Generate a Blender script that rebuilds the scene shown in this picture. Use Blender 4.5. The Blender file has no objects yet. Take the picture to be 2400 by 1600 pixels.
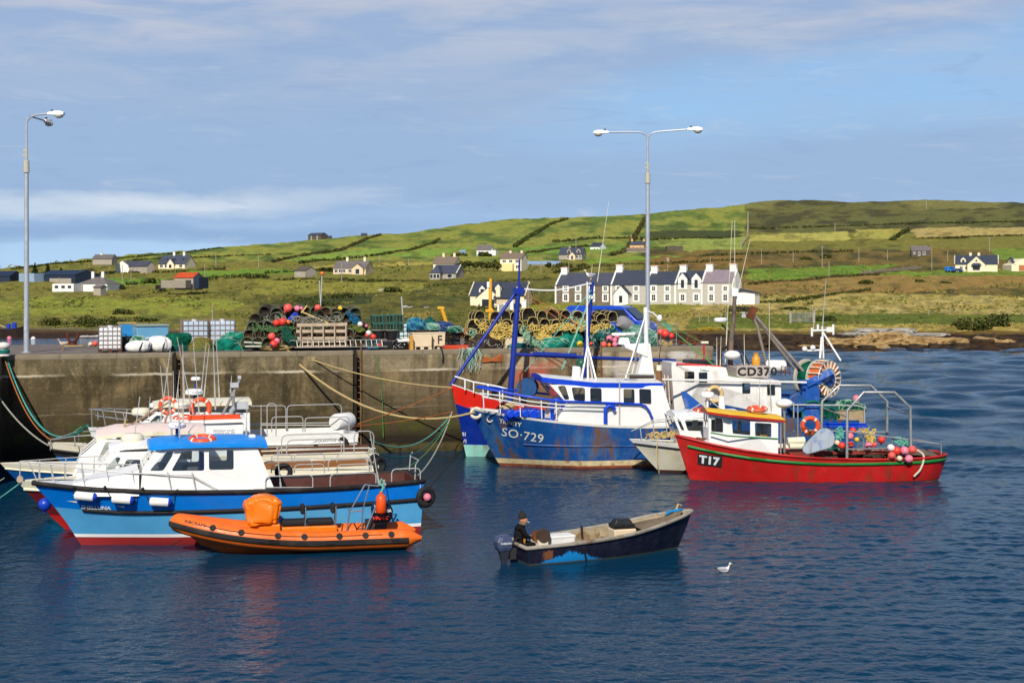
import bpy, bmesh, math, random
import numpy as np
from mathutils import Vector, Matrix, Quaternion
PI=math.pi
random.seed(7)
SC=bpy.context.scene
COL=SC.collection
# ---- measuring: the camera stands 8 m over the water and looks along +Y;pixels of the 2400x1600 photo
FPX, CX, HZ, CAMH=3333.333,1200.0,665.0,8.0
def P(px, py, d):
 return Vector(((px - CX) * d / FPX, d, CAMH - (py - HZ) * d / FPX))
class Fr:
 """A local frame (x forward, y to port, z up) of a boat, quay or house."""
 def __init__(s, x, y, yaw, z=0.0):
  s.loc=Vector((x, y, z));s.yaw=yaw
  s.R=Matrix.Rotation(yaw,3,'Z');s.Ri=s.R.transposed()
  s.o=s.Ri @ (Vector((0,0, CAMH)) - s.loc)
 def w(s, x, y=None, z=None):
  v=Vector(x) if y is None else Vector((x, y, z))
  return s.R @ v + s.loc
 def ray(s, px, py):
  return s.Ri @ Vector(((px - CX) / FPX,1,-(py - HZ) / FPX))
 def px(s, px, py, y=0.0):
  d=s.ray(px, py);t=(y - s.o.y) / d.y
  return s.o + d * t
 def pz(s, px, py, z=0.0):
  d=s.ray(px, py);t=(z - s.o.z) / d.z
  return s.o + d * t
 def xz(s, px, py, y=0.0):
  v=s.px(px, py, y);return (v.x, v.z)
def lin(c):
 c=c / 255.0
 return c / 12.92 if c <= 0.04045 else ((c + 0.055) / 1.055) ** 2.4
def C(r, g, b, k=0.8):
 return (lin(r) * k, lin(g) * k, lin(b) * k,1.0)
# ---- node helper
class NT:
 def __init__(s, tree):
  s.t=tree;s.n=tree.nodes;s.l=tree.links
 def N(s, typ, **kw):
  n=s.n.new(typ)
  for k, v in kw.items(): setattr(n, k, v)
  return n
 def put(s, sock, v):
  if isinstance(v, bpy.types.NodeSocket): s.l.new(v, sock)
  elif v is not None: sock.default_value=v
 def coord(s, kind='Object'):
  return s.N('ShaderNodeTexCoord').outputs[kind]
 def pos(s): return s.N('ShaderNodeNewGeometry').outputs['Position']
 def mapp(s, vec, scale=(1,1,1),loc=(0,0,0),rot=(0,0,0)):
  n=s.N('ShaderNodeMapping');s.put(n.inputs['Vector'],vec)
  n.inputs['Scale'].default_value=scale;n.inputs['Location'].default_value=loc;n.inputs['Rotation'].default_value=rot
  return n.outputs[0]
 def noise(s, vec, scale=1, detail=5, rough=0.55, dist=0.0):
  n=s.N('ShaderNodeTexNoise');s.put(n.inputs['Vector'],vec)
  n.inputs['Scale'].default_value=scale;n.inputs['Detail'].default_value=detail
  n.inputs['Roughness'].default_value=rough;n.inputs['Distortion'].default_value=dist
  return n.outputs['Fac']
 def vor(s, vec, scale=1, feature='F1', out='Distance'):
  n=s.N('ShaderNodeTexVoronoi', feature=feature);s.put(n.inputs['Vector'],vec)
  n.inputs['Scale'].default_value=scale
  return n.outputs[out]
 def math(s, op, a, b=0.0, c=None, clamp=False):
  n=s.N('ShaderNodeMath', operation=op, use_clamp=clamp)
  s.put(n.inputs[0],a);s.put(n.inputs[1],b)
  if c is not None: s.put(n.inputs[2],c)
  return n.outputs[0]
 def ramp(s, fac, a, b, x0=0.0, x1=1.0):
  n=s.N('ShaderNodeMapRange');n.clamp=True
  s.put(n.inputs[0],fac);s.put(n.inputs[1],a);s.put(n.inputs[2],b)
  n.inputs[3].default_value=x0;n.inputs[4].default_value=x1
  return n.outputs[0]
 def mix(s, fac, a, b, mode='MIX'):
  n=s.N('ShaderNodeMix', data_type='RGBA', blend_type=mode)
  s.put(n.inputs[0],fac);s.put(n.inputs[6],a);s.put(n.inputs[7],b)
  return n.outputs[2]
 def sep(s, vec):
  n=s.N('ShaderNodeSeparateXYZ');s.put(n.inputs[0],vec);return n.outputs
 def bump(s, h, strength=0.3, dist=0.02, normal=None):
  n=s.N('ShaderNodeBump');s.put(n.inputs['Height'],h)
  n.inputs['Strength'].default_value=strength;n.inputs['Distance'].default_value=dist
  if normal is not None: s.put(n.inputs['Normal'],normal)
  return n.outputs[0]
MATS={}
def newmat(name):
 m=bpy.data.materials.new(name);m.use_nodes=True
 t=NT(m.node_tree)
 b=m.node_tree.nodes['Principled BSDF']
 MATS[name]=m
 return m, t, b
def M(name, rgb=(200,200,200),rough=0.5, spec=0.4, var=0.12, scale=2.5, metal=0.0, bump=0.0, bscale=20, dirt=0.0,
   dirtc=(70,58,42),streak=0.0, streakc=(96,60,34),k=0.8, coat=0.0, dscale=1.3):
 """Painted or plain surface with uneven tone, optional grime blotches and runs of rust."""
 if name in MATS: return MATS[name]
 m, t, b=newmat(name)
 co=t.coord()
 base=C(*rgb, k=k)
 lo=tuple(c * (1 - var) for c in base[:3]) + (1,);hi=tuple(min(1, c * (1 + var)) for c in base[:3]) + (1,)
 n1=t.noise(co, scale,6,0.6)
 col=t.mix(t.ramp(n1,0.3,0.7),lo, hi)
 if dirt > 0:
  nd=t.noise(co, dscale,8,0.68,0.4)
  col=t.mix(t.math('MULTIPLY', t.ramp(nd,0.52,0.66),min(1, dirt)),col, C(*dirtc))
 if streak > 0:
  ns=t.noise(t.mapp(co,(3.2,3.2,0.35)),1.0,5,0.65)
  n2=t.noise(co,0.55,3,0.5)
  f=t.math('MULTIPLY', t.ramp(ns,0.5,0.68),t.ramp(n2,0.42,0.62))
  col=t.mix(t.math('MULTIPLY', f, streak, clamp=True),col, C(*streakc))
 t.put(b.inputs['Base Color'],col)
 b.inputs['Metallic'].default_value=metal
 rr=t.ramp(t.noise(co, scale * 2,4),0.3,0.7, max(0.05, rough - 0.1),min(1, rough + 0.1))
 t.put(b.inputs['Roughness'],rr)
 b.inputs['Specular IOR Level'].default_value=spec
 if coat: b.inputs['Coat Weight'].default_value=coat
 if bump > 0:
  t.put(b.inputs['Normal'],t.bump(t.noise(co, bscale,5,0.6),bump,0.03))
 return m
def glass(name='window_glass', tint=(0.82,0.87,0.88),dark=0.0):
 if name in MATS: return MATS[name]
 m, t, b=newmat(name)
 out=m.node_tree.nodes['Material Output']
 tr=t.N('ShaderNodeBsdfTransparent');tr.inputs[0].default_value=tint + (1,)
 gl=t.N('ShaderNodeBsdfGlossy');gl.inputs['Roughness'].default_value=0.03
 fr=t.N('ShaderNodeFresnel');fr.inputs[0].default_value=1.5
 mx=t.N('ShaderNodeMixShader')
 t.put(mx.inputs[0],t.math('ADD', fr.outputs[0],0.03));t.l.new(tr.outputs[0],mx.inputs[1]);t.l.new(gl.outputs[0],mx.inputs[2])
 t.l.new(mx.outputs[0],out.inputs[0])
 return m
# ---- mesh builder
def yprofile(v, f): return f
class MB:
 def __init__(s): s.v=[];s.f=[];s.m=[]
 def add(s, verts, faces, mi=0):
  o=len(s.v);s.v.extend([tuple(x) for x in verts])
  for f in faces: s.f.append(tuple(i + o for i in f));s.m.append(mi)
  return s
 def box(s, c, size, mi=0, rz=0.0, rot=None, top=1.0, topx=None):
  hx, hy, hz=size[0] / 2, size[1] / 2, size[2] / 2
  tx=top if topx is None else topx
  vs=[(-hx,-hy,-hz),(hx,-hy,-hz),(hx, hy,-hz),(-hx, hy,-hz),
     (-hx * tx,-hy * top, hz),(hx * tx,-hy * top, hz),(hx * tx, hy * top, hz),(-hx * tx, hy * top, hz)]
  R=rot if rot is not None else Matrix.Rotation(rz,3,'Z')
  c=Vector(c)
  vs=[R @ Vector(v) + c for v in vs]
  return s.add(vs,[(3,2,1,0),(4,5,6,7),(0,1,5,4),(1,2,6,5),(2,3,7,6),(3,0,4,7)],mi)
 def tube(s, pts, r, mi=0, n=6, closed=False, r2=None):
  pts=[Vector(p) for p in pts];N=len(pts)
  if N < 2: return s
  up=None;rings=[]
  for i, p in enumerate(pts):
   if closed: d=pts[(i + 1) % N] - pts[i - 1]
   else: d=pts[min(i + 1, N - 1)] - pts[max(i - 1,0)]
   if d.length < 1e-9: d=Vector((0,0,1))
   d.normalize()
   if up is None:
    up=Vector((0,0,1)) if abs(d.z) < 0.9 else Vector((1,0,0))
   a=up - d * up.dot(d)
   if a.length < 1e-6: a=Vector((1,0,0)) - d * d.x
   a.normalize();up=a;b=d.cross(a)
   rr=r if r2 is None else r + (r2 - r) * i / (N - 1)
   rings.append([p + (a * math.cos(2 * PI * k / n) + b * math.sin(2 * PI * k / n)) * rr for k in range(n)])
  vs=[v for R in rings for v in R];fs=[]
  M_=N if closed else N - 1
  for i in range(M_):
   j=(i + 1) % N
   for k in range(n):
    q=(k + 1) % n
    fs.append((i * n + k, i * n + q, j * n + q, j * n + k))
  if not closed:
   fs.append(tuple(reversed(range(n))));fs.append(tuple((N - 1) * n + k for k in range(n)))
  return s.add(vs, fs, mi)
 def cyl(s, a, b, r, r2=None, n=12, mi=0):
  return s.tube([a, b],r, mi, n, r2=r if r2 is None else r2)
 def lathe(s, prof, c=(0,0,0),axis=(0,0,1),n=16, mi=0, mis=None):
  """prof: (r, h) pairs turned about axis through c."""
  ax=Vector(axis).normalized();a=ax.orthogonal().normalized();b=ax.cross(a);c=Vector(c)
  vs=[]
  for r, h in prof:
   for k in range(n):
    t=2 * PI * k / n
    vs.append(c + ax * h + (a * math.cos(t) + b * math.sin(t)) * max(r,1e-4))
  o=len(s.v);s.v.extend([tuple(x) for x in vs])
  for i in range(len(prof) - 1):
   for k in range(n):
    q=(k + 1) % n
    s.f.append((o + i * n + k, o + i * n + q, o + (i + 1) * n + q, o + (i + 1) * n + k));s.m.append(mis[i] if mis else mi)
  for i, rev in ((0, True),(len(prof) - 1, False)):
   if prof[i][0] > 1e-3:
    ids=[o + i * n + k for k in range(n)]
    s.f.append(tuple(reversed(ids)) if rev else tuple(ids));s.m.append(mis[min(i, len(prof) - 2)] if mis else mi)
  return s
 def sphere(s, c, r, mi=0, n=14, m=9, sc=(1,1,1)):
  c=Vector(c);vs=[];fs=[]
  for i in range(m + 1):
   th=PI * i / m
   for k in range(n):
    ph=2 * PI * k / n
    vs.append(c + Vector((math.sin(th) * math.cos(ph) * r * sc[0],math.sin(th) * math.sin(ph) * r * sc[1],math.cos(th) * r * sc[2])))
  for i in range(m):
   for k in range(n):
    q=(k + 1) % n
    if i == 0: fs.append((k,(i + 1) * n + k,(i + 1) * n + q))
    elif i == m - 1: fs.append((i * n + k,(i + 1) * n + k, i * n + q))
    else: fs.append((i * n + k,(i + 1) * n + k,(i + 1) * n + q, i * n + q))
  return s.add(vs, fs, mi)
 def torus(s, c, R, r, axis=(0,0,1),n=28, m=8, mi=0, bands=None, flat=1.0):
  ax=Vector(axis).normalized();a=ax.orthogonal().normalized();b=ax.cross(a);c=Vector(c)
  o=len(s.v)
  for i in range(n):
   t=2 * PI * i / n;d=a * math.cos(t) + b * math.sin(t)
   for k in range(m):
    u=2 * PI * k / m
    s.v.append(tuple(c + d * (R + r * math.cos(u)) + ax * r * flat * math.sin(u)))
  for i in range(n):
   j=(i + 1) % n
   mm=mi if bands is None else bands(i / n)
   for k in range(m):
    q=(k + 1) % m
    s.f.append((o + i * m + k, o + j * m + k, o + j * m + q, o + i * m + q));s.m.append(mm)
  return s
 def prism(s, poly, f0, f1, mi=0):
  """poly of (a,b);f0/f1 map (a,b) to 3D for the two end faces."""
  n=len(poly)
  vs=[f0(a, b) for a, b in poly] + [f1(a, b) for a, b in poly]
  fs=[tuple(reversed(range(n))),tuple(range(n,2 * n))]
  fs += [(i,(i + 1) % n, n + (i + 1) % n, n + i) for i in range(n)]
  return s.add(vs, fs, mi)
 def build(s, name, mats, parent=None, smooth=None, bevel=0.0, fixn=True, seg=2):
  me=bpy.data.meshes.new(name)
  me.from_pydata(s.v,[],s.f)
  if not isinstance(mats,(list, tuple)): mats=[mats]
  for m in mats: me.materials.append(m)
  if len(mats) > 1: me.polygons.foreach_set('material_index', s.m)
  if fixn:
   bm=bmesh.new();bm.from_mesh(me);bmesh.ops.recalc_face_normals(bm, faces=bm.faces[:]);bm.to_mesh(me);bm.free()
  if smooth is not None:
   me.polygons.foreach_set('use_smooth',[True] * len(me.polygons))
   me.set_sharp_from_angle(angle=math.radians(smooth))
  me.update()
  o=bpy.data.objects.new(name, me);COL.objects.link(o)
  if parent is not None: o.parent=parent
  if bevel > 0:
   b=o.modifiers.new('bevel','BEVEL');b.width=bevel;b.segments=seg;b.limit_method='ANGLE';b.angle_limit=0.7
  return o
def tag(o, label, cat, group=None, kind=None):
 o['label']=label;o['category']=cat
 if group: o['group']=group
 if kind: o['kind']=kind
 return o
def thing(name, label, cat, loc=(0,0,0),rz=0.0, group=None):
 o=bpy.data.objects.new(name, None);COL.objects.link(o)
 o.empty_display_size=0.3
 o.location=loc;o.rotation_euler=(0,0, rz)
 return tag(o, label, cat, group)
def boatthing(name, label, fr, cat='boat', group=None):
 return thing(name, label, cat, fr.loc, fr.yaw, group)
def put(o, loc, rot=(0,0,0),sc=None):
 o.location=loc;o.rotation_euler=rot
 if sc is not None: o.scale=sc if hasattr(sc,'__len__') else (sc, sc, sc)
 return o
def dup(root, loc, rot=(0,0,0),label=None, group=None, sc=None, cat=None):
 r=root.copy();COL.objects.link(r);put(r, loc, rot, sc)
 if label: r['label']=label
 if group: r['group']=group
 if cat: r['category']=cat
 for ch in list(root.children):
  c=ch.copy();COL.objects.link(c);c.parent=r
  for g in list(ch.children):
   d=g.copy();COL.objects.link(d);d.parent=c
 return r
def crv(pts):
 xs=[p[0] for p in pts];ys=[p[1] for p in pts];n=len(xs)
 ms=[]
 for i in range(n):
  if i == 0: mm=(ys[1] - ys[0]) / (xs[1] - xs[0])
  elif i == n - 1: mm=(ys[-1] - ys[-2]) / (xs[-1] - xs[-2])
  else:
   a=(ys[i] - ys[i - 1]) / (xs[i] - xs[i - 1]);b=(ys[i + 1] - ys[i]) / (xs[i + 1] - xs[i])
   mm=0 if a * b <= 0 else 2 * a * b / (a + b)
  ms.append(mm)
 def f(x):
  if x <= xs[0]: return ys[0] + ms[0] * (x - xs[0])
  if x >= xs[-1]: return ys[-1] + ms[-1] * (x - xs[-1])
  for i in range(n - 1):
   if x <= xs[i + 1]:
    h=xs[i + 1] - xs[i];t=(x - xs[i]) / h
    return ((2 * t ** 3 - 3 * t ** 2 + 1) * ys[i] + (t ** 3 - 2 * t ** 2 + t) * h * ms[i]
      + (-2 * t ** 3 + 3 * t ** 2) * ys[i + 1] + (t ** 3 - t ** 2) * h * ms[i + 1])
 return f
def sag(a, b, drop, n=12):
 a=Vector(a);b=Vector(b);out=[]
 for i in range(n + 1):
  t=i / n;p=a.lerp(b, t);p.z -= drop * 4 * t * (1 - t);out.append(p)
 return out
def spline(pts, n=8):
 pts=[Vector(p) for p in pts];out=[]
 Q=[pts[0] * 2 - pts[1]] + pts + [pts[-1] * 2 - pts[-2]]
 for i in range(1, len(Q) - 2):
  p0, p1, p2, p3=Q[i - 1],Q[i],Q[i + 1],Q[i + 2]
  for k in range(n):
   t=k / n
   out.append(0.5 * ((2 * p1) + (p2 - p0) * t + (2 * p0 - 5 * p1 + 4 * p2 - p3) * t * t + (3 * p1 - p0 - 3 * p2 + p3) * t ** 3))
 out.append(pts[-1]);return out
def rrect(x0, z0, x1, z1, r, n=3):
 return rpoly([(x0, z0),(x1, z0),(x1, z1),(x0, z1)],r, n)
def rpoly(pts, r, n=3):
 out=[];N=len(pts)
 for i in range(N):
  p=Vector((*pts[i],0));a=Vector((*pts[i - 1],0));b=Vector((*pts[(i + 1) % N],0))
  da=(a - p);db=(b - p);ra=min(r, da.length * 0.45);rb=min(r, db.length * 0.45)
  A=p + da.normalized() * ra;B=p + db.normalized() * rb
  for k in range(n + 1):
   t=k / n
   q=A * (1 - t) ** 2 + p * 2 * t * (1 - t) + B * t * t
   out.append((q.x, q.y))
 return out
def fill_holes(outer, holes):
 """Triangulated 2D polygon with holes -> (verts2d, tris)."""
 bm=bmesh.new();es=[]
 for loop in [outer] + list(holes):
  vs=[bm.verts.new((a, b,0)) for a, b in loop]
  for i in range(len(vs)): es.append(bm.edges.new((vs[i],vs[(i + 1) % len(vs)])))
 bmesh.ops.triangle_fill(bm, use_beauty=True, use_dissolve=False, edges=es)
 bm.verts.index_update()
 v=[(q.co.x, q.co.y) for q in bm.verts];f=[tuple(q.index for q in fc.verts) for fc in bm.faces]
 bm.free();return v, f
def text_mesh(s, size=1.0, bold=0.0, sx=1.0, space=1.0):
 cu=bpy.data.curves.new('t','FONT');cu.body=s;cu.size=size;cu.offset=bold;cu.resolution_u=3;cu.space_character=space
 o=bpy.data.objects.new('t', cu);COL.objects.link(o)
 dg=bpy.context.evaluated_depsgraph_get();dg.update()
 me=bpy.data.meshes.new_from_object(o.evaluated_get(dg))
 v=[(q.co.x * sx, q.co.y) for q in me.vertices];f=[tuple(p.vertices) for p in me.polygons]
 bpy.data.objects.remove(o);bpy.data.curves.remove(cu);bpy.data.meshes.remove(me)
 return v, f
def lettering(name, s, size, fn, mat, parent, bold=0.0, sx=1.0, space=1.0):
 """Painted letters laid on a surface: fn(s,t) -> local 3D point."""
 v, f=text_mesh(s, size, bold, sx, space)
 mb=MB();mb.add([fn(a, b) for a, b in v],f)
 o=mb.build(name, mat, parent, fixn=False);return o
# ---- numpy noise
def vnoise(x, y, seed=0):
 rs=np.random.RandomState(seed);T=rs.rand(256,256)
 xi=np.floor(x).astype(int);yi=np.floor(y).astype(int);fx=x - xi;fy=y - yi
 fx=fx * fx * (3 - 2 * fx);fy=fy * fy * (3 - 2 * fy)
 g=lambda a, b: T[a % 256, b % 256]
 return (g(xi, yi) * (1 - fx) + g(xi + 1, yi) * fx) * (1 - fy) + (g(xi, yi + 1) * (1 - fx) + g(xi + 1, yi + 1) * fx) * fy
def fbm(x, y, seed=0, oct=4, gain=0.5):
 x=np.asarray(x, float);y=np.asarray(y, float);s=0;a=1;t=0
 for o in range(oct):
  s=s + a * vnoise(x * 2 ** o + 17 * o, y * 2 ** o + 31 * o, seed + o);t += a;a *= gain
 return s / t
# ---- shared materials
def PM(): pass
WHITE=M('white_paint',(248,247,242),0.35,0.4,0.05,1.5, dirt=0.12, dirtc=(214,204,184),dscale=2.2)
WHITE_DIRTY=M('weathered_white_paint',(246,243,236),0.5,0.35,0.06,2, dirt=0.3, dirtc=(176,160,130),streak=0.5, streakc=(150,100,60))
CREAMW=M('cream_gelcoat',(240,232,205),0.4,0.4,0.06,1.6, dirt=0.35, dirtc=(180,165,125))
BLACKR=M('black_rubber',(32,30,30),0.7,0.3,0.25,6, dirt=0.4, dirtc=(80,70,60))
STEEL=M('galvanised_steel',(178,180,178),0.42,0.5,0.12,6, metal=0.55, dirt=0.25, dirtc=(120,105,90))
STEELP=M('pale_tube_steel',(205,203,196),0.4,0.5,0.1,6, metal=0.25)
RUST=M('rusty_iron',(112,66,40),0.85,0.2,0.35,5, bump=0.3)
DARKMETAL=M('dark_metal',(52,50,50),0.6,0.4,0.2,5, metal=0.2)
BROWNWOOD=M('varnished_brown_wood',(92,58,42),0.45,0.4,0.22,4)
TANWOOD=M('weathered_plank_wood',(198,176,150),0.8,0.2,0.2,4, bump=0.3)
DKWOOD=M('old_dark_wood',(80,58,40),0.8,0.2,0.25,5)
ORANGE=M('lifebuoy_orange',(240,84,36),0.45,0.4,0.08,3, dirt=0.2, dirtc=(150,70,45))
GREYD=M('grey_deck_paint',(120,122,120),0.7,0.3,0.15,3, dirt=0.4, dirtc=(80,74,66))
TANROPE=M('tan_rope',(196,172,118),0.9,0.1,0.2,20)
YELROPE=M('yellow_rope',(222,192,104),0.9,0.1,0.22,12)
TEALROPE=M('teal_rope',(110,190,170),0.9,0.1,0.2,12)
DKTEALROPE=M('dark_teal_rope',(40,120,112),0.9,0.1,0.2,12)
ORROPE=M('orange_rope',(190,112,62),0.9,0.1,0.2,12)
GREYROPE=M('grey_rope',(168,166,150),0.9,0.1,0.2,12)
GREENROPE=M('green_rope',(92,140,84),0.9,0.1,0.25,10)
GLASS=glass()
DARKGLASS=M('dark_window_glass',(30,34,38),0.08,0.6,0.15,2)
# ================= camera, sun, sky =================
cam=bpy.data.cameras.new('camera');camo=bpy.data.objects.new('camera', cam);COL.objects.link(camo)
camo.location=(0,0, CAMH);camo.rotation_euler=(PI / 2,0,0)
cam.sensor_width=36.0;cam.lens=50.0;cam.shift_y=-(800 - HZ) / 2400.0
cam.clip_start=0.5;cam.clip_end=8000
SC.camera=camo
SUNV=Vector((-0.143 * 0.777,-0.99 * 0.777,0.629)).normalized()
sl=bpy.data.lights.new('sun','SUN');sl.energy=4.8;sl.angle=math.radians(0.55);sl.color=(1.0,0.935,0.83)
so=bpy.data.objects.new('sun', sl);COL.objects.link(so);so.rotation_euler=SUNV.to_track_quat('Z','Y').to_euler();so.location=(-20,-40,60)
W=bpy.data.worlds.new('World');SC.world=W;W.use_nodes=True
t=NT(W.node_tree);bg=W.node_tree.nodes['Background']
sky=t.N('ShaderNodeTexSky', sky_type='NISHITA');sky.sun_disc=False
sky.sun_elevation=math.asin(SUNV.z);sky.sun_rotation=math.atan2(SUNV.x, SUNV.y) % (2 * PI)
sky.air_density=1.0;sky.dust_density=0.6;sky.ozone_density=1.5
d=t.coord('Generated');X, Y, Z=t.sep(d)
az=t.math('ARCTAN2', X, Y)
el=t.math('ARCTANGENT', t.math('DIVIDE', Z, t.math('SQRT', t.math('ADD', t.math('MULTIPLY', X, X),t.math('MULTIPLY', Y, Y)))))
cmb=t.N('ShaderNodeCombineXYZ');t.put(cmb.inputs[0],az);t.put(cmb.inputs[1],el)
ae=cmb.outputs[0]
wob=t.math('MULTIPLY', t.math('SUBTRACT', t.noise(t.mapp(ae,(5,14,1)),1.0,5,0.55),0.5),0.05)
elw=t.math('ADD', el, wob)
n_big=t.noise(t.mapp(ae,(3.2,13,1),(3.1,0.4,0),(0,0,0.06)),1.0,5,0.52,0.3)
n_mid=t.noise(t.mapp(ae,(9,48,1),(1.3,0.2,0),(0,0,0.1)),1.0,6,0.55,0.4)
K=10.0
def SKC(r, g, b): return (lin(r) * K, lin(g) * K, lin(b) * K,1)
blue=t.mix(0.62, sky.outputs[0],SKC(128,180,234))
low=t.mix(t.ramp(el,0.0,0.075),SKC(180,211,238),SKC(150,184,224))
clear=t.mix(t.ramp(el,0.05,0.12),low, blue)
cl_a=t.mix(t.ramp(n_mid,0.40,0.64),SKC(150,173,207),SKC(184,191,208))
cl=t.mix(t.ramp(elw,0.10,0.20),SKC(150,177,211),cl_a)
# where the cloud sheet opens: a broad gap to the right and noise elsewhere
dx=t.math('DIVIDE', t.math('SUBTRACT', az,0.27),0.27)
dy=t.math('DIVIDE', t.math('SUBTRACT', t.math('SUBTRACT', elw, t.math('MULTIPLY', az,0.10)),0.108),0.036)
gap=t.math('SUBTRACT',1.0, t.math('ADD', t.math('MULTIPLY', dx, dx),t.math('MULTIPLY', dy, dy)))
cov=t.math('SUBTRACT', t.ramp(n_big,0.15,0.30),t.math('MULTIPLY', t.ramp(gap,-0.4,0.8),t.ramp(n_mid,0.7,0.35,0.45,0.95)),clamp=True)
cov=t.math('MULTIPLY', cov, t.ramp(elw,0.028,0.06))
skc=t.mix(cov, clear, cl)
# bright streak low on the left
s_e=t.math('DIVIDE', t.math('SUBTRACT', elw, t.math('ADD',0.056, t.math('MULTIPLY', t.math('ADD', az,0.3),0.03))),0.0095)
st=t.math('MULTIPLY', t.math('SUBTRACT',1.0, t.math('MULTIPLY', s_e, s_e),clamp=True),t.ramp(az,-0.07,-0.2))
st=t.math('MULTIPLY', st, t.ramp(n_mid,0.25,0.6,0.35,1.0))
skc=t.mix(t.math('MULTIPLY', st,0.8),skc, SKC(214,224,234))
# overhead, out of view, the sky is darkened to dim water reflections and fill
skc=t.mix(t.ramp(el,0.19,0.5),skc, t.mix(0.55, sky.outputs[0],SKC(54,92,156)))
# thin darker bar under the streak, and fine wisps
bar=t.math('DIVIDE', t.math('SUBTRACT', elw,0.038),0.008)
barf=t.math('MULTIPLY', t.math('SUBTRACT',1.0, t.math('MULTIPLY', bar, bar),clamp=True),t.ramp(az,0.05,-0.12))
skc=t.mix(t.math('MULTIPLY', barf,0.7),skc, SKC(136,165,205))
wsp=t.noise(t.mapp(ae,(16,95,1),(5.3,2.2,0),(0,0,0.12)),1.0,8,0.62,0.8)
skc=t.mix(t.math('MULTIPLY', t.ramp(wsp,0.56,0.74),t.ramp(el,0.05,0.09,0.5,0.28)),skc, SKC(198,208,220))
skc=t.mix(t.math('MULTIPLY', t.ramp(wsp,0.44,0.28),0.35),skc, SKC(136,162,200))
t.put(bg.inputs['Color'],skc);bg.inputs['Strength'].default_value=0.1
SC.view_settings.view_transform='Standard';SC.view_settings.look='None';SC.view_settings.gamma=1.0
SC.view_settings.exposure=0.12
SC.cycles.max_bounces=6;SC.cycles.transparent_max_bounces=12;SC.cycles.glossy_bounces=3;SC.cycles.diffuse_bounces=2
SC.cycles.caustics_reflective=False;SC.cycles.caustics_refractive=False

# ================= water =================
m, t, b=newmat('sea_water')
pos=t.pos();X, Y, Z=t.sep(pos)
b.inputs['Base Color'].default_value=(0.001,0.028,0.062,1)
b.inputs['IOR'].default_value=1.33;b.inputs['Specular IOR Level'].default_value=0.16
w3=t.noise(t.mapp(pos,(5.0,6.5,1),(1,7,0),(0,0,0.1)),1.0,3,0.55,0.5)
w2=t.noise(t.mapp(pos,(1.6,2.6,1),(4,1,0),(0,0,-0.18)),1.0,3,0.55,0.5)
ruf=t.ramp(t.noise(t.mapp(pos,(0.05,0.11,1),(2,5,0)),1.0,3,0.5),0.35,0.65,0.5,1.1)
far=t.ramp(Y,55.0,120.0)
h=t.math('MULTIPLY', t.math('ADD', t.math('MULTIPLY', w3,0.03),t.math('MULTIPLY', w2, t.math('MULTIPLY', far,0.07))),ruf)
t.put(b.inputs['Normal'],t.bump(h,1.0,1.0))
b.inputs['Roughness'].default_value=0.05
WATER=m
NRw=900
pxw=np.concatenate([np.linspace(-1100,-140,70),np.linspace(-132,2532,610),np.linspace(2540,3500,70)]);NCw=len(pxw);pyw=np.linspace(1800,786, NRw)
dw=CAMH * FPX / (pyw - HZ)
YW=np.repeat(dw[:, None],NCw,1);XW=(pxw[None, :] - CX) * YW / FPX
dyr=np.abs(np.gradient(dw))[:, None]
rsw=np.random.RandomState(12);ZW=np.zeros(YW.shape);nw=46
open_=np.clip((XW + .25 * YW - 10) / 16,0,1)
calm=np.clip((fbm(XW / 11 + 3, YW / 7,91,3) - .38) / .22,0,1)
ampw=.24 + .5 * calm + 1.1 * open_
for i in range(nw):
 lam=.20 * (1.5 / .20) ** rsw.rand();th=math.radians(-70 + rsw.normal() * 34);k=2 * PI / lam
 fade=np.clip((lam / (2.6 * np.maximum(dyr,.02)) - .8) / .8,0,1)
 sl=.105 * math.sqrt(2 / nw) * (1.0 if lam < 1.0 else .75)
 g=.6 + .8 * (fbm(XW / 6 + i, YW / 4 + 2 * i,200 + i % 5,1))
 ph=k * (XW * math.cos(th) + YW * math.sin(th)) + rsw.rand() * 6.28
 ZW += fade * g * sl * lam / (2 * PI) * np.sin(ph)
for i in range(18):
 lam=2.6 * (9 / 2.6) ** rsw.rand();th=math.radians(-75 + rsw.normal() * 24);k=2 * PI / lam
 fade=np.clip((lam / (2.6 * np.maximum(dyr,.02)) - .7) / .6,0,1) * np.clip(open_ * 1.1 - .1,0,1) * np.clip((YW - 45) / 40,0.15,1)
 ZW += fade * .05 * lam / (2 * PI) * np.sin(k * (XW * math.cos(th) + YW * math.sin(th)) + rsw.rand() * 6.28) * .6
ZW *= ampw * np.clip((pxw[None, :] + 1100) / 120,0,1) * np.clip((3500 - pxw[None, :]) / 120,0,1) * np.clip((YW - YW.min()) / 3,0,1) * np.clip((YW.max() - YW) / 6,0,1)
V_=np.stack([XW, YW, ZW],-1).reshape(-1,3);idw=np.arange(NCw * NRw).reshape(NRw, NCw)
qw=np.stack([idw[:-1, :-1],idw[:-1,1:],idw[1:,1:],idw[1:, :-1]],-1).reshape(-1,4)
ext=np.array([(-1500,-60,0),(1500,-60,0),(1500,900,0),(-1500,900,0)]);V_=np.concatenate([V_, ext]);nv=len(V_);g0, g1, g2, g3=idw[0,0],idw[0,-1],idw[-1,-1],idw[-1,0]
qw=np.concatenate([qw,[[nv - 4, nv - 3, g1, g0],[nv - 3, nv - 2, g2, g1],[nv - 2, nv - 1, g3, g2],[nv - 1, nv - 4, g0, g3]]])
me=bpy.data.meshes.new('water');me.vertices.add(nv);me.vertices.foreach_set('co', V_.reshape(-1))
me.loops.add(qw.size);me.loops.foreach_set('vertex_index', qw.reshape(-1).astype(np.int32))
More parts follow.
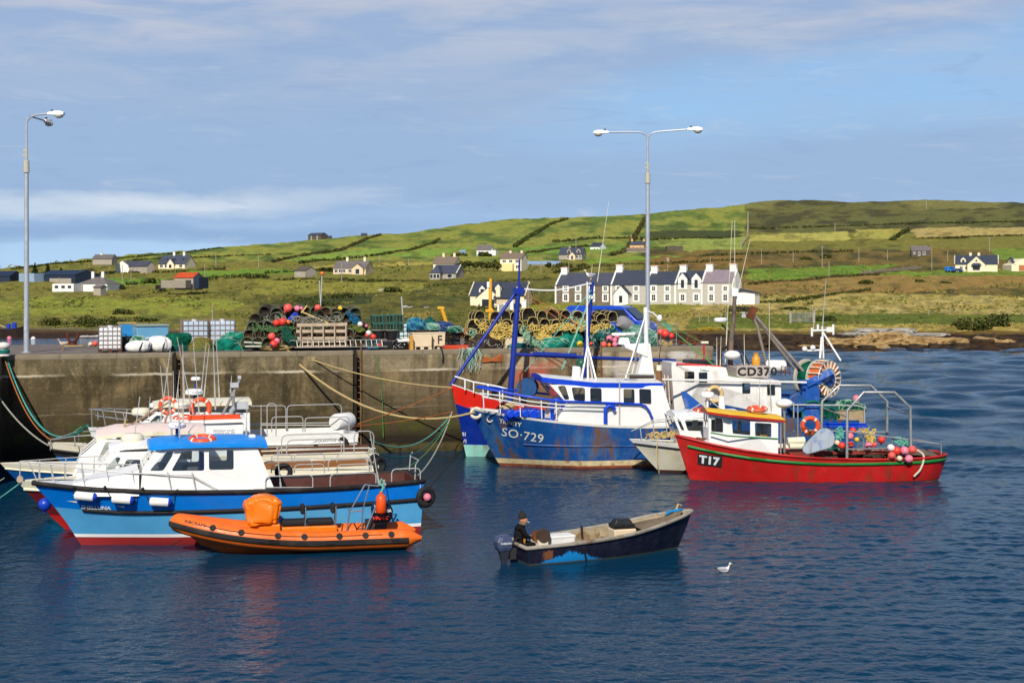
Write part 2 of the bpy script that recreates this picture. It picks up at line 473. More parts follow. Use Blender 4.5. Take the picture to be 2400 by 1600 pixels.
me.polygons.add(len(qw));me.polygons.foreach_set('loop_start', np.arange(0, qw.size,4, dtype=np.int32));me.update(calc_edges=True)
me.polygons.foreach_set('use_smooth',[True] * len(qw));me.materials.append(WATER)
wat=bpy.data.objects.new('water', me);COL.objects.link(wat);wat['kind']='structure'

# ================= land across the water =================
RIDGE=np.array([(-600,640),(0,630),(102,620),(180,610),(270,600),(480,584),(714,564),(857,551),(900,548),(960,545),(1051,531),(1122,522),
      (1184,514),(1296,511),(1420,507),(1530,500),(1632,490),(1714,483),(1750,477),(1786,471),(1888,469),(2000,474),
      (2173,469),(2296,473),(2400,475),(3000,490)],float)
def ridge_py(px): return np.interp(px, RIDGE[:,0],RIDGE[:,1])
TL=np.array([(400,1500),(500,1150),(560,830),(600,690),(630,590),(660,510),(690,440),(720,360),(757,252),(770,232),(792,210),(840,160)],float)
TR=np.array([(400,1600),(465,1300),(500,1150),(560,860),(600,680),(640,520),(680,430),(715,330),(735,250),(755,199),(770,194),(785,187),(821,171),(840,150)],float)
def wlr(px): return np.clip((np.asarray(px, float) - 300) / 1300,0,1)
def shore_py(px): w=wlr(px);return 792 * (1 - w) + 821 * w
def D(px, py):
 w=wlr(px)
 return np.interp(py, TL[:,0],TL[:,1]) * (1 - w) + np.interp(py, TR[:,0],TR[:,1]) * w
def G(px, py):
 d=float(D(px, py));return P(px, py, d)
def inpoly(x, y, poly):
 c=np.zeros(x.shape, bool);n=len(poly)
 for i in range(n):
  x0, y0=poly[i];x1, y1=poly[(i + 1) % n]
  if y0 == y1: continue
  c ^= ((y0 > y) != (y1 > y)) & (x < (x1 - x0) * (y - y0) / (y1 - y0) + x0)
 return c
NC, NR=760,330
cpx=np.linspace(-520,2950, NC);tt=np.linspace(0,1, NR)
PXG=np.repeat(cpx[None, :],NR,0)
rid=ridge_py(cpx);sh=shore_py(cpx)
PYG=sh[None, :] + 3 + (rid - sh - 3)[None, :] * tt[:, None]
DG=D(PXG, PYG)
XG=(PXG - CX) * DG / FPX;ZG=CAMH - (PYG - HZ) * DG / FPX
fall=np.clip((1 - tt) * 14,0,1)[:, None]
bumps=(fbm(XG / 16, DG / 16,3) - 0.5) * np.clip((DG - 215) / 120,0.1,1) * 1.6 + (fbm(XG / 4, DG / 4,9,3) - 0.5) * 0.5 * np.clip((DG - 190) / 60,0.3,1)
ZG=ZG + bumps * np.clip(fall + 0.25,0,1)
crest=(fbm(cpx / 22, cpx * 0,5) - 0.45) * 1.6
ZG[-3:, :] += crest[None, :]
# colour of what grows where
n1=fbm(PXG / 42, PYG / 9,21,5);n2=fbm(PXG / 14, PYG / 3.5,41,4);n3=fbm(PXG / 160, PYG / 40,61,4)
xw=PXG + (fbm(PXG / 30, PYG / 12,71) - 0.5) * 34;yw=PYG + (fbm(PXG / 40, PYG / 12,81) - 0.5) * 9
def c3(r, g, b): return np.array([lin(r),lin(g),lin(b)]) * 0.88
colr=np.empty(PXG.shape + (3,));colr[:]=c3(126,122,54)
def paint(mask, c, a=1.0):
 global colr
 m_=(np.asarray(mask, float) * a)[..., None];colr=colr * (1 - m_) + np.array(c)[None, None, :] * m_
def sm(v, a, b): return np.clip((v - a) / (b - a),0,1)
paint((xw < 1752) & (yw < 612),c3(142,146,64))
paint((xw < 1752) & (yw < 612),c3(98,118,52),sm(n1,0.46,0.62))
paint((xw >= 1748) & (yw < 545),c3(104,104,56))
paint((xw >= 1748) & (yw < 545),c3(78,76,46),sm(n1,0.45,0.6))
paint((xw >= 1748) & (yw < 490),c3(132,130,72),sm(n3,0.5,0.62) * 0.7)
paint((yw > 585) & (xw > 1500) & (yw < 690),c3(124,106,54))
paint((yw > 585) & (xw > 1500) & (yw < 690),c3(92,84,44),sm(n1,0.44,0.6))
paint((yw > 690) & (xw > 1300),c3(178,160,86))
paint((yw > 690) & (xw > 1300),c3(142,130,62),sm(n2,0.45,0.62))
paint((yw > 690) & (xw > 1300) & (yw < 745),c3(206,186,112),sm(n1,0.52,0.66) * 0.8)
paint((xw > 600) & (xw < 1320) & (yw > 655),c3(112,108,46))
paint((xw > 600) & (xw < 1320) & (yw > 655),c3(80,82,38),sm(n1 * .6 + n2 * .4,0.46,0.6) * .8)
FIELDS=[([(1765,551),(1993,541),(1995,560),(1764,565)],(176,170,84)),([(2012,538),(2120,534),(2099,559),(2007,561)],(166,162,76)),
    ([(2146,535),(2500,530),(2500,549),(2140,557)],(176,158,94)),([(1745,633),(2102,618),(2012,642),(1754,662)],(112,142,46)),
    ([(1532,560),(1743,555),(1736,583),(1621,590),(1544,575)],(146,158,74)),([(1353,606),(1618,598),(1496,611),(1384,621)],(126,152,52)),
    ([(1200,578),(1468,570),(1460,587),(1200,599)],(118,148,58)),([(1521,541),(1748,541),(1740,557),(1526,561)],(72,80,42)),
    ([(1519,603),(1800,600),(1800,624),(1519,626)],(132,106,54)),([(664,608),(855,584),(995,579),(880,598),(763,610)],(132,158,64)),
    ([(868,603),(1008,583),(1120,579),(1008,603)],(128,156,62)),([(702,626),(1085,610),(1072,617),(778,629)],(172,160,78)),
    ([(560,631),(692,629),(692,644),(560,641)],(114,146,50)),([(690,698),(855,684),(870,712),(700,714)],(66,74,36)),
    ([(-500,698),(434,696),(587,714),(450,741),(-500,743)],(142,148,56)),([(242,653),(398,650),(383,664),(242,672)],(112,146,50)),
    ([(434,635),(600,632),(600,643),(459,654)],(112,144,50)),([(1150,716),(1345,706),(1700,706),(1580,732),(1250,745)],(146,146,54)),
    ([(2060,640),(2300,632),(2500,634),(2500,646),(2060,648)],(118,140,50)),([(2320,585),(2500,578),(2500,612),(2330,608)],(116,140,52)),
    ([(1745,668),(2050,646),(2500,648),(2500,668),(1900,690),(1745,696)],(150,124,66)),([(600,655),(1000,662),(980,682),(600,690)],(140,138,56)),
    ([(1700,736),(2500,738),(2500,757),(1700,762)],(104,116,42)),([(1620,742),(1900,742),(1880,768),(1600,770)],(104,116,44))]
for pl, c in FIELDS:
 paint(inpoly(xw, yw, pl),c3(*c))
paint(np.ones(PXG.shape),c3(70,76,38),sm(n2,0.60,0.74) * 0.35)
paint((n1 > 0.66) & (yw > 520),c3(64,66,34),0.4)
# the shore: weed-covered rock, mud and shingle
rel=sh[None, :] - PYG + (n1 - 0.5) * 6
isR=(PXG + (n3 - .5) * 500) > 900
paint(isR & (rel < 46),c3(112,92,44));paint(isR & (rel < 38),c3(74,56,36));paint(isR & (rel < 38),c3(50,38,27),sm(n2,0.42,0.6))
paint((~isR) & (rel < 24),c3(120,112,84));paint((~isR) & (rel < 18),c3(92,70,38));paint((~isR) & (rel < 12),c3(62,44,28))
V=np.empty((NR + 4, NC,3));V[2:NR + 2, :,0]=XG;V[2:NR + 2, :,1]=DG;V[2:NR + 2, :,2]=ZG
for i,(dd, dz) in enumerate(((14,-1.6),(5,-0.7))):
 V[i, :,1]=DG[0] - dd;V[i, :,0]=XG[0] * (DG[0] - dd) / DG[0];V[i, :,2]=ZG[0] + dz
for i,(dd, dz) in enumerate(((60,-9),(400,-70))):
 V[NR + 2 + i, :,1]=DG[-1] + dd;V[NR + 2 + i, :,0]=XG[-1] * (DG[-1] + dd) / DG[-1];V[NR + 2 + i, :,2]=ZG[-1] + dz
CC=np.concatenate([colr[:1],colr[:1],colr, colr[-1:],colr[-1:]],0)
R_=NR + 4
idx=np.arange(R_ * NC).reshape(R_, NC)
quads=np.stack([idx[:-1, :-1],idx[:-1,1:],idx[1:,1:],idx[1:, :-1]],-1).reshape(-1,4)
me=bpy.data.meshes.new('hillside');me.vertices.add(R_ * NC);me.vertices.foreach_set('co', V.reshape(-1))
me.loops.add(quads.size);me.loops.foreach_set('vertex_index', quads.reshape(-1).astype(np.int32))
me.polygons.add(len(quads));me.polygons.foreach_set('loop_start', np.arange(0, quads.size,4, dtype=np.int32))
me.update(calc_edges=True);me.validate()
me.polygons.foreach_set('use_smooth',[True] * len(me.polygons))
at=me.color_attributes.new('growth','FLOAT_COLOR','POINT')
at.data.foreach_set('color', np.concatenate([CC, np.ones(CC.shape[:2] + (1,))],-1).reshape(-1).astype(np.float32))
m, t, b=newmat('hill_grass')
a=t.N('ShaderNodeVertexColor');a.layer_name='growth'
pos=t.pos()
na=t.noise(t.mapp(pos,(0.35,0.12,0.6)),1.0,8,0.75,0.6)
nb=t.noise(t.mapp(pos,(3.2,0.8,2.6)),1.0,6,0.75)
f=t.math('ADD', t.math('MULTIPLY', na,0.5),t.math('MULTIPLY', nb,0.5))
cfac=t.ramp(f,0.36,0.64,0.42,1.6)
vm=t.N('ShaderNodeVectorMath', operation='SCALE');t.put(vm.inputs[0],a.outputs[0]);t.put(vm.inputs['Scale'],cfac)
gc=t.mix(t.ramp(t.noise(t.mapp(pos,(0.05,0.03,0.1),(7,3,1)),1.0,4),0.4,0.65,0,0.35),vm.outputs[0],t.mix(1.0, vm.outputs[0],(1.25,1.0,0.8,1),'MULTIPLY'))
t.put(b.inputs['Base Color'],gc);b.inputs['Roughness'].default_value=0.9;b.inputs['Specular IOR Level'].default_value=0.1
t.put(b.inputs['Normal'],t.bump(f,0.6,1.2))
me.materials.append(m)
hill=bpy.data.objects.new('hillside', me);COL.objects.link(hill);hill['kind']='structure'

# ================= stone quay =================
QA=(-22.5,63.5);QYAW=math.radians(15.8);QZ=4.8
Q=Fr(QA[0],QA[1],QYAW)
XE=Q.px(1672,840,0).x
n1a, n1b=Q.px(404,860,0).x, Q.px(428,860,0).x
n2a, n2b=Q.px(827,860,0).x, Q.px(850,860,0).x
n3a, n3b=Q.px(1397,860,0).x, Q.px(1412,860,0).x
quay=thing('stone_quay','long weathered concrete quay wall behind the moored boats','quay',(QA[0],QA[1],0),QYAW)
m, t, b=newmat('quay_concrete')
co=t.coord();X, Y, Z=t.sep(co)
big=t.noise(t.mapp(co,(0.35,0.35,0.7)),1.0,7,0.62,0.4)
strk=t.noise(t.mapp(co,(1.6,1.6,0.16),(3,0,0)),1.0,6,0.65)
fine=t.noise(co,7.0,6,0.7)
hor=t.noise(t.mapp(co,(0.12,0.12,5.5)),1.0,5,0.6)
east=t.ramp(t.math('ADD', X, t.math('MULTIPLY', big,6.0)),16.0,34.0)
base=t.mix(east, C(126,112,84),C(186,168,140))
base=t.mix(t.ramp(big,0.42,0.62),base, t.mix(east, C(92,82,56),C(150,132,100)))
base=t.mix(t.math('MULTIPLY', t.ramp(t.noise(t.mapp(co,(0.8,0.8,0.55),(9,0,2)),1.0,7,0.7,0.6),0.5,0.68),0.55),base, C(214,190,140))
base=t.mix(t.math('MULTIPLY', t.ramp(strk,0.48,0.64),0.75),base, C(66,56,36))
base=t.mix(t.math('MULTIPLY', t.ramp(hor,0.55,0.7),0.4),base, C(96,88,66))
base=t.mix(t.math('MULTIPLY', t.ramp(fine,0.56,0.72),0.5),base, C(206,196,170))
zz=t.math('ADD', Z, t.math('MULTIPLY', t.math('SUBTRACT', big,0.5),1.1))
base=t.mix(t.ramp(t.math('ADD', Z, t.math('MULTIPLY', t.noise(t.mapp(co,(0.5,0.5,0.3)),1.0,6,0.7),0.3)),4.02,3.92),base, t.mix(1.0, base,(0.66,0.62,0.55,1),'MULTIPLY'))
def joint(z0, wd, amount):
 jz=t.math('ABSOLUTE', t.math('SUBTRACT', t.math('ADD', Z, t.math('MULTIPLY', t.math('SUBTRACT', t.noise(t.mapp(co,(0.9,0.9,0.2),(z0,0,0)),1.0,6,0.7),0.5),0.22)),z0))
 return t.math('MULTIPLY', t.ramp(jz, wd,0.0),t.ramp(t.noise(t.mapp(co,(0.3,0.3,0.3),(z0 * 3,1,0)),1.0,4),0.45,0.6,0, amount))
for z0, wd, am in ((3.86,0.08,1.0),(2.1,0.035,0.45)):
 base=t.mix(joint(z0, wd, am),base, C(226,214,188))
# weed and wet below the tide line
tide=t.ramp(zz,3.0,1.3)
base=t.mix(t.math('MULTIPLY', tide,0.78),base, C(62,52,32))
weed=t.math('MULTIPLY', t.ramp(zz,1.75,1.2),t.ramp(t.noise(co,1.1,6,0.65),0.46,0.58))
base=t.mix(weed, base, C(74,80,28))
base=t.mix(t.ramp(zz,1.2,0.5),base, C(40,33,22))
red=t.vor(t.mapp(co,(0.1,0.1,0.1)),1.0)
def patch(px, py, rx, rz, col, am):
 global base
 c=Q.px(px, py,0)
 ex=t.math('DIVIDE', t.math('SUBTRACT', X, c.x),rx);ez=t.math('DIVIDE', t.math('SUBTRACT', Z, c.z),rz)
 e=t.math('ADD', t.math('MULTIPLY', ex, ex),t.math('MULTIPLY', ez, ez))
 e=t.math('ADD', e, t.math('MULTIPLY', t.math('SUBTRACT', t.noise(co,1.6,8,0.75),0.5),5.0))
 base=t.mix(t.ramp(e,1.3,0.1,0, am),base, C(*col))
patch(1250,880,1.0,0.7,(190,88,70),0.75)
patch(1295,850,0.6,0.25,(206,120,92),0.5)
patch(1460,862,1.0,0.45,(214,206,190),0.7)
patch(1595,830,0.9,0.28,(214,210,204),0.8)
t.put(b.inputs['Base Color'],base);b.inputs['Roughness'].default_value=0.88;b.inputs['Specular IOR Level'].default_value=0.25
hh=t.math('ADD', t.math('MULTIPLY', fine,0.4),t.math('ADD', t.math('MULTIPLY', hor,0.35),t.math('MULTIPLY', big,0.5)))
t.put(b.inputs['Normal'],t.bump(hh,0.7,0.12))
QC=m
QDECK=M('quay_deck',(128,116,106),0.9,0.2,0.2,0.8, dirt=0.7, dirtc=(84,74,66),bump=0.3, bscale=6)
nd=0.42
plan=[(-0.25,0),(n1a,0),(n1a, nd),(n1b, nd),(n1b,0),(n2a,0),(n2a, nd),(n2b, nd),(n2b,0),(n3a,0),(n3a, nd * 0.4),(n3b, nd * 0.4),(n3b,0),
  (XE,0),(XE + 0.4,3),(XE + 0.2,15.5),(12,12),(-40,10.0),(-40,-2),(-9,-2),(-9,-8),(-0.25,-8)]
vv, ff=fill_holes(plan,[])
mb=MB()
n=len(plan)
mb.add([(x, y,-1.5) for x, y in plan] + [(x, y, QZ - 0.06) for x, y in plan],[(i,(i + 1) % n, n + (i + 1) % n, n + i) for i in range(n)],0)
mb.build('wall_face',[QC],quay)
mb=MB();mb.add([(x, y, QZ) for x, y in vv],ff,0)
mb.add([(x, y, QZ - 0.06) for x, y in plan] + [(x, y, QZ) for x, y in plan],[(i,(i + 1) % n, n + (i + 1) % n, n + i) for i in range(n)],0)
mb.build('deck',[QDECK],quay)
# coping: slightly proud lip of the wall head
mb=MB()
for a_, b_ in ((-0.25, n1a),(n1b, n2a),(n2b, n3a),(n3b, XE)):
 for k in range(max(1, int((b_ - a_) / 2.4))):
  nn=max(1, int((b_ - a_) / 2.4));q0=a_ + (b_ - a_) * k / nn + 0.006;q1=a_ + (b_ - a_) * (k + 1) / nn - 0.006
  mb.box(((q0 + q1) / 2,0.238, QZ - 0.10 + random.uniform(-.006,.006)),(q1 - q0,0.5,0.24))
mb.build('coping',[M('coping_concrete',(142,130,108),0.9,0.2,0.16,1.5, dirt=0.6, dirtc=(110,100,80),bump=0.3)],quay, bevel=0.04)
LAD=M('ladder_rust',(136,104,66),0.85,0.2,0.3,4)
for xa, xb in ((n1a, n1b),(n2a, n2b),(n3a, n3b)):
 mb=MB();c0=xa + 0.08;c1=xb - 0.06
 yy=0.12 if xa != n3a else 0.06
 for xx in (c0, c1): mb.tube([(xx, yy,0.2),(xx, yy, QZ + (0.0 if xx == c0 else 0.35))],0.03,0)
 for k in range(15): mb.tube([(c0, yy,0.4 + k * 0.3),(c1, yy,0.4 + k * 0.3)],0.02,0)
 mb.build('ladder',[LAD],quay)
 if xa != n3a:
  mb=MB();mb.box((xa + 0.1,-0.05,2.5),(0.13,0.14,4.7));mb.build('fender_post',[M('tarred_timber',(44,36,30),0.8,0.2,0.3,4)],quay)
# rough footing at the foot of the wall
def rock(name, label, size, seed, mat, loc, rz=0, sub=4, rough=0.35, sq=2.6, cat='rock', group=None, sc2=1.0):
 bm=bmesh.new();bmesh.ops.create_icosphere(bm, subdivisions=sub, radius=1)
 co=np.array([v.co[:] for v in bm.verts]);n_=np.sign(co) * np.abs(co) ** (1 / sq * 1.4);n_ /= np.maximum(1, np.linalg.norm(n_, axis=1, keepdims=True) * 0.8)
 s3=np.array(size)
 wc=n_ * s3
 r=1 + (fbm(wc[:,0] * 0.8 / sc2 + seed, wc[:,1] * 0.8 / sc2 + wc[:,2] * 1.3 / sc2, seed,5,0.6) - 0.5) * 2 * rough
 crack=np.floor(fbm(wc[:,0] * .5 / sc2 + seed, wc[:,2] * 1.2 / sc2 + wc[:,1] * .3, seed + 5,3) * 9) / 9 - 0.5
 n_=n_ * (r + crack * rough * 1.2)[:, None] * s3
 for v, c in zip(bm.verts, n_): v.co=c
 me=bpy.data.meshes.new(name);bm.to_mesh(me);bm.free();me.materials.append(mat)
 o=bpy.data.objects.new(name, me);COL.objects.link(o);o.location=loc;o.rotation_euler=(0,0, rz)
 if label: tag(o, label, cat, group)
 return o
WEEDROCK=M('weedy_rock',(70,62,34),0.85,0.2,0.4,3, bump=0.5, dirt=0.6, dirtc=(40,32,20))
for i, px in enumerate((905,960,1010,1050)):
 c=Q.px(px,1048 + i,-0.35);w_=Q.w(c.x, c.y,0.0)
 rock('footing_rock',['low weedy rock at the wall foot, nearest the iron ladder','weedy rock at the wall foot, second to the right of the ladder',
   'weedy rock at the wall foot, third to the right of the ladder','weedy rock at the wall foot beside the blue and red trawler bow'][i],(0.75,0.35,0.38),40 + i, WEEDROCK, w_, QYAW,3,0.3, group='weedy rocks along the wall foot')
ORD=['first','second','third','fourth','fifth','sixth','seventh','eighth','ninth','tenth','eleventh','twelfth','thirteenth','fourteenth','fifteenth','sixteenth','seventeenth','eighteenth','nineteenth','twentieth','twenty-first','twenty-second','twenty-third','twenty-fourth','twenty-fifth','twenty-sixth']
SLATE=M('slate_roof',(72,76,90),0.7,0.3,0.14,0.7, bump=0.3, bscale=3)
SLATE2=M('blue_slate_roof',(62,68,82),0.65,0.3,0.12,0.8)
GREYROOF=M('grey_tile_roof',(118,110,106),0.8,0.2,0.16,0.8)
BROWNROOF=M('brown_tile_roof',(128,112,98),0.8,0.2,0.14,0.8)
PURPROOF=M('purple_slate_roof',(142,128,134),0.75,0.2,0.16,1.2)
REDROOF=M('red_oxide_tin_roof',(206,84,40),0.7,0.2,0.16,0.8, dirt=0.3, dirtc=(130,60,40))
TIN=M('pale_blue_tin',(150,176,200),0.5,0.3,0.1,0.6)
NAVYTIN=M('navy_tin',(40,52,74),0.55,0.3,0.12,0.5)
HWHITE=M('white_render',(250,248,240),0.85,0.2,0.03,0.4)
HCREAM=M('cream_render',(250,236,200),0.85,0.2,0.03,0.4)
HPEACH=M('peach_render',(240,212,172),0.85,0.2,0.04,0.4)
HGREY=M('grey_render',(176,166,150),0.85,0.2,0.06,0.4)
HORANGE=M('orange_render',(244,186,122),0.85,0.2,0.04,0.4)
HSTONE=M('dark_house_stone',(124,112,98),0.9,0.2,0.4,2.2, bump=0.4, bscale=4)
HSTONE2=M('grey_house_stone',(196,190,178),0.9,0.2,0.12,2.0, bump=0.3, bscale=4)
HRUIN=M('ruin_stone',(98,90,80),0.9,0.2,0.35,1.6)
PANE=M('far_window_pane',(44,46,50),0.1,0.6,0.2,1)
POT=M('clay_pot',(170,96,60),0.8)
def gable_house(name, label, cat, fr, L, dep, wh, rh, wall, roof, trim=None, hip=0.0, chim=(),wins=(),doors=(),ov=0.3, barge=None, group=None, skylight=(),base=-1.6, chw=0.9, chh=1.5, winparts=True, gwin=()):
 """fr: frame at the left front ground corner;x along the front, y away from the harbour."""
 h=thing(name, label, cat, fr.loc, fr.yaw, group)
 mb=MB();R=wh + rh
 if hip <= 0:
  vs=[(0,0, base),(L,0, base),(L, dep, base),(0, dep, base),(0,0, wh),(L,0, wh),(L, dep, wh),(0, dep, wh),(0, dep / 2, R - .05),(L, dep / 2, R - .05)]
  mb.add(vs,[(0,1,5,4),(1,2,6,9,5),(2,3,7,6),(3,0,4,8,7)])
 else:
  mb.box((L / 2, dep / 2,(wh + base) / 2),(L, dep, wh - base))
 wl=mb.build('wall',[wall],h)
 th=0.16;mb=MB();e=ov;sl=rh / (dep / 2)
 if hip <= 0:
  for sgn in (0,1):
   y0=-e if sgn == 0 else dep + e;z0=wh - e * sl
   A=[(-e * .6, y0, z0),(L + e * .6, y0, z0),(L + e * .6, dep / 2, R),(-e * .6, dep / 2, R)]
   mb.add([(x, y, z + 0.03) for x, y, z in A] + [(x, y, z + th + 0.03) for x, y, z in A],[(3,2,1,0),(4,5,6,7),(0,1,5,4),(1,2,6,5),(2,3,7,6),(3,0,4,7)])
 else:
  z0=wh
  vs=[(-e,-e, z0),(L + e,-e, z0),(L + e, dep + e, z0),(-e, dep + e, z0),(hip, dep / 2, R),(L - hip, dep / 2, R)]
  mb.add(vs,[(0,1,5,4),(1,2,5),(2,3,4,5),(3,0,4),(3,2,1,0)])
 rf=mb.build('roof',[roof],h)
 if barge:
  for xx in (-e * .6 - 0.06, L + e * .6 + 0.06):
   mb=MB();mb.tube([(xx,-e, wh - e * sl + .12),(xx, dep / 2, R + .14),(xx, dep + e, wh - e * sl + .12)],0.17,0,4);mb.build('barge_board',[barge],h)
 for c in chim:
  fx, fy=(c if hasattr(c,'__len__') else (c,0.5))
  mb=MB();x=fx * L;y=fy * dep;zb=wh + rh * (1 - abs(fy - 0.5) * 2) - 0.5
  mb.box((x, y, zb + (chh + .5) / 2),(chw, chw * 0.8, chh + 0.5));mb.box((x, y, zb + chh + .55),(chw + .16, chw * .8 + .16,0.14))
  for k in (-.2,.2): mb.cyl((x + k * chw, y, zb + chh + .6),(x + k * chw, y, zb + chh + .95),0.1, mi=1, n=8)
  mb.build('chimney',[trim or wall, POT],h)
 for (x, z, w_, hh) in wins:
  mb=MB();mb.box((x,0.0, z),(w_ + .18,0.10, hh + .18),0);mb.box((x,0.0, z - hh / 2 - .13),(w_ + .35,0.24,.1),0)
  o=mb.build('window',[HWHITE],h)
  mb=MB();mb.box((x - w_ / 4 - .02,-0.05, z),(w_ / 2 - .06,0.04, hh - .06));mb.box((x + w_ / 4 + .02,-0.05, z),(w_ / 2 - .06,0.04, hh - .06))
  mb.build('pane',[PANE],o)
 for (y, z, w_, hh, side) in gwin:
  xx=L if side > 0 else 0.0
  mb=MB();mb.box((xx, y, z),(0.1, w_ + .18, hh + .18),0)
  o=mb.build('window',[HWHITE],h)
  mb=MB();mb.box((xx + side * .05, y, z),(0.04, w_ - .05, hh - .05));mb.build('pane',[PANE],o)
 for (x, w_, hh, mt) in doors:
  mb=MB();mb.box((x,0.0, hh / 2),(w_,0.12, hh));mb.build('door',[mt],h)
 for (fx, fy) in skylight:
  mb=MB();yy=dep / 2 * fy;zz=wh + rh * fy + th + .06
  mb.box((fx * L, yy, zz),(0.8,0.9,0.06),rot=Matrix.Rotation(math.atan(sl),3,'X'));mb.build('skylight',[PANE],h)
 return h
def hframe(px0, px1, pyb, yaw, d=None):
 pm=(px0 + px1) / 2
 dd=float(D(pm, pyb)) if d is None else d
 p=P(px0, pyb, dd);fr=Fr(p.x, p.y, math.radians(yaw),p.z)
 return fr, fr.px(px1, pyb,0).x, dd / FPX
def wing(h, x, w_, proj, wh, rh, wall, roof, win=None, rnd=False):
 """Gabled front wing or porch under the house h, facing the harbour."""
 mb=MB();vs=[(x - w_ / 2,-proj,-1.6),(x + w_ / 2,-proj,-1.6),(x + w_ / 2,0.2,-1.6),(x - w_ / 2,0.2,-1.6),(x - w_ / 2,-proj, wh),(x + w_ / 2,-proj, wh),(x + w_ / 2,.2, wh),(x - w_ / 2,.2, wh),(x,-proj, wh + rh),(x,2.0, wh + rh)]
 mb.add(vs,[(0,1,5,8,4),(1,2,6,5),(3,0,4,7)]);mb.build('front_gable',[wall],h)
 mb=MB()
 for sx in (-1,1):
  A=[(x + sx * (w_ / 2 + .25),-proj - .15, wh - .25 * rh / (w_ / 2)),(x,-proj - .15, wh + rh),(x,2.6, wh + rh),(x + sx * (w_ / 2 + .25),2.6, wh - .25 * rh / (w_ / 2))]
  mb.add([(a, b_, c + .03) for a, b_, c in A] + [(a, b_, c + .17) for a, b_, c in A],[(3,2,1,0),(4,5,6,7),(0,1,5,4),(1,2,6,5),(2,3,7,6),(3,0,4,7)])
 mb.build('gable_roof',[roof],h)
 if win:
  (wz, ww, hh)=win
  mb=MB();mb.box((x,-proj, wz),(ww + .2,.1, hh + .2));o=mb.build('window',[HWHITE],h)
  mb=MB();mb.box((x,-proj - .05, wz),(ww - .06,.05, hh - .06));mb.build('pane',[PANE],o)
 if rnd:
  mb=MB();mb.cyl((x,-proj - .06, wh + rh * .45),(x,-proj + .05, wh + rh * .45),0.35, n=14);mb.build('round_window',[PANE],h)
def dormer(h, x, w_, z0, hh, rh, dep, wall, roof, y0=0.3, win=(0.8,1.2)):
 mb=MB();vs=[(x - w_ / 2, y0, z0),(x + w_ / 2, y0, z0),(x + w_ / 2, y0 + dep, z0),(x - w_ / 2, y0 + dep, z0),(x - w_ / 2, y0, z0 + hh),(x + w_ / 2, y0, z0 + hh),(x + w_ / 2, y0 + dep, z0 + hh),(x - w_ / 2, y0 + dep, z0 + hh),(x, y0, z0 + hh + rh),(x, y0 + dep, z0 + hh + rh)]
 mb.add(vs,[(0,1,5,8,4),(1,2,6,5),(3,0,4,7)]);dm=mb.build('dormer',[wall],h)
 mb=MB()
 for sx in (-1,1):
  A=[(x + sx * (w_ / 2 + .18),y0 - .12, z0 + hh - .18 * rh / (w_ / 2)),(x, y0 - .12, z0 + hh + rh),(x, y0 + dep, z0 + hh + rh),(x + sx * (w_ / 2 + .18),y0 + dep, z0 + hh - .18 * rh / (w_ / 2))]
  mb.add([(a, b_, c + .02) for a, b_, c in A] + [(a, b_, c + .14) for a, b_, c in A],[(3,2,1,0),(4,5,6,7),(0,1,5,4),(1,2,6,5),(2,3,7,6),(3,0,4,7)])
 mb.build('dormer_roof',[roof],dm)
 mb=MB();mb.box((x, y0 - .02, z0 + hh * .5),(win[0],.08, win[1]));mb.build('window',[PANE],dm)
HG='houses scattered on the hillside'
def wrow(L, xs, z=1.5, w_=1.2, h_=1.2): return [(L * x, z, w_, h_) for x in xs]
# left side
fr, L, u=hframe(92,176,661,-28);hb=gable_house('barn','long navy tin barn with pale blue gable, left of the white cottage','barn', fr, L,12,2.5,1.6, NAVYTIN, NAVYTIN, ov=0.2, group=HG)
mb=MB();mb.add([(-.06,0.1,-1),(-.06,13.9,-1),(-.06,13.9,2.2),(-.06,0.1,2.2)],[(0,1,2,3)])
mb=MB();mb.box((-1.5,-2.0,0.9),(7.5,5,4.4));mb.build('side_bay',[TIN],hb)
mb=MB();mb.box((L * .6,-0.1,0.3),(L * .6,0.2,2.0));mb.build('block_wall',[HGREY],hb)
fr, L, u=hframe(-40,23,661,-10);gable_house('barn','dark tin shed cut by the left edge on the hillside','barn', fr, L,9,2.2,1.6, NAVYTIN, NAVYTIN, group=HG)
fr, L, u=hframe(217,262,611,0,560);gable_house('hill_house','low grey roofed house half sunk behind the left skyline','house', fr, L,8,0.8,1.6, HGREY, GREYROOF, trim=HWHITE, chim=[.32],chh=.6, group=HG)
fr, L, u=hframe(184,251,683,-12);h=gable_house('cottage','white flat fronted cottage under a grey hipped roof','house', fr, L,9,2.5,2.2, HWHITE, GREYROOF, hip=4.0, chim=[(.27,.5),(.62,.5)],chh=1.6, group=HG)
mb=MB();c=L * .2;mb.box((-3.3 + L * .12,-3.2,0.4),(7.4,5.5,4.2));mb.build('flat_extension',[HWHITE],h)
for k in (-5.5,-3.2,-1.0):
 mb=MB();mb.box((k + L * .12,-5.98,1.5),(1.35,.1,1.0));o=mb.build('window',[HWHITE],h);mb=MB();mb.box((k + L * .12,-6.04,1.5),(1.2,.06,.85));mb.build('pane',[PANE],o)
fr, L, u=hframe(219,240,683,-20,435);gable_house('garden_shed','small pale shed against the white cottage','shed', fr, L * .8,3.0,1.3,.6, HGREY, GREYROOF, group=HG)
fr, L, u=hframe(274,302,639,-48);gable_house('gabled_house','white house with its sunny gable towards the water, far left','house', fr, L * .3 + 1.0,9,2.6,2.7, HWHITE, SLATE, group=HG) if False else None
p=G(302,638);fr=Fr(p.x, p.y, math.radians(-38),p.z)
h=gable_house('gabled_house','white house with its sunny end gable, slate roof, far left field','house', fr,11.5,4.0,2.5,1.6, HGREY, SLATE, group=HG, wins=[(6,1.3,.9,.9)])
fr2=None
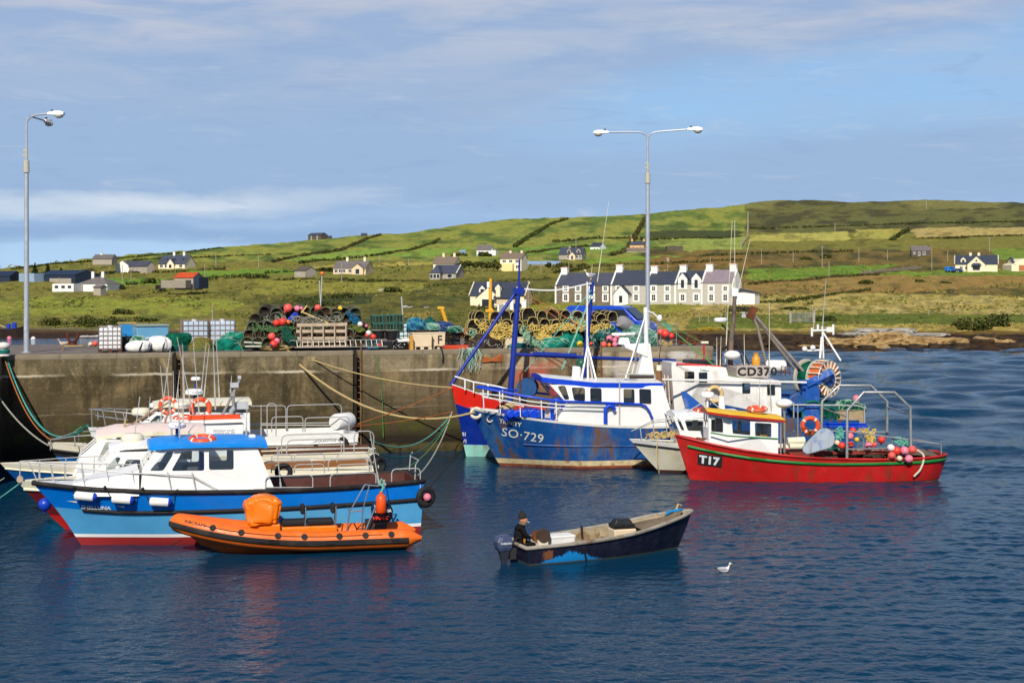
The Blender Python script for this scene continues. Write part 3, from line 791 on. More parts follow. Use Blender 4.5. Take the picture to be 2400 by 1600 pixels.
mb=MB();g0=fr.Ri @ (P(271,638, p.y) - fr.loc);gx, gy=g0.x, g0.y
A=Vector((gx, gy,0));B=Vector((0,0,0));mid=(A + B) / 2;a_=2.7;bk=Vector((8.5,6.5,0)) * 0.9
vs=[A + Vector((0,0,-1.5)),B + Vector((0,0,-1.5)),B + Vector((0,0,2.6)),mid + Vector((0,0,4.6)),A + Vector((0,0,2.6))]
nrm=Vector((6.8,5.6,0));vs2=[v + nrm for v in vs]
mb.add(vs + vs2,[(0,1,2,3,4),(1,6,7,2),(5,0,4,9),(2,7,8,3),(4,3,8,9)]);mb.m[-2:]=[1,1]
mb.build('end_gable',[HWHITE, SLATE],h)
fr, L, u=hframe(371,433,631,-16);h=gable_house('bungalow','cream dormer bungalow with long slate roof behind a dark hedge','house', fr, L,9,2.3,3.4, HCREAM, SLATE, trim=HWHITE, chim=[.4,.78],skylight=[(.25,.45),(.55,.45),(.85,.5)],wins=wrow(L,[.12,.3,.85],1.3),group=HG)
wing(h, L * .5,3.2,1.0,2.2,2.0, HCREAM, SLATE, win=(1.2,1.2,1.4))
fr, L, u=hframe(409,453,667,-12,440);h=gable_house('hay_barn','round topped red tin hay barn with grey block yard','barn', fr, L,7,2.2,1.4, HGREY, REDROOF, group=HG)
mb=MB();mb.box((L + 1.0,3.5,0.6),(1.8,7,3.6));mb.build('lean_to',[NAVYTIN],h)
mb=MB();mb.box((L * .35,-3.5,0.2),(L * 1.3,4,2.4));mb.build('yard_wall',[M('block_wall',(158,148,134),0.9,0.2,0.12,0.8)],h)
fr, L, u=hframe(722,758,563,-32,860);gable_house('stone_house','lone dark stone house standing on the skyline','house', fr, L * .85,6,2.9,1.4, HRUIN, SLATE, group=HG, wins=wrow(L * .85,[.25,.7],2.2,.7,.7) + wrow(L * .85,[.25,.7],.8,.7,.7))
fr, L, u=hframe(764,776,562,0,860);gable_house('ruined_hut','small dark ruined hut beside the skyline stone house','ruin', fr, L,4,1.2,1.2, HRUIN, SLATE, group=HG)
fr, L, u=hframe(846,859,555,0,880);gable_house('ruined_hut','small dark hut on the skyline, alone right of the stone house','ruin', fr, L,4,1.0,1.2, HRUIN, SLATE, group=HG)
fr, L, u=hframe(690,715,649,-35);gable_house('byre','grey rendered shed with tin roof left of the peach bungalow','shed', fr, L,6,2.4,1.3, HGREY, HRUIN, group=HG, wins=[(L * .4,1.4,.7,.6)])
fr, L, u=hframe(781,857,643,-13);h=gable_house('bungalow','peach long bungalow with grey roof and two cream chimneys','house', fr, L,9,2.4,2.6, HPEACH, GREYROOF, trim=HCREAM, chim=[.32,.86],wins=wrow(L,[.09,.22,.33,.52],1.3),group=HG, ov=.3)
wing(h, L * .78,4.4,1.2,2.2,1.7, HPEACH, GREYROOF, win=(1.1,1.6,1.9))
fr, L, u=hframe(1012,1068,655,-18);h=gable_house('slate_bungalow','grey bungalow with hipped bay and white barge, dark gable right','house', fr, L,9,2.3,2.8, HGREY, SLATE, barge=HWHITE, wins=wrow(L,[.72,.78],1.3),group=HG)
mb=MB();bx_=L * .24;mb.box((bx_,-1.2,.4),(L * .42,2.8,3.9));mb.build('bay',[HGREY],h)
mb=MB();mb.add([(bx_ - L * .24,-2.9,2.35),(bx_ + L * .24,-2.9,2.35),(bx_ + L * .24,4,2.35),(bx_ - L * .24,4,2.35),(bx_,0,5.0),(bx_,4.2,5.0)],[(0,1,4),(1,2,5,4),(3,0,4,5)]);mb.build('hip_roof',[SLATE],h)
for k in (.1,.24,.38):
 mb=MB();mb.box((L * k,-2.63,1.2),(1.2,.1,1.4));o=mb.build('window',[HWHITE],h);mb=MB();mb.box((L * k,-2.69,1.2),(1.0,.06,1.25));mb.build('pane',[PANE],o)
fr, L, u=hframe(1015,1066,631,-14,590);gable_house('grey_house','brown roofed house half hidden behind the slate bungalow','house', fr, L,9,2.4,2.8, HCREAM, BROWNROOF, trim=HCREAM, chim=[.35,.85],group=HG)
fr, L, u=hframe(1117,1149,598,-14);h=gable_house('farmhouse','small white farmhouse high in the middle with low annex','house', fr, L,7,2.6,2.2, HWHITE, GREYROOF, trim=GREYROOF, chim=[.48],chh=.6, wins=wrow(L,[.2,.45,.8],1.4,.9,.9),group=HG)
mb=MB();mb.box((L + 1.3,3,.8),(2.6,5,3.2));mb.build('annex',[HWHITE],h)
fr, L, u=hframe(1078,1091,599,0);gable_house('tin_shed','tiny pale blue shed left of the white farmhouse','shed', fr, L,3,1.9,.6, TIN, TIN, group=HG)
fr, L, u=hframe(1172,1222,633,-18);h=gable_house('two_storey_house','cream two storey house with brown roof beside long blue shed','house', fr, L,8,4.6,2.2, HCREAM, BROWNROOF, trim=HCREAM, chim=[.35,.88],chh=.8, wins=wrow(L,[.2,.5,.8],3.5,1.3,1) + wrow(L,[.5,.82],1.3,1.3,1.1),group=HG)
mb=MB();mb.box((L * .35,-1.0,1.0),(L * .62,2.2,3.0));mb.build('porch',[M('yellow_render',(250,232,160),0.85,0.2)],h)
fr, L, u=hframe(1231,1312,628,-6,600);gable_house('long_shed','long low shed with pale blue tin roof','shed', fr, L,9,1.6,1.2, HGREY, TIN, group=HG)
fr, L, u=hframe(1310,1364,609,-15);h=gable_house('dormer_house','grey stone fronted house with two dormers under slate','house', fr, L,9,2.5,3.0, HGREY, SLATE, trim=HGREY, chim=[.38],chh=.7, wins=wrow(L,[.38,.8,.93],1.3,1.0,1.2),group=HG)
dormer(h, L * .42,2.0,3.0,1.3,.9,3, HGREY, SLATE,.9);dormer(h, L * .83,2.0,3.0,1.3,.9,3, HGREY, SLATE,.9)
wing(h, L * .6,3.0,1.4,2.0,1.5, HPEACH, SLATE, win=(1.0,1.0,1.6))
fr, L, u=hframe(1383,1405,594,-30,745);gable_house('white_barn','white walled slate house right behind the dormer house','house', fr, L,8,3.6,2.0, HWHITE, SLATE2, skylight=[(.3,.5),(.6,.5)],wins=wrow(L,[.5,.8],2.2,.8,.8),group=HG)
fr, L, u=hframe(1476,1509,596,-16,745);gable_house('orange_house','orange house with two chimneys beside the tall lamp post','house', fr, L,7,5.0,1.8, HORANGE, SLATE, trim=HORANGE, chim=[.08,.92],chh=1.2, wins=wrow(L,[.25,.75],3.9,.8,.7),group=HG)
fr, L, u=hframe(1467,1516,597,-8,725);gable_house('white_cottage','low white cottage with brown roof in front of orange house','house', fr, L,6,1.9,1.6, HWHITE, BROWNROOF, wins=wrow(L,[.3,.55,.8],1.0,.9,.8),group=HG)
fr, L, u=hframe(1563,1601,587,0);gable_house('roofless_ruin','grey roofless ruin in the green field right of lamp post','ruin', fr, L,6,2.0,.2, HRUIN, HRUIN, ov=0.0, group=HG)
fr, L, u=hframe(2136,2180,599,-12);h=gable_house('stone_barn','dark grey stone barn, empty, on the right hillside','barn', fr, L,7,2.4,2.2, HRUIN, GREYROOF, trim=HRUIN, chim=[.96],chh=.4, wins=[(L * .16,1.4,.8,.8),(L * .42,1.0,.9,1.6),(L * .68,1.2,1.1,1.3)],group=HG)
fr, L, u=hframe(2239,2338,636,-18);h=gable_house('cream_house','big cream house with slate roof and bay gable, right','house', fr, L,9.5,2.8,3.2, HCREAM, SLATE2, trim=HCREAM, barge=HCREAM, chim=[.36,.56],chh=1.0, wins=[(L * .14,1.2,1.0,1.3),(L * .27,1.2,1.0,1.3)],gwin=[(4.5,1.4,1,1.2,1),(4.7,4.0,.8,.8,1)],group=HG)
wing(h, L * .5,6.4,1.6,2.6,3.0, HCREAM, SLATE2, win=(1.3,2.6,1.8),rnd=True);dormer(h, L * .19,1.9,3.1,1.4,.9,3, HCREAM, SLATE2,.8)
mb=MB();mb.add([(L * .5 - 1.9,-1.65,2.3),(L * .5 + 1.9,-1.65,2.3),(L * .5 + 1.5,-2.6,2.15),(L * .5 - 1.5,-2.6,2.15),(L * .5 - 1.2,-1.65,3.1),(L * .5 + 1.2,-1.65,3.1)],[(0,1,2,3),(3,2,5,4),(0,3,4),(1,5,2)]);mb.build('bay_roof',[SLATE2],h)
fr, L, u=hframe(2376,2440,634,4);h=gable_house('garage','cream garage with wooden doors cut by the right edge','garage', fr, L * .02 + .4,7,2.4,2.6, HCREAM, SLATE2, group=HG)
mb=MB();mb.add([(-1.0,-0.3,-1.5),(8.5,-0.3,-1.5),(8.5,-0.3,2.2),(3.6,-0.3,4.4),(-1.0,-0.3,2.2)],[(0,1,2,3,4)]);mb.prism([(-1.0,-1.5),(8.5,-1.5),(8.5,2.2),(3.75,4.6),(-1.0,2.2)],lambda a, b: Vector((a,-0.3, b)),lambda a, b: Vector((a,8, b)));mb.f=mb.f[1:];mb.m=mb.m[1:];mb.build('gable_front',[HCREAM],h)
mb=MB();mb.box((4.4,-0.36,1.0),(5,.1,2.2));mb.build('garage_door',[M('orange_timber',(190,120,70),0.7)],h)

# cream house below, left of the terrace
fr, L, u=hframe(1102,1228,722,-14,335);h=gable_house('shore_house','cream dormer house with long slate roof behind the yellow mast','house', fr, L,8.5,3.1,2.9, HCREAM, SLATE2, barge=HCREAM, wins=[(L * .17,1.3,.6,1.6)],group=HG)
dormer(h, L * .21,1.6,3.3,1.2,.9,3, HWHITE, SLATE2,.7);dormer(h, L * .5,1.6,3.6,1.2,.9,3, HWHITE, SLATE2,1.2);dormer(h, L * .88,1.6,3.3,1.2,.9,3, HWHITE, SLATE2,.7)
wing(h, L * .38,5.6,2.2,2.5,2.4, HCREAM, SLATE2, win=(1.3,3.0,1.7))
mb=MB();mb.box((L * .74,-1.6,.4),(L * .36,3.6,4.2));mb.build('side_wing',[M('shade_render',(212,196,166),0.85,.2)],h)
mb=MB();mb.add([(L * .5,-3.7,2.45),(L * .95,-3.7,2.45),(L * .92,3.4,5.2),(L * .5,3.4,5.2)],[(0,1,2,3)]);mb.add([(L * .5,-3.7,2.3),(L * .95,-3.7,2.3),(L * .92,3.4,5.05),(L * .5,3.4,5.05)],[(3,2,1,0)]);mb.build('wing_roof',[SLATE2],h)
mb=MB();mb.box((L * .58,-2.6,3.4),(1.0,.9,3.0));mb.box((L * .58,-2.6,4.95),(1.2,1.1,.14));mb.build('chimney',[HCREAM],h)
HEDGEM=M('hedge_leaves',(70,84,40),0.9,0.1,0.4,1.2)
# the white terrace: five houses in a row
TF=Fr(P(1301,716,352).x,352, math.radians(-24),P(1301,716,352).z)
def tx(px, py=690): return TF.px(px, py,0)
cuts=[1301,1431,1513,1581,1643,1716]
xs=[tx(p).x for p in cuts]
spec=[('stone fronted end house of the white terrace, dark rubble wall', HSTONE, SLATE,669,641),('terrace house with white gabled porch, second from the left', HSTONE2, SLATE2,668,635),
  ('grey terrace house behind the lamp post, middle of row', HSTONE2, SLATE2,667,638),('terrace house with two tall white dormers', HSTONE2, SLATE2,666,636),
  ('end terrace house with mauve roof and white gable', HSTONE2, PURPROOF,663,634)]
TG='terraced houses in the white row'
for i,(lab, wal, rof, pe, pr) in enumerate(spec):
 xm=(xs[i] + xs[i + 1]) / 2;pxm=(cuts[i] + cuts[i + 1]) / 2
 wh=TF.px(pxm, pe,0).z;dep=7.6
 rr=TF.px(pxm, pr, dep / 2).z - wh
 o=TF.w(xs[i],0,0);f=Fr(o.x, o.y, TF.yaw, o.z);Lh=xs[i + 1] - xs[i]
 wins=[]
 lower=[[858,0],][:0]
 W_={0: [1326,1355,1387,1419],1: [1491],2: [1532,1564],3: [1600,1632],4: [1667,1700]}[i]
 for p_ in W_:
  c=TF.px(p_,697,0);wins.append((c.x - xs[i],c.z,0.95,1.45))
 U_={0: [1326,1355,1387,1419],1: [1450,1491],2: [1532,1564],3: [],4: [1667,1700]}[i]
 for p_ in U_:
  c=TF.px(p_,676,0);wins.append((c.x - xs[i],c.z,0.9,1.0))
 h=gable_house('terraced_house', lab,'house', f, Lh - 0.02, dep, wh, rr, wal, rof, trim=HWHITE, chim=(),wins=(),ov=0.12, group=TG, base=-3)
 for (x, z, w_, hh) in wins:
  mb=MB();mb.box((x,-.02, z),(w_ + .75,0.10, hh + .7),0);o2=mb.build('window_surround',[HWHITE],h)
  mb=MB()
  for sx in (-1,1):
   for sz in (-1,1): mb.box((x + sx * w_ * .25,-.08, z + sz * hh * .25),(w_ * .5 - .09,.05, hh * .5 - .09))
  mb.build('panes',[PANE],o2)
 # party parapet and chimney at the left end
 mb=MB();sl=rr / (dep / 2)
 for y0, y1 in ((-.1, dep / 2),(dep + .1, dep / 2)):
  mb.tube([(0.16, y0, wh + .1),(0.16, y1, wh + rr + .3)],.22,0,4)
 mb.box((0.15,0.02, wh / 2 - .8),(.42,.14, wh + 1.6));mb.build('parapet',[HWHITE],h)
 cp=[1320,1450,1524,1593,1661][i]
 cx_=1.1
 def chimney(cx_, nm='chimney'):
  mb=MB();mb.box((cx_, dep / 2, wh + rr + .35),(1.6,1.2,2.3));mb.box((cx_, dep / 2, wh + rr + 1.45),(1.8,1.4,.18))
  for k in (-.5,0,.5): mb.cyl((cx_ + k, dep / 2, wh + rr + 1.5),(cx_ + k, dep / 2, wh + rr + 1.85),.13, mi=1, n=8)
  mb.build(nm,[HWHITE, POT],h)
 chimney(1.1)
 if i == 1:
  c=TF.px(1462,690,0).x - xs[i]
  wing(h, c,3.6,2.2,3.0,1.9, HWHITE, SLATE2, win=(1.7,.9,1.7))
  for q in (c - 3.2, c - .6): pass
 if i == 3:
  for p_ in (1600,1632):
   c=TF.px(p_,665,0).x - xs[i]
   dormer(h, c,2.3, wh - 1.2,2.6,1.3,3.4, HWHITE, SLATE2,-.12, win=(.8,1.9))
 if i == 4:
  chimney(Lh - .7)
  mb=MB();mb.prism([(-.05,-3),(dep + .05,-3),(dep + .05, wh),(dep / 2, wh + rr + .35),(-.05, wh)],lambda a, b: Vector((Lh - .02, a, b)),lambda a, b: Vector((Lh + .25, a, b)));mb.build('end_gable',[HWHITE],h)
  mb=MB();mb.box((Lh + 2.6,4.2,0.2),(4.6,4.6,6.2));ax=mb.build('annex',[HWHITE],h)
  mb=MB();mb.add([(Lh + .3,1.7,3.9),(Lh + 5.1,1.7,3.3),(Lh + 5.1,6.7,3.3),(Lh + .3,6.7,4.3),(Lh + .3,1.7,3.75),(Lh + 5.1,1.7,3.15),(Lh + 5.1,6.7,3.15),(Lh + .3,6.7,4.15)],[(0,1,2,3),(7,6,5,4),(0,4,5,1),(1,5,6,2),(3,2,6,7),(0,3,7,4)]);mb.build('annex_roof',[SLATE2],ax)
# telegraph poles
POLEM=M('silvered_pole',(168,158,142),0.8,0.2,0.15,2)
PL=[(94,640,661,'left of the navy barn'),(139,650,672,'in front of the navy barn'),(209,617,634,'behind the white cottage roof'),(287,622,664,'right of the white cottage'),(307,633,666,'beside the red hay barn, left'),(480,618,656,'right of the cream bungalow'),
   (506,592,626,'above the cream bungalow gable'),(606,602,628,'left of the grey shed, high'),(738,617,639,'between grey shed and peach bungalow'),(801,616,664,'in front of the peach bungalow'),(839,599,613,'behind the peach bungalow roof'),
   (890,598,614,'upslope right of the peach bungalow'),(957,605,622,'left of the slate bungalow'),(1238,656,719,'right of the shore house'),(1268,602,637,'in front of the long blue shed'),(1333,613,637,'below the dormer house'),
   (1350,560,584,'rising behind the dormer house'),(1479,549,567,'over the orange house roof'),(1565,602,637,'with transformer above the terrace'),(1665,601,626,'above the mauve roof'),(1785,583,622,'right of the white terrace, upslope'),
   (1859,590,614,'on the brown heath, small'),(1927,575,629,'tallest on the brown heath'),(1943,613,650,'dark, beside the green strip'),(2013,580,614,'left of the empty stone barn'),(2080,586,609,'close left of the stone barn'),
   (2184,578,631,'at the right corner of stone barn'),(2221,588,612,'short, between barn and cream house'),(2319,555,591,'behind the cream house roof'),(1957,522,541,'on the high dark heath'),(2171,467,490,'on the right skyline')]
for (px, p0, p1, wh_) in PL:
 g=G(px, p1);u=g.y / FPX;H=(p1 - p0) * u;r=max(0.13,0.0009 * g.y * 0.33)
 mb=MB();mb.tube([(0,0,-1),(0,0, H)],r,0,6, r2=r * .7);mb.box((0,0, H * .93),(H * .16, r * .8, r * .8)) if 'trans' in wh_ or px in (307,1927,2319) else None
 if 'trans' in wh_: mb.box((0,-.4, H * .8),(.9,.7,1.3))
 o=mb.build('telegraph_pole',[POLEM]);o.location=g;tag(o,'grey telegraph pole ' + wh_,'pole','telegraph poles on the hillside')
# hedges, bushes and trees: leaf clumps
def leafcloud(name, mats, blobs, n, size, seed, parent=None):
 """blobs: (centre, radii);leaves are small tilted quads spread through each."""
 rs=np.random.RandomState(seed);V_=[];F_=[];Mi=[]
 wts=np.array([b[1][0] * b[1][1] + b[1][0] * b[1][2] for b in blobs]);wts=wts / wts.sum()
 for bi,(c, r) in enumerate(blobs):
  k=max(4, int(n * wts[bi]))
  dr=rs.normal(size=(k,3));dr /= np.linalg.norm(dr, axis=1, keepdims=True)
  rad=(0.55 + 0.5 * rs.rand(k,1) ** 0.6)
  p=np.array(c) + dr * rad * np.array(r)
  tone=rs.rand(k)
  for i in range(k):
   a=rs.normal(size=3);a /= np.linalg.norm(a);nn=dr[i] * .8 + rs.normal(size=3) * .6;nn /= np.linalg.norm(nn)
   uu=np.cross(nn, a);uu /= (np.linalg.norm(uu) + 1e-9);ww=np.cross(nn, uu);s_=size * (0.6 + .8 * rs.rand())
   o=len(V_)
   V_ += [tuple(p[i] + uu * s_ + ww * s_ * .2),tuple(p[i] + ww * s_ * .7),tuple(p[i] - uu * s_),tuple(p[i] - ww * s_ * .7)]
   F_.append((o, o + 1, o + 2, o + 3));Mi.append(int(rs.rand() * len(mats)))
 me=bpy.data.meshes.new(name);me.from_pydata(V_,[],F_)
 for m_ in mats: me.materials.append(m_)
 me.polygons.foreach_set('material_index', Mi)
 o=bpy.data.objects.new(name, me);COL.objects.link(o)
 if parent: o.parent=parent
 return o
LEAF=[M('leaf_dark',(42,52,24),0.9,0.1,0.2),M('leaf_mid',(66,78,34),0.9,0.1,0.2),M('leaf_olive',(102,100,50),0.9,0.1,0.2)]
HEATH=[M('heath_dark',(74,66,42),0.9,0.1,0.2),M('heath_mid',(104,90,54),0.9,0.1,0.2),M('leaf_dark'),M('heath_olive',(92,94,46),.9,.1,.2)]
def hedge(label, pts, h, wd, mats, seed, dens=1.0, name='hedge', cat='hedge', group='hedges and field banks on the hill'):
 P3=[G(*p) for p in pts];blobs=[]
 for i in range(len(P3) - 1):
  a, b_=P3[i],P3[i + 1];Ls=(b_ - a).length;k=max(1, int(Ls / (wd * 1.6)))
  for j in range(k):
   tt_=(j + random.random()) / k
   px=pts[i][0] + (pts[i + 1][0] - pts[i][0]) * tt_;py=pts[i][1] + (pts[i + 1][1] - pts[i][1]) * tt_
   c=G(px, py);hh=h * random.uniform(.5,1.25)
   blobs.append(((c.x + random.uniform(-.3,.3) * wd, c.y + random.uniform(-.4,.4) * wd, c.z + hh * .35),(wd * random.uniform(.7,1.2),wd * random.uniform(.7,1.2),hh * .65)))
 c0=P3[0];n_=int(len(blobs) * 34 * dens);s_=max(.22, c0.y * .0006)
 o=leafcloud(name, mats,[((b[0][0] - c0.x, b[0][1] - c0.y, b[0][2] - c0.z),b[1]) for b in blobs],n_, s_, seed);o.location=c0
 tag(o, label, cat, group);return o
HL=[('long dark field bank climbing past the skyline ruin',[(640,614),(720,598),(800,587),(830,574),(860,560),(892,551)],1.7,1.4),('dark field bank below the bright green middle fields',[(700,616),(870,602),(970,585),(1010,573),(1030,562)],1.7,1.4),
   ('diagonal dark bank climbing to the skyline above the white farmhouse',[(1205,580),(1240,556),(1290,527),(1330,514)],2.2,1.8),('dark bank climbing behind the orange house',[(1430,600),(1470,588),(1490,553),(1513,511)],2.4,2.2),
   ('dark bank slanting right of the small straw field',[(2090,564),(2112,549),(2130,538)],2.4,2.2),
   ('dark hedge along the foot of the upper pasture',[(1300,568),(1400,560),(1460,559),(1526,563),(1620,559),(1740,557)],2.2,2.0),('low hedge under the pasture left of the dormer house',[(1205,600),(1290,586),(1380,577)],1.6,1.5),
   ('scrubby bank across the brown heath',[(1640,602),(1800,594),(2000,590)],1.6,1.6),('field bank above the navy barn',[(30,652),(120,640),(230,634)],1.3,1.2),('dark clipped hedge round the cream bungalow',[(300,639),(410,639),(530,631)],1.4,1.0),
   ('scrubby hedge behind the red hay barn',[(290,668),(400,660),(500,653),(600,645)],1.6,1.3),('hedge on the left skyline',[(30,632),(140,618),(240,611),(420,594),(520,582)],1.2,1.2),('field bank below the left skyline',[(300,612),(400,606),(520,602),(640,598)],1.2,1.2),
   ('scrub band below the peach bungalow',[(690,706),(760,699),(850,694)],1.5,1.7),('hedge at the foot of the peach bungalow garden',[(640,657),(760,656),(900,660),(1000,664)],1.3,1.1),('clipped green hedge in front of the shore house',[(1105,724),(1180,722),(1260,714)],1.3,.8),
   ('dark line of scrub left of the terrace',[(1000,672),(1080,668),(1160,664),(1290,655)],1.6,1.5),('field bank above the terrace chimneys',[(1300,640),(1400,626),(1520,620),(1740,610)],1.5,1.4),('low stone and bracken bank right of the terrace',[(1750,666),(1860,660),(1950,652),(2060,644)],1.3,1.2),
   ('grassy wall running right from the terrace annex',[(1735,713),(1850,706),(1960,690),(2040,680)],1.0,.8),('dark hedge below the middle green fields',[(620,640),(780,636),(860,630)],1.3,1.1),('scrub edge under the straw field on the right',[(2150,562),(2280,556),(2420,552)],1.6,1.6),
   ('dark heath edge below the right skyline',[(1760,536),(1900,534),(2010,530),(2180,524),(2400,520)],1.9,2.2)]
for i,(lab, pts, h_, w_) in enumerate(HL):
 hedge(lab, pts, h_ * .7, w_ * .75, LEAF if i % 3 else HEATH,100 + i)
rsg=np.random.RandomState(77);N_=26000;gx=rsg.uniform(-150,2550, N_);gy=610 + 162 * rsg.rand(N_) ** .6
keep=(fbm(gx / 60, gy / 14,301,4) > .44) & (gy < shore_py(gx) - 40 * (gx > 900) - 14);gx=gx[keep];gy=gy[keep];gd=D(gx, gy)
GX=(gx - CX) * gd / FPX;GZ=CAMH - (gy - HZ) * gd / FPX;V_=[];F_=[];Mi=[];tone=fbm(gx / 90, gy / 20,311,4)
for i in range(len(gx)):
 s_=gd[i] * .0009 * (.4 + rsg.rand());hh=s_ * (.35 + .5 * rsg.rand());a=rsg.uniform(-.6,.6);ca, sa=math.cos(a) * s_, math.sin(a) * s_;lean=rsg.uniform(-.3,.8) * hh;b=len(V_)
 x, y, z=GX[i],gd[i],GZ[i] - .05
 V_ += [(x - ca, y - sa, z),(x + ca, y + sa, z),(x + ca * .5, y + sa * .5 + lean, z + hh),(x - ca * .3, y - sa * .3 + lean, z + hh * 1.15)];F_.append((b, b + 1, b + 2, b + 3));u_=tone[i] + rsg.normal() * .07;Mi.append(0 if u_ < .42 else 1 if u_ < .52 else 2 if u_ < .6 else 3)
me=bpy.data.meshes.new('rough_grass');me.from_pydata(V_,[],F_)
for m_ in (M('tussock_dark',(62,68,30),.95,.1,.2,.3),M('tussock_green',(92,102,40),.95,.1,.2,.3),M('tussock_olive',(108,102,48),.95,.1,.2,.3),M('tussock_straw',(146,130,70),.95,.1,.2,.3)): me.materials.append(m_)
me.polygons.foreach_set('material_index', Mi);o=bpy.data.objects.new('rough_grass', me);COL.objects.link(o);tag(o,'rough tussock grass spread over the lower slopes','grass', kind='stuff')
def bush(label, px, py, w_, h_, seed, mats=LEAF, name='bush', cat='bush', group='bushes on the hillside', n=520, dd=None):
 c=G(px, py);u=c.y / FPX;rw=w_ * u / 2;rh=h_ * u
 rs=random.Random(seed);bl=[((rs.uniform(-.55,.55) * rw, rs.uniform(-.5,.5) * rw * .6, rh * rs.uniform(.25,.5)),(rw * rs.uniform(.4,.6),rw * rs.uniform(.3,.5),rh * rs.uniform(.4,.55))) for _ in range(6)]
 bl += [((sx * rw * .75,0, rh * .22),(rw * .3, rw * .3, rh * .28)) for sx in (-1,1)]
 o=leafcloud(name, mats, bl, n, max(.2, c.y * .0007),seed);o.location=c;tag(o, label, cat, group);return o
BL=[(290,737,56,16,'lone dark bush in the left meadow'),(125,762,70,20,'long dark shore bush, furthest left'),(190,766,120,30,'biggest dark bush on the left shore'),(265,766,90,28,'dark shore bush behind the blue tank'),(340,755,60,14,'shore bush left of the white tanks'),
   (2285,772,90,30,'dark gorse clump on the right bank, bigger'),(2340,764,60,32,'dark gorse clump on the right bank, taller'),(2250,764,40,20,'small gorse clump left of the dark pair'),(1930,752,60,12,'low bracken clump above the field gate'),(2030,664,34,9,'green bush on the straw slope right of terrace'),
   (2158,664,26,9,'round green bush below the stone barn'),(2215,666,30,7,'low bush below the blue cars'),(1888,609,30,7,'dark heath bush above the green strip'),(1935,604,26,8,'dark bush at the tallest pole'),(810,700,70,15,'dark scrub below peach bungalow'),(760,720,90,20,'dark scrub bush behind the buoys on the pots'),
   (920,684,44,12,'bush behind the green creels'),(1075,602,40,12,'dark garden bush by the tiny blue shed'),(1135,600,34,10,'bush under the white farmhouse'),(1320,628,50,13,'dark bush right of the long blue shed'),(1365,626,30,9,'small bush below the dormer house'),(350,664,30,14,'round bush left of the red hay barn'),
   (282,680,24,14,'bright round bush beside the white cottage'),(600,652,60,12,'dark bush beside the grey shed'),(770,636,50,10,'dark hedge bush left of the peach bungalow'),(1545,690,20,6,'low shrub at the terrace front'),(1860,726,70,8,'low tussock clump on the straw slope'),(1740,730,90,14,'dark bracken clump below the white gable')]
for i,(px, py, w_, h_, lab) in enumerate(BL): bush(lab, px, py, w_, h_,300 + i)
TRM=M('bark',(80,66,50),.9,.1)
def tree(label, px, py, w_, h_, seed, name='garden_tree', mats=LEAF, cone=False, group='garden trees by the houses', n=260):
 c=G(px, py);u=c.y / FPX;rw=w_ * u / 2;H=h_ * u;rs=random.Random(seed)
 r=thing(name, label,'tree', c,0, group)
 mb=MB();mb.tube([(0,0,-.6),(rs.uniform(-.1,.1),0, H * .4),(rs.uniform(-.2,.2),0, H * .75)],max(.1, H * .04),0,6, r2=.04)
 for k in range(3): mb.tube([(0,0, H * .35),(rs.uniform(-1,1) * rw * .6, rs.uniform(-1,1) * rw * .6, H * rs.uniform(.6,.8))],H * .018,0,5, r2=.02)
 mb.build('trunk',[TRM],r)
 if cone: bl=[((0,0, H * (.15 + .2 * k)),(rw * (1 - .19 * k),rw * (1 - .19 * k),H * .16)) for k in range(5)]
 else: bl=[((rs.uniform(-.5,.5) * rw, rs.uniform(-.5,.5) * rw, H * rs.uniform(.45,.85)),(rw * rs.uniform(.4,.6),rw * rs.uniform(.4,.6),H * rs.uniform(.15,.24))) for _ in range(6)]
 leafcloud('crown', mats, bl, n, max(.2, c.y * .0007),seed, r);return r
tree('dark pointed conifer behind the navy barn, left one',82,641,13,22,1,'conifer', LEAF[:1],True);tree('dark pointed conifer behind the navy barn, right one',112,641,14,22,2,'conifer', LEAF[:1],True);tree('low dark conifer at the right end of the navy barn',143,641,10,12,3,'conifer', LEAF[:1],True)
for i,(px, h_) in enumerate([(1072,18),(1086,22),(1100,24),(1114,26),(1128,22),(1142,24),(1156,26),(1166,20)]):
 tree('leafy garden tree left of cream two storey house, %s from the left' % ORD[i],px,634 + (i % 3),22, h_,20 + i)
tree('small dark tree beside the long blue shed',1285,630,16,16,40);tree('palm like garden tree before the cream two storey house',1206,632,14,16,41)
# stone wall, gate, garden walls, cars, rocks
STW=M('field_stone',(150,140,118),.9,.2,.3,1.2, bump=.3)
def stonewall(label, pts, h, th, mat, name='field_wall', cat='wall'):
 P3=[G(*p) for p in pts];mb=MB();o0=P3[0]
 for i in range(len(P3) - 1):
  a, b_=P3[i] - o0, P3[i + 1] - o0;k=max(2, int((b_ - a).length / 2.5))
  for j in range(k):
   p=a.lerp(b_,(j + .5) / k);dv=(b_ - a);ang=math.atan2(dv.y, dv.x)
   px=pts[i][0] + (pts[i + 1][0] - pts[i][0]) * (j + .5) / k;py=pts[i][1] + (pts[i + 1][1] - pts[i][1]) * (j + .5) / k
   g=G(px, py) - o0;hh=h * random.uniform(.8,1.15)
   mb.box((g.x, g.y, g.z + hh / 2 - .4),(dv.length / k * 1.05, th * random.uniform(.85,1.1),hh + .8),rz=ang)
 o=mb.build(name,[mat]);o.location=o0;tag(o, label, cat);return o
stonewall('pale stone wall climbing the hill right of the terrace',[(1737,580),(1752,557),(1753,530),(1753,500)],1.4,.9, STW)
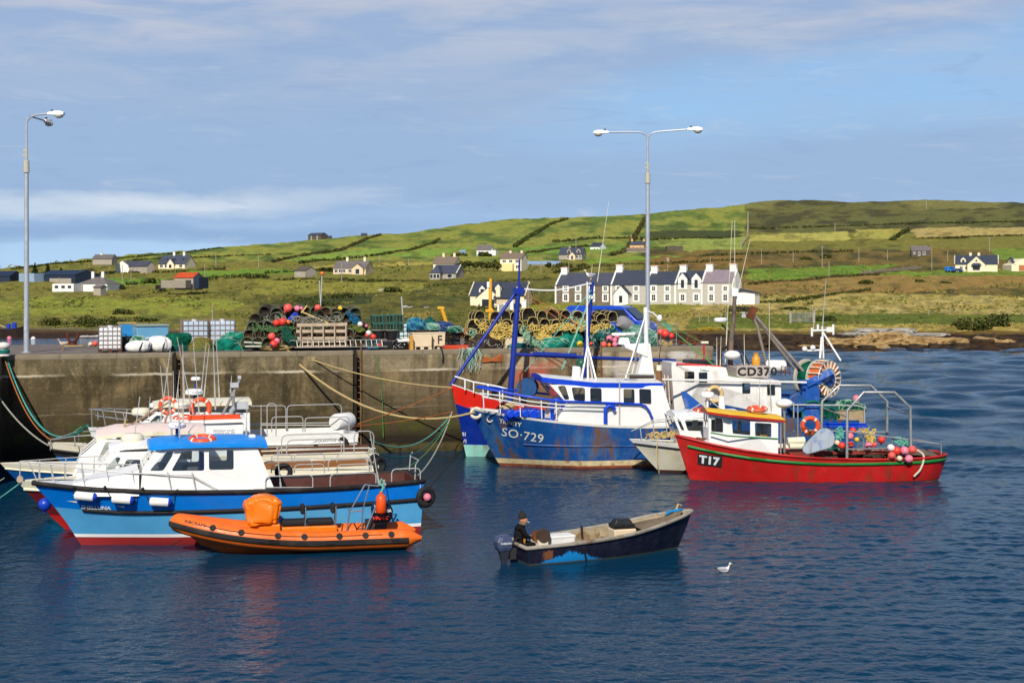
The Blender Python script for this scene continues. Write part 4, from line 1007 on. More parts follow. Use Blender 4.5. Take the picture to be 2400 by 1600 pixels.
stonewall('white garden wall with gate piers before the shore house',[(1168,731),(1196,729)],1.5,.4, HWHITE,'garden_wall');stonewall('low grey garden wall below the cream house',[(2020,642),(2110,634),(2160,629)],1.1,.5, STW);stonewall('white garden wall right of the white cottage',[(252,682),(270,681)],1.2,.4, HWHITE,'garden_wall')
for i, px in enumerate((1198,1228)):
 g=G(px,729);mb=MB();mb.box((0,0,.9),(.9,.7,2.6));mb.box((0,0,2.25),(1.1,.9,.16));o=mb.build('gate_pier',[HWHITE]);o.location=g;tag(o,['white gate pier, left one, before the shore house','white gate pier, right one, before the shore house'][i],'gate pier','white gate piers')
gt=thing('field_gate','grey tubular field gate at the foot of the straw slope','gate', G(1880,757));u=G(1880,757).y / FPX
mb=MB()
for k in range(5): mb.tube([(-25 * u,0,.25 + k * .27),(25 * u,0,.25 + k * .27)],.05)
for k in (-25,-8,8,25): mb.tube([(k * u,0,.1),(k * u,0,1.4)],.05)
mb.build('bars',[STEEL],gt);mb=MB();mb.box((-28 * u,0,.6),(.25,.25,2.2));mb.box((28 * u,0,.6),(.25,.25,2.2));mb.build('posts',[POLEM],gt)
FP=[(1640,752),(1660,757),(1690,752),(2176,740),(2226,738),(1966,678),(1702,745),(1900,745)]
for i,(px, py) in enumerate(FP):
 mb=MB();mb.tube([(0,0,-.4),(0,0,1.1)],.07);o=mb.build('fence_post',[POLEM]);o.location=G(px, py)
 tag(o,'pale wooden fence post on the bank,' + ['first right of the buoy rack','second right of the buoy rack','third right of the buoy rack','upslope left of the gorse clumps','just left of the gorse clumps','alone by the bracken bank','left of the field gate','right of the field gate'][i],'post','fence posts along the bank')
def far_car(name, label, px, py, L_, H_, mat, yaw, van=False):
 g=G(px, py);r=thing(name, label,'car', g, yaw)
 prof=[(-L_ / 2,.35),(-L_ / 2,.85 if not van else H_ * .9),(-L_ * .42, H_ if van else .95),(-L_ * .25, H_),(L_ * .12 if not van else L_ * .25, H_),(L_ * .27 if not van else L_ * .38,.95),(L_ * .48,.8),(L_ / 2,.4)]
 mb=MB();mb.prism(prof, lambda a, b: Vector((a,-.85, b)),lambda a, b: Vector((a,.85, b)));mb.build('body',[mat],r, bevel=.08)
 mb=MB();mb.box((-L_ * .05,0, H_ * .76),(L_ * .42,1.74, H_ * .26));mb.build('windows',[DARKGLASS],r)
 for sx in (-.3,.3):
  for sy in (-.82,.82):
   mb=MB();mb.cyl((sx * L_, sy - .1,.32),(sx * L_, sy + .1,.32),.32);mb.build('wheel',[BLACKR],r)
CARBLUE=M('car_blue',(40,130,220),.3,.5,.05);CARNAVY=M('car_navy',(36,70,130),.3,.5,.05)
far_car('parked_van','bright blue van parked left of the cream house',2228,637,4.2,1.9, CARBLUE,.3, True);far_car('parked_car','low dark blue car in front of the bright blue van',2244,638,4.2,1.4, CARNAVY,.1)
far_car('parked_jeep','dark jeep parked left of the grey block yard',376,681,3.6,1.8, DARKMETAL,-.8, True)
TANROCK=M('tan_shore_rock',(176,146,98),.9,.15,.28,.8, bump=.6, bscale=1.5, dirt=.55, dirtc=(96,76,50),dscale=.5);DKROCK=M('weed_black_rock',(56,42,28),.85,.25,.5,1.0, bump=.6, bscale=1.5, dirt=.5, dirtc=(100,84,40),dscale=.6);GREYROCK=M('pale_shingle_rock',(176,170,156),.9,.2,.3,.7, bump=.5, bscale=1.5, dirt=.5, dirtc=(90,80,64),dscale=.5)
RK=[(1905,816,60,10,'low tan rock at the waterline, left of the long tan reef'),(1985,815,95,24,'tan shore rock, left part of the long reef'),(2075,813,110,33,'tallest tan rock of the shore reef'),(2150,814,80,24,'tan shore rock right of the tallest one'),(2222,813,66,25,'stepped tan rock toward the right'),(2330,812,62,21,'separate tan rock at far right'),(2040,817,60,12,'low tan slab before the reef'),(2280,800,30,8,'small pale slab between the tan rocks')]
for i,(px, py, w_, h_, lab) in enumerate(RK):
 w=wlr(px);d_=26667 / (py - 665) ;c=P(px, py, d_);u=d_ / FPX;c.z=-.1
 rock('shore_rock', lab,(w_ * u * .62,2.4, h_ * u * 1.05),500 + i * 3, TANROCK, c, random.uniform(-.15,.15),5,.42,3.2, group='tan rocks along the far shore', sc2=1.6)
rs=random.Random(5)
for i in range(26):
 px=1660 + i * 30 + rs.uniform(-10,10);py=rs.uniform(788,818);d_=float(D(px, py));c=P(px, py, d_)
 rock('weedy_boulder','dark weed covered boulder on the far foreshore, %s from its left end' % ORD[i],
   (rs.uniform(.8,2.2),rs.uniform(.6,1.2),rs.uniform(.25,.6)),700 + i, DKROCK, c, rs.uniform(-.4,.4),3,.4, group='dark boulders on the foreshore')
for i,(px, py, w_, h_, lab) in enumerate([(2010,782,90,7,'pale grey shingle bank, left low end'),(2080,778,120,12,'pale grey shingle bank, highest part'),(2170,783,110,6,'pale grey shingle bank, right end'),(1660,770,60,6,'yellow lichened rock on the near bank')]):
 c=G(px, py);u=c.y / FPX
 rock('shingle_bank', lab,(w_ * u * .55,2.5, h_ * u),900 + i, GREYROCK if i < 3 else M('lichen_rock',(170,146,50),.9,.1,.2),c - Vector((0,0,.2)),0,5,.4,2.4, group='pale rocks above the weed line', sc2=1.4)
for i,(px, py, lab) in enumerate([(950,719,'white boulder on the slope, left of a pair'),(962,721,'white boulder on the slope, right of a pair'),(893,680,'single white stone in the dark scrub'),(1000,722,'pale stone in the grass left of the shore house')]):
 c=G(px, py);rock('white_boulder', lab,(c.y * .0022,.8, c.y * .0009),950 + i, GREYROCK, c,0,3,.3, group='white stones on the slope')
# ================= things on the quay =================
def qd(px, py, z=QZ):
 v=Q.pz(px, py, z);return Q.w(v)
def qy(px, y, z=QZ):
 """Point over the quay a given distance y behind the wall face, at picture column px."""
 v=Q.px(px,900, y);return Q.w(v.x, y, z)
LAMPW=M('lamp_housing_white',(250,248,244),.4,.4,.03);LAMPG=M('lamp_bowl',(196,190,170),.2,.5,.08);GALV=M('galvanised_pole',(188,194,200),.45,.5,.08,3, metal=.3)
def lamp_post(label, base, H, arms, split):
 r=thing('lamp_post', label,'street lamp', base,0,'tall quay lamp posts')
 mb=MB();mb.tube([(0,0,-.1),(0,0, H * split)],.125,0,12, r2=.10);mb.cyl((0,0,0),(0,0,.04),.22, n=12);mb.box((0,-.12,1.3),(.13,.03,.6))
 mb.tube([(0,0, H * split),(0,0, H - .45)],.062,0,10, r2=.05);mb.build('pole',[GALV],r, smooth=40)
 mb=MB();mb.tube([(0,0, H * split - .35),(0,0, H * split + .22)],.15,0,10, r2=.13);mb.tube([(0,0, H * split + .3),(0,0, H * split + .75)],.075,0,8);mb.box((-.08,-.02, H * split + .45),(.12,.1,.08));mb.box((-.08,-.02, H * split + .68),(.12,.1,.08));mb.build('collar',[LAMPG],r, smooth=40)
 for (ax, ay, rise) in arms:
  L_=math.hypot(ax, ay);ux, uy=ax / L_, ay / L_
  a=MB();a.tube(spline([(0,0, H - .5),(ux * .08, uy * .08, H - .2),(ux * .4, uy * .4, H - .02),(ax * .6, ay * .6, H + rise * .5),(ax, ay, H + rise)],5),.042,0,8);a.build('arm',[GALV],r, smooth=40)
  ang=math.atan2(uy, ux);z=H + rise
  RM=Matrix.Rotation(ang,4,'Z');T=Matrix.Translation((ax, ay, z))
  mb=MB()
  secs=[(-.02,.08,.06,-.05),(.12,.11,.09,-.06),(.35,.15,.12,-.08),(.6,.16,.12,-.08),(.8,.12,.06,-.07)]
  vs=[];n=len(secs)
  for s_, w_, top, bot in secs:
   vs += [(s_,-w_, bot),(s_, w_, bot),(s_, w_ * .75, top),(s_,-w_ * .75, top)]
  fs=[(3,2,1,0),((n - 1) * 4,(n - 1) * 4 + 1,(n - 1) * 4 + 2,(n - 1) * 4 + 3)]
  for i in range(n - 1):
   for k in range(4): q=(k + 1) % 4;fs.append((i * 4 + k, i * 4 + q, i * 4 + 4 + q, i * 4 + 4 + k))
  mb.add([(T @ RM) @ Vector(v) for v in vs],fs,0)
  hd=mb.build('lamp_head',[LAMPW],r, bevel=.02)
  mb=MB();c=(T @ RM) @ Vector((.55,0,-.08));mb.sphere(c,.17,0,12,8,(1.25,.9,.85));mb.build('bowl',[LAMPG],hd, smooth=60)
  mb=MB();c=(T @ RM) @ Vector((.2,0,.12));mb.sphere(c,.07,0,10,6);mb.cyl(c - Vector((0,0,.06)),c,.07);mb.build('photocell',[DARKMETAL],hd)
 return r
b_=Vector((P(1518,600,75).x,75, QZ));lamp_post('tall double lamp post with spread arms behind the white trawler mast', b_,11.2,[(-2.05,.15,.0),(2.05,-.35,.1)],.79)
b_=qd(62,826);lamp_post('tall lamp post at the left end of the quay', b_,11.05,[(1.05,-.15,.05),(.12,2.2,.0)],.79)
def loft(rings, mb, mi=0, n=10):
 """rings: (centre, rx (across y),rz) along x."""
 vs=[]
 for c, ry, rz in rings:
  for k in range(n): a=2 * PI * k / n;vs.append((c[0],c[1] + ry * math.cos(a),c[2] + rz * math.sin(a)))
 fs=[tuple(reversed(range(n))),tuple((len(rings) - 1) * n + k for k in range(n))]
 for i in range(len(rings) - 1):
  for k in range(n): q=(k + 1) % n;fs.append((i * n + k, i * n + q,(i + 1) * n + q,(i + 1) * n + k))
 mb.add(vs, fs, mi)
GULLW=M('gull_white',(244,240,232),.7,.2,.06,8);GULLG=M('gull_grey',(170,172,178),.7,.2,.1,8);GULLB=M('gull_black',(40,38,36),.7,.2);BEAK=M('gull_beak',(220,150,50),.5)
GULLBROWN=M('young_gull_plumage',(206,188,168),.75,.2,.2,14)
def gull(label, loc, rz, s=1.0, swim=True, plum=GULLW, back=GULLG):
 r=thing('seagull', label,'seagull', loc, rz);r.scale=(s, s, s)
 z=.03 if swim else .20
 mb=MB()
 loft([((-.23,0, z + .085),.012,.008),((-.17,0, z + .075),.035,.022),((-.09,0, z + .06),.065,.06),((0,0, z + .05),.08,.075),((.08,0, z + .06),.072,.075),((.125,0, z + .10),.05,.06),((.145,0, z + .16),.034,.04),((.152,0, z + .205),.034,.034),((.17,0, z + .225),.036,.034),((.195,0, z + .225),.028,.026),((.215,0, z + .22),.012,.012)],mb,0,12)
 mb.build('body',[plum],r, smooth=70)
 for sy in (-1,1):
  mb=MB();loft([((.07, sy * .07, z + .085),.01,.02),((.0, sy * .082, z + .085),.012,.045),((-.1, sy * .065, z + .09),.012,.038),((-.2, sy * .03, z + .10),.01,.018),((-.28, sy * .012, z + .11),.005,.006)],mb,0,8);mb.f[-8:]=mb.f[-8:];mb.m[-8:]=[1] * 8
  mb.build('wing',[back, GULLB],r, smooth=70)
 mb=MB();mb.tube([(.205,0, z + .22),(.245,0, z + .215),(.262,0, z + .205)],.011,0,6, r2=.004);mb.build('beak',[BEAK],r)
 for sy in (-1,1):
  mb=MB();mb.sphere((.19, sy * .028, z + .233),.007,0,6,4);mb.build('eye',[GULLB],r)
 if not swim:
  for sy in (-.03,.03):
   mb=MB();mb.tube([(.0, sy, z),(.005, sy,.1),(0, sy,.005)],.006,0,5);mb.box((.02, sy,.004),(.05,.035,.006));mb.build('leg',[BEAK],r)
 return r
gull('brown speckled gull standing on the quay near the left lamp post', qd(148,821),PI,1.25, False, GULLBROWN, GULLBROWN)
v=P(1697,1339,26667 / (1339 - 665));gull('grey backed gull swimming right of the dark open boat',(v.x, v.y,-.035),0.2,1.0, True)
# bollards
BOLW=M('chalky_bollard',(226,222,212),.8,.2,.12,3, dirt=.5, dirtc=(150,140,120))
r=thing('mooring_bollard','white domed mooring bollard at the left corner of the quay','bollard', qd(8,834));mb=MB()
mb.lathe([(.28,0),(.28,.05),(.2,.1),(.19,.3),(.26,.36),(.30,.44),(.26,.54),(.14,.60),(.0,.62)],(0,0,0),n=18);mb.build('casting',[BOLW],r, smooth=50)
mb=MB();mb.torus((0,0,.16),.23,.05, n=20, m=6);mb.torus((.01,0,.24),.235,.05, n=20, m=6);mb.build('rope_turns',[DKTEALROPE],r)
r=thing('mooring_bollard','rusty twin horned bollard on the far side of the quay','bollard', qd(170,811));mb=MB()
mb.lathe([(.34,0),(.34,.05),(.22,.08),(.2,.22),(.24,.24)],n=14)
for sx in (-1,1): mb.tube([(sx * .1,0,.2),(sx * .22,0,.38),(sx * .26,0,.56)],.075,0,8);mb.sphere((sx * .27,0,.58),.09,0,8,6)
mb.build('casting',[M('red_rust_iron',(96,50,38),.85,.2,.3,5)],r, smooth=50);mb=MB();mb.tube([(-.35,-.3,.03),(.1,-.42,.03),(.6,-.25,.03)],.03);mb.build('rope_end',[TANROPE],r)
r=thing('mooring_bollard','small iron bollard holding the tan rope coil','bollard', qd(661,822));mb=MB();mb.lathe([(.2,0),(.12,.06),(.12,.3),(.18,.36),(.1,.42),(0,.43)],n=12);mb.build('casting',[RUST],r, smooth=50)
# buoys -------------------------------------------------------------
BUOYM={'red': M('buoy_red',(236,66,50),.45,.4,.1,4, dirt=.2, dirtc=(140,50,40)),'pink': M('buoy_pink',(240,130,150),.45,.4,.12,4, dirt=.25, dirtc=(180,90,100)),'coral': M('buoy_coral',(244,96,84),.45,.4,.08,4),'yellow': M('buoy_yellow',(236,196,44),.5,.4,.1,4),'white': M('buoy_white',(240,232,220),.5,.4,.1,4, dirt=.3, dirtc=(180,165,140)),'blue': M('buoy_blue',(24,66,190),.4,.5,.1,4),'orange': M('buoy_orange',(240,130,50),.5,.4,.1,4),'cream': M('buoy_cream',(236,214,180),.5,.4,.1,4),'darkred': M('buoy_darkred',(176,36,36),.5,.4,.15,4)}
CAPM=M('buoy_cap',(30,44,90),.5,.4)
def buoy(label, loc, r, colour, tilt=(0,0),group='net buoys', cat='buoy', cap='down'):
 o=thing('buoy', label, cat, loc,0, group);o.rotation_euler=(tilt[0],tilt[1],random.random() * 6)
 mb=MB();mb.lathe([(.001,-r * 1.28),(.18 * r,-r * 1.26),(.2 * r,-r * 1.05),(.42 * r,-r * .92),(.8 * r,-r * .62),(r,0),(.92 * r, r * .42),(.6 * r, r * .8),(.25 * r, r * .97),(.001, r)],n=16);mb.build('float',[BUOYM[colour]],o, smooth=60)
 mb=MB();mb.lathe([(.2 * r,-r * 1.3),(.22 * r,-r * 1.1),(.44 * r,-r * .9)],n=10);mb.torus((0,0,-r * 1.25),.13 * r,.05 * r,(1,0,0),10,5);mb.build('eyelet',[CAPM if colour in ('red','pink','white') else BUOYM[colour]],o, smooth=60)
 return o
def buoy_at(label, px, py, rpx, colour, d=None, y=None, fr=Q, tilt=None, group='net buoys', **kw):
 v=fr.w(fr.px(px, py, y)) if d is None else P(px, py, d)
 rr=rpx * v.y / FPX
 return buoy(label, v, rr, colour, tilt or (random.uniform(-1.2,1.2),random.uniform(-1.2,1.2)),group, **kw)
GP='buoys lying on the pot heap'
for a in [('biggest coral buoy on top of the pot heap, left',675,722,10.5,'coral',2.6),('pale pink buoy on top of the pot heap',697,723,7.5,'pink',2.6),('small pink buoy touching the pale pink one on top',706,723,5,'pink',2.8),('coral buoy at the foot of the white marker pole',745,721,8,'coral',2.6),('yellow buoy on the right top of the pot heap',797,722,5.5,'yellow',2.7),
    ('red buoy in the middle of the pot heap, left of a pair',648,757,8.5,'red',1.5),('red buoy in the middle of the pot heap, right of a pair',663,754,9.5,'red',1.4),('orange yellow buoy tucked behind the red pair',675,755,6,'orange',1.9),('coral buoy hanging on a green line over the pots',637,788,9,'coral',1.2),('pale pink buoy squeezed between two coral ones',649,799,7.5,'pink',1.3),('bright red buoy just above the tan rope coil',642,806,9.7,'red',.9),
    ('white teardrop buoy at the right end of the pot heap',844,760,6.5,'white',1.7),('small red buoy beside the black tubs',860,786,4.5,'red',1.4),('orange red buoy on the blue creel behind the ladder',875,789,7,'red',1.5),('white buoy leaning over the small red one',864,780,6.5,'white',1.6),('small red float on the ground by the ladder end',889,808,4,'red',1.2),('pink buoy end between heap and green creels',858,764,4.5,'pink',2.4)]:
 buoy_at(a[0],a[1],a[2],a[3],a[4],y={2.6: 1.55,2.8: 1.6,2.7: 1.7,1.5: .85,1.4: .75,1.9: 1.0,1.2: .5,1.3: .45,.9: .35,1.7: 1.0,1.6: .8,2.4: 1.5}.get(a[5],a[5]),group=GP)
for a in [('cream buoy on the quay left of the white tank',212,806,5,'cream',7.0),('pink buoy on the quay left of the white tank',223,805,6.5,'coral',7.0)]: buoy_at(a[0],a[1],a[2],a[3],a[4],y=a[5],group='pair of buoys by the tank')
# lobster pots ------------------------------------------------------
POTN=[]
for nm, c in (('pot_netting_brown',(58,46,36)),('pot_netting_black',(36,34,32)),('pot_netting_green',(50,56,44))):
 m, t, b=newmat(nm);co=t.coord()
 chk=t.vor(t.mapp(co,(22,22,22)),1.0,'DISTANCE_TO_EDGE')
 base=t.mix(t.ramp(chk,0.02,0.12),C(c[0] * 1.9, c[1] * 1.8, c[2] * 1.6),C(*c));nn=t.noise(co,3,5)
 t.put(b.inputs['Base Color'],t.mix(t.ramp(nn,.45,.65),base, C(c[0] * .6, c[1] * .6, c[2] * .6)));b.inputs['Roughness'].default_value=.95;b.inputs['Specular IOR Level'].default_value=.1
 t.put(b.inputs['Normal'],t.bump(chk,.8,.03));POTN.append(m)
FRM=[M('pot_frame_greygreen',(118,120,100),.8,.2,.2,6),M('pot_frame_dark',(80,74,62),.8,.2,.2,6),M('pot_frame_yellow',(204,184,120),.8,.2,.2,6),M('pot_frame_teal',(70,120,108),.8,.2,.2,6)]
def pot_proto(fm, nm, w_=.56, h_=.44, L_=.75, rnd=.5):
 r=thing('lobster_pot','x','lobster pot')
 def arch(s=1.0, n=12):
  pts=[(-w_ / 2 * s,0)]
  for k in range(n + 1):
   a=PI - PI * k / n;pts.append((w_ / 2 * s * math.copysign(abs(math.cos(a)) ** .8, math.cos(a)),h_ * s * (.28 + .72 * math.sin(a) ** .85) if 0 < k < n else h_ * .28))
  pts.append((w_ / 2 * s,0));return pts
 ar=arch();mb=MB()
 for y in (0, L_ / 2, L_): mb.tube([(a, y, b) for a, b in ar],.017 if y == 0 else .013,0,6, closed=True)
 for a, b in (ar[0],ar[-1],ar[7],ar[3],ar[-4]): mb.tube([(a,0, b),(a, L_, b)],.011,0,5)
 mb.build('frame',[fm],r)
 mb=MB();ai=arch(.955);n=len(ai);cz=h_ * .45
 vs=[]
 for y, s_ in ((.16,.25),(.02,.96),(L_ - .02,.96),(L_ - .16,.25)): vs += [(a * s_, y, cz + (b + .012 - cz) * s_) for a, b in ai]
 fs=[tuple(range(n)),tuple(reversed([3 * n + k for k in range(n)]))]
 for i in range(3):
  for k in range(n): q=(k + 1) % n;fs.append((i * n + k, i * n + q,(i + 1) * n + q,(i + 1) * n + k))
 mb.add(vs, fs);mb.build('netting',[nm],r)
 return r
PROTO=[pot_proto(FRM[0],POTN[0]),pot_proto(FRM[1],POTN[1]),pot_proto(FRM[0],POTN[2],.6,.46),pot_proto(FRM[2],POTN[1],.58,.52,.8)]
used=[False] * 4
def potput(k, loc, rot, label, group, sc=1.0):
 if not used[k]:
  used[k]=True;o=PROTO[k];put(o, loc, rot, sc);o['label']=label;o['group']=group;return o
 return dup(PROTO[k],loc, rot, label, group, sc)
rs=random.Random(11)
rows=[(812,566,850,12,.9,'bottom row'),(793,570,852,12,1.1,'second row up'),(774,578,850,12,1.35,'third row up'),(757,590,848,11,1.6,'fourth row up'),(741,612,842,10,1.9,'top row')]
for ri,(py, x0, x1, n, y, nm) in enumerate(rows):
 for i in range(n):
  px=x0 + (x1 - x0) * (i + .5) / n + rs.uniform(-4,4)
  v=Q.px(px, py + rs.uniform(-3,3),y + rs.uniform(-.12,.12));c=Q.w(v);c.z=max(QZ + .01 + .02 * i % 3, c.z)
  potput(rs.choice([0,0,1,2]),c,(rs.uniform(-.15,.2),rs.uniform(-.22,.22),QYAW + rs.uniform(-.45,.45)),'lobster pot in the heap left of the creels, %s, %s from the left' % (nm, ORD[i]),'lobster pots heaped behind the wooden lattice')
# ropes draped on the heap
def tangle(name, label, fr, pts, mat, r=.018, loop=.16, n=60, seed=0, ydep=.1, cat='rope', group=None, lines=1):
 """A rope that wanders in loops over a pile: pts are (px, py, y) along its way."""
 rs=random.Random(seed);P3=[fr.w(fr.px(a, b, c)) for a, b, c in pts];o0=P3[0];mb=MB()
 for ln in range(lines):
  way=spline(P3, max(2, n // (len(P3) - 1))) if len(P3) > 2 else [P3[0].lerp(P3[1],k / n) for k in range(n + 1)]
  ph=rs.random() * 6;out=[]
  for i, p in enumerate(way):
   a=ph + i * rs.uniform(.55,.95);rr=loop * rs.uniform(.5,1.3)
   out.append(p - o0 + fr.R @ Vector((math.cos(a) * rr + rs.uniform(-.05,.05),rs.uniform(-ydep, ydep) * .6, math.sin(a) * rr * .85)))
  mb.tube(spline(out,3),r,0,5)
 o=mb.build(name,[mat]);o.location=o0;tag(o, label, cat, group);return o
tangle('rope_tangle','light green rope looped over the left of the pot heap', Q,[(590,766,.7),(620,770,.7),(650,772,.7),(690,770,.8)],GREENROPE,.014,.16,40,1, group='ropes on the pot heap', lines=2)
tangle('rope_tangle','dark green rope hanging in loops left of the wooden lattice', Q,[(668,772,.6),(676,790,.6),(690,800,.6)],M('deep_green_rope',(40,96,78),.9,.1,.2),.016,.22,60,2, group='ropes on the pot heap', lines=3)
tangle('rope_tangle','grey rope strewn across the upper pots', Q,[(625,746,1.2),(680,748,1.2),(740,750,1.2),(800,746,1.2)],GREYROPE,.012,.2,60,3, group='ropes on the pot heap', lines=2)
tangle('rope_tangle','blue rope bundle on the upper right of the pot heap', Q,[(818,735,1.5),(830,748,1.4),(838,755,1.3)],M('blue_rope',(40,110,150),.9,.1,.2),.016,.18,50,4, group='ropes on the pot heap', lines=2)
tangle('rope_tangle','olive rope over the pots right of the wooden lattice', Q,[(820,765,1.0),(838,768,1.0),(846,775,1.0)],M('olive_rope',(120,130,60),.9,.1,.2),.014,.16,40,5, group='ropes on the pot heap', lines=2)
v=Q.w(Q.px(686,743,1.3));r=thing('jerry_can','blue plastic drum tipped on the pot heap','jerry can', v);r.rotation_euler=(0.2,.75,0.3);mb=MB();mb.box((0,0,0),(.24,.2,.5));mb.build('can',[BUOYM['blue']],r, bevel=.04);mb=MB();mb.cyl((.05,0,.24),(.05,0,.31),.05);mb.build('cap',[BUOYM['blue']],r)
for lab, p0, p1 in (('pale stick standing up among the buoys on the pot heap',(706,733),(720,716)),('long yellow stick lying slanted over the pot heap',(706,730),(769,757))):
 a, b_=Q.w(Q.px(*p0,1.3)),Q.w(Q.px(*p1,1.25));mb=MB();mb.tube([(0,0,0),b_ - a],.035,0,6);o=mb.build('stick',[M('yellow_cane',(230,200,120),.7)]);o.location=a;tag(o, lab,'stick')
a=Q.w(Q.px(749,728,2.4));b_=Q.w(Q.px(755,641,2.4));r=thing('marker_pole','white marker pole with orange ball standing in the pot heap','marker pole', a);mb=MB();mb.tube([(0,0,-.8),b_ - a],.028,0,7);mb.tube([(.1,0,-.8),(b_ - a) * .82 + Vector((-.12,0,0))],.02,0,6);mb.build('pole',[STEELP],r);mb=MB();mb.sphere(b_ - a,.1);mb.build('ball',[BUOYM['orange']],r, smooth=60)
a=Q.w(Q.px(947,760,2.2));b_=Q.w(Q.px(941,695,2.2));mb=MB();mb.tube([(0,0,-.6),b_ - a],.035,0,7);o=mb.build('marker_pole',[STEELP]);o.location=a;tag(o,'bare white pole leaning behind the blue net, right of creels','pole')
# wooden lattice, ladder, coil
r=thing('wooden_lattice','pale wooden lattice of planks leaning on the pot heap','lattice', Q.w(Q.px(758,814,.62)),QYAW);u=68.5 / FPX
for k,(dy, x0, x1, hh) in enumerate(((0,-60,58,.10),(10.5,-62,56,.07),(19,-60,58,.14),(35,-62,58,.15),(50,-60,58,.16))):
 mb=MB();z=(dy * u + .05);mb.box(((x0 + x1) / 2 * u,.004 * dy + .02 * k, z),((x1 - x0) * u,.045, hh),rot=Matrix.Rotation(random.uniform(-.01,.01),3,'Y'));mb.build('plank',[TANWOOD],r, bevel=.006)
for k in range(5):
 mb=MB();x=(-53 + 26.5 * k) * u;mb.tube([(x,-.06,.02),(x,.05,53 * u)],.035,0,4);mb.build('upright',[TANWOOD],r)
r=thing('ladder','long aluminium ladder lying on its side before the lattice','ladder', Q.w(Q.px(690,816,.35)),QYAW);L_=Q.px(908,815,.35).x - Q.px(690,816,.35).x
mb=MB();mb.tube([(-.2,.12,.36),(L_,.12,.36)],.024,0,6);mb.tube([(0,0,.03),(L_,0,.03)],.024,0,6)
for k in range(17): mb.tube([(.15 + k * L_ / 17.5,0,.03),(.12 + k * L_ / 17.5,.12,.36)],.014,0,5)
mb.build('rails',[M('aluminium',(176,172,160),.45,.5,.1,5, metal=.4)],r)
for lab, p0, p1, y in (('pale tube lying along the quay left of the lattice',(575,812),(700,811),.9),('second pale tube lying closer to the nets',(572,802),(640,806),1.0)):
 a, b_=Q.w(Q.px(*p0, y)),Q.w(Q.px(*p1, y));mb=MB();mb.tube([(0,0,0),b_ - a],.05,0,8);o=mb.build('pipe',[M('pale_green_pipe',(190,200,180),.6)],smooth=50);o.location=a;tag(o, lab,'pipe')
mb=MB();rs=random.Random(4);pts=[]
for k in range(110):
 a=k * .42;rr=.42 + .14 * math.sin(k * .31) + rs.uniform(-.06,.06);pts.append((math.cos(a) * rr * 1.3 + .12 * math.sin(k * .07),math.sin(a) * rr * .7,.06 + .22 * abs(math.sin(k * .13)) * rs.uniform(.6,1)))
mb.tube(spline(pts,3),.035,0,6);o=mb.build('rope_coil',[M('coil_rope',(160,134,84),.9,.1,.25,12)],smooth=60);o.location=qd(648,822.5);tag(o,'coil of thick tan mooring rope on the quay edge','rope coil')
# nets --------------------------------------------------------------
def netmat(nm, rgb, rgb2):
 if nm in MATS: return MATS[nm]
 m, t, b=newmat(nm);co=t.coord();w_=t.noise(t.mapp(co,(14,14,9)),1,6,.75,1.2);n2=t.noise(co,1.8,4,.6,.5)
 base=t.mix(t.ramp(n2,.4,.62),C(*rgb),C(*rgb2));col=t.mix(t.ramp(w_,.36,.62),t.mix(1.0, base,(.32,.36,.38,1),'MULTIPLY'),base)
 t.put(b.inputs['Base Color'],col);b.inputs['Roughness'].default_value=.95;b.inputs['Specular IOR Level'].default_value=.08;t.put(b.inputs['Normal'],t.bump(w_,1.0,.05));return m
def heap(name, label, loc, size, mat, strand, seed, rz=QYAW, cat='fishing net', group='net heaps on the quay', strands=26, sr=.011, rough=.34, flop=0.0):
 r=thing(name, label, cat, loc, rz, group);bm=bmesh.new();bmesh.ops.create_icosphere(bm, subdivisions=5, radius=1)
 co=np.array([v.co[:] for v in bm.verts]);s3=np.array(size) * np.array([.5,.5,1.0]);w_=co * s3
 d1=(fbm(w_[:,0] * 1.6 + seed, w_[:,1] * 1.6 + w_[:,2] * 1.9, seed,4) - .5) * 2 * rough + (fbm(w_[:,0] * 7 + seed, w_[:,2] * 9 + w_[:,1] * 5, seed + 3,3) - .5) * .22
 sq=np.sign(co) * np.abs(co) ** .8
 out=sq * (1 + d1)[:, None] * s3;out[:,0] += flop * out[:,2];out[:,2]=np.where(out[:,2] < 0, out[:,2] * .04, out[:,2])
 for v, c in zip(bm.verts, out): v.co=c
 me=bpy.data.meshes.new('net_bundle');bm.to_mesh(me);bm.free();me.materials.append(mat);me.polygons.foreach_set('use_smooth',[True] * len(me.polygons));o=bpy.data.objects.new('net_bundle', me);COL.objects.link(o);o.parent=r
 rs=random.Random(seed);mb=MB();N=len(out);front=[i for i in range(N) if out[i][2] > .08 * size[2]]
 for k in range(strands):
  i=rs.choice(front);c=Vector(out[i]);a=rs.random() * 6;pts=[]
  for j in range(9):
   tgt=c + Vector((math.cos(a) * .09 * j, math.sin(a) * .05 * j, math.cos(a * 1.7) * .04 * j));q=np.argmin(((out - np.array(tgt)) ** 2).sum(1));pts.append(Vector(out[q]) * 1.02 + Vector((0,-.01,.008)));a += rs.uniform(-.7,.7)
  mb.tube(spline(pts,2),sr,0,4)
 mb.build('loose_strands',[strand],r);return r
NT_TEAL=netmat('teal_net',(36,168,138),(20,120,104));NT_GREEN=netmat('green_net',(20,124,90),(14,84,66));NT_DKTEAL=netmat('dark_teal_net',(44,110,106),(26,70,68));NT_BLUE=netmat('blue_net',(40,116,168),(34,84,120));NT_OLIVE=netmat('olive_net',(132,134,70),(96,116,80));NT_BROWN=netmat('brown_net',(84,68,56),(56,46,40));NT_DKBLUE=netmat('navy_net',(48,74,130),(36,54,92));NT_PALE=netmat('pale_teal_net',(128,186,166),(58,136,118))
PALESTR=M('pale_strand',(176,206,186),.9,.1,.15);
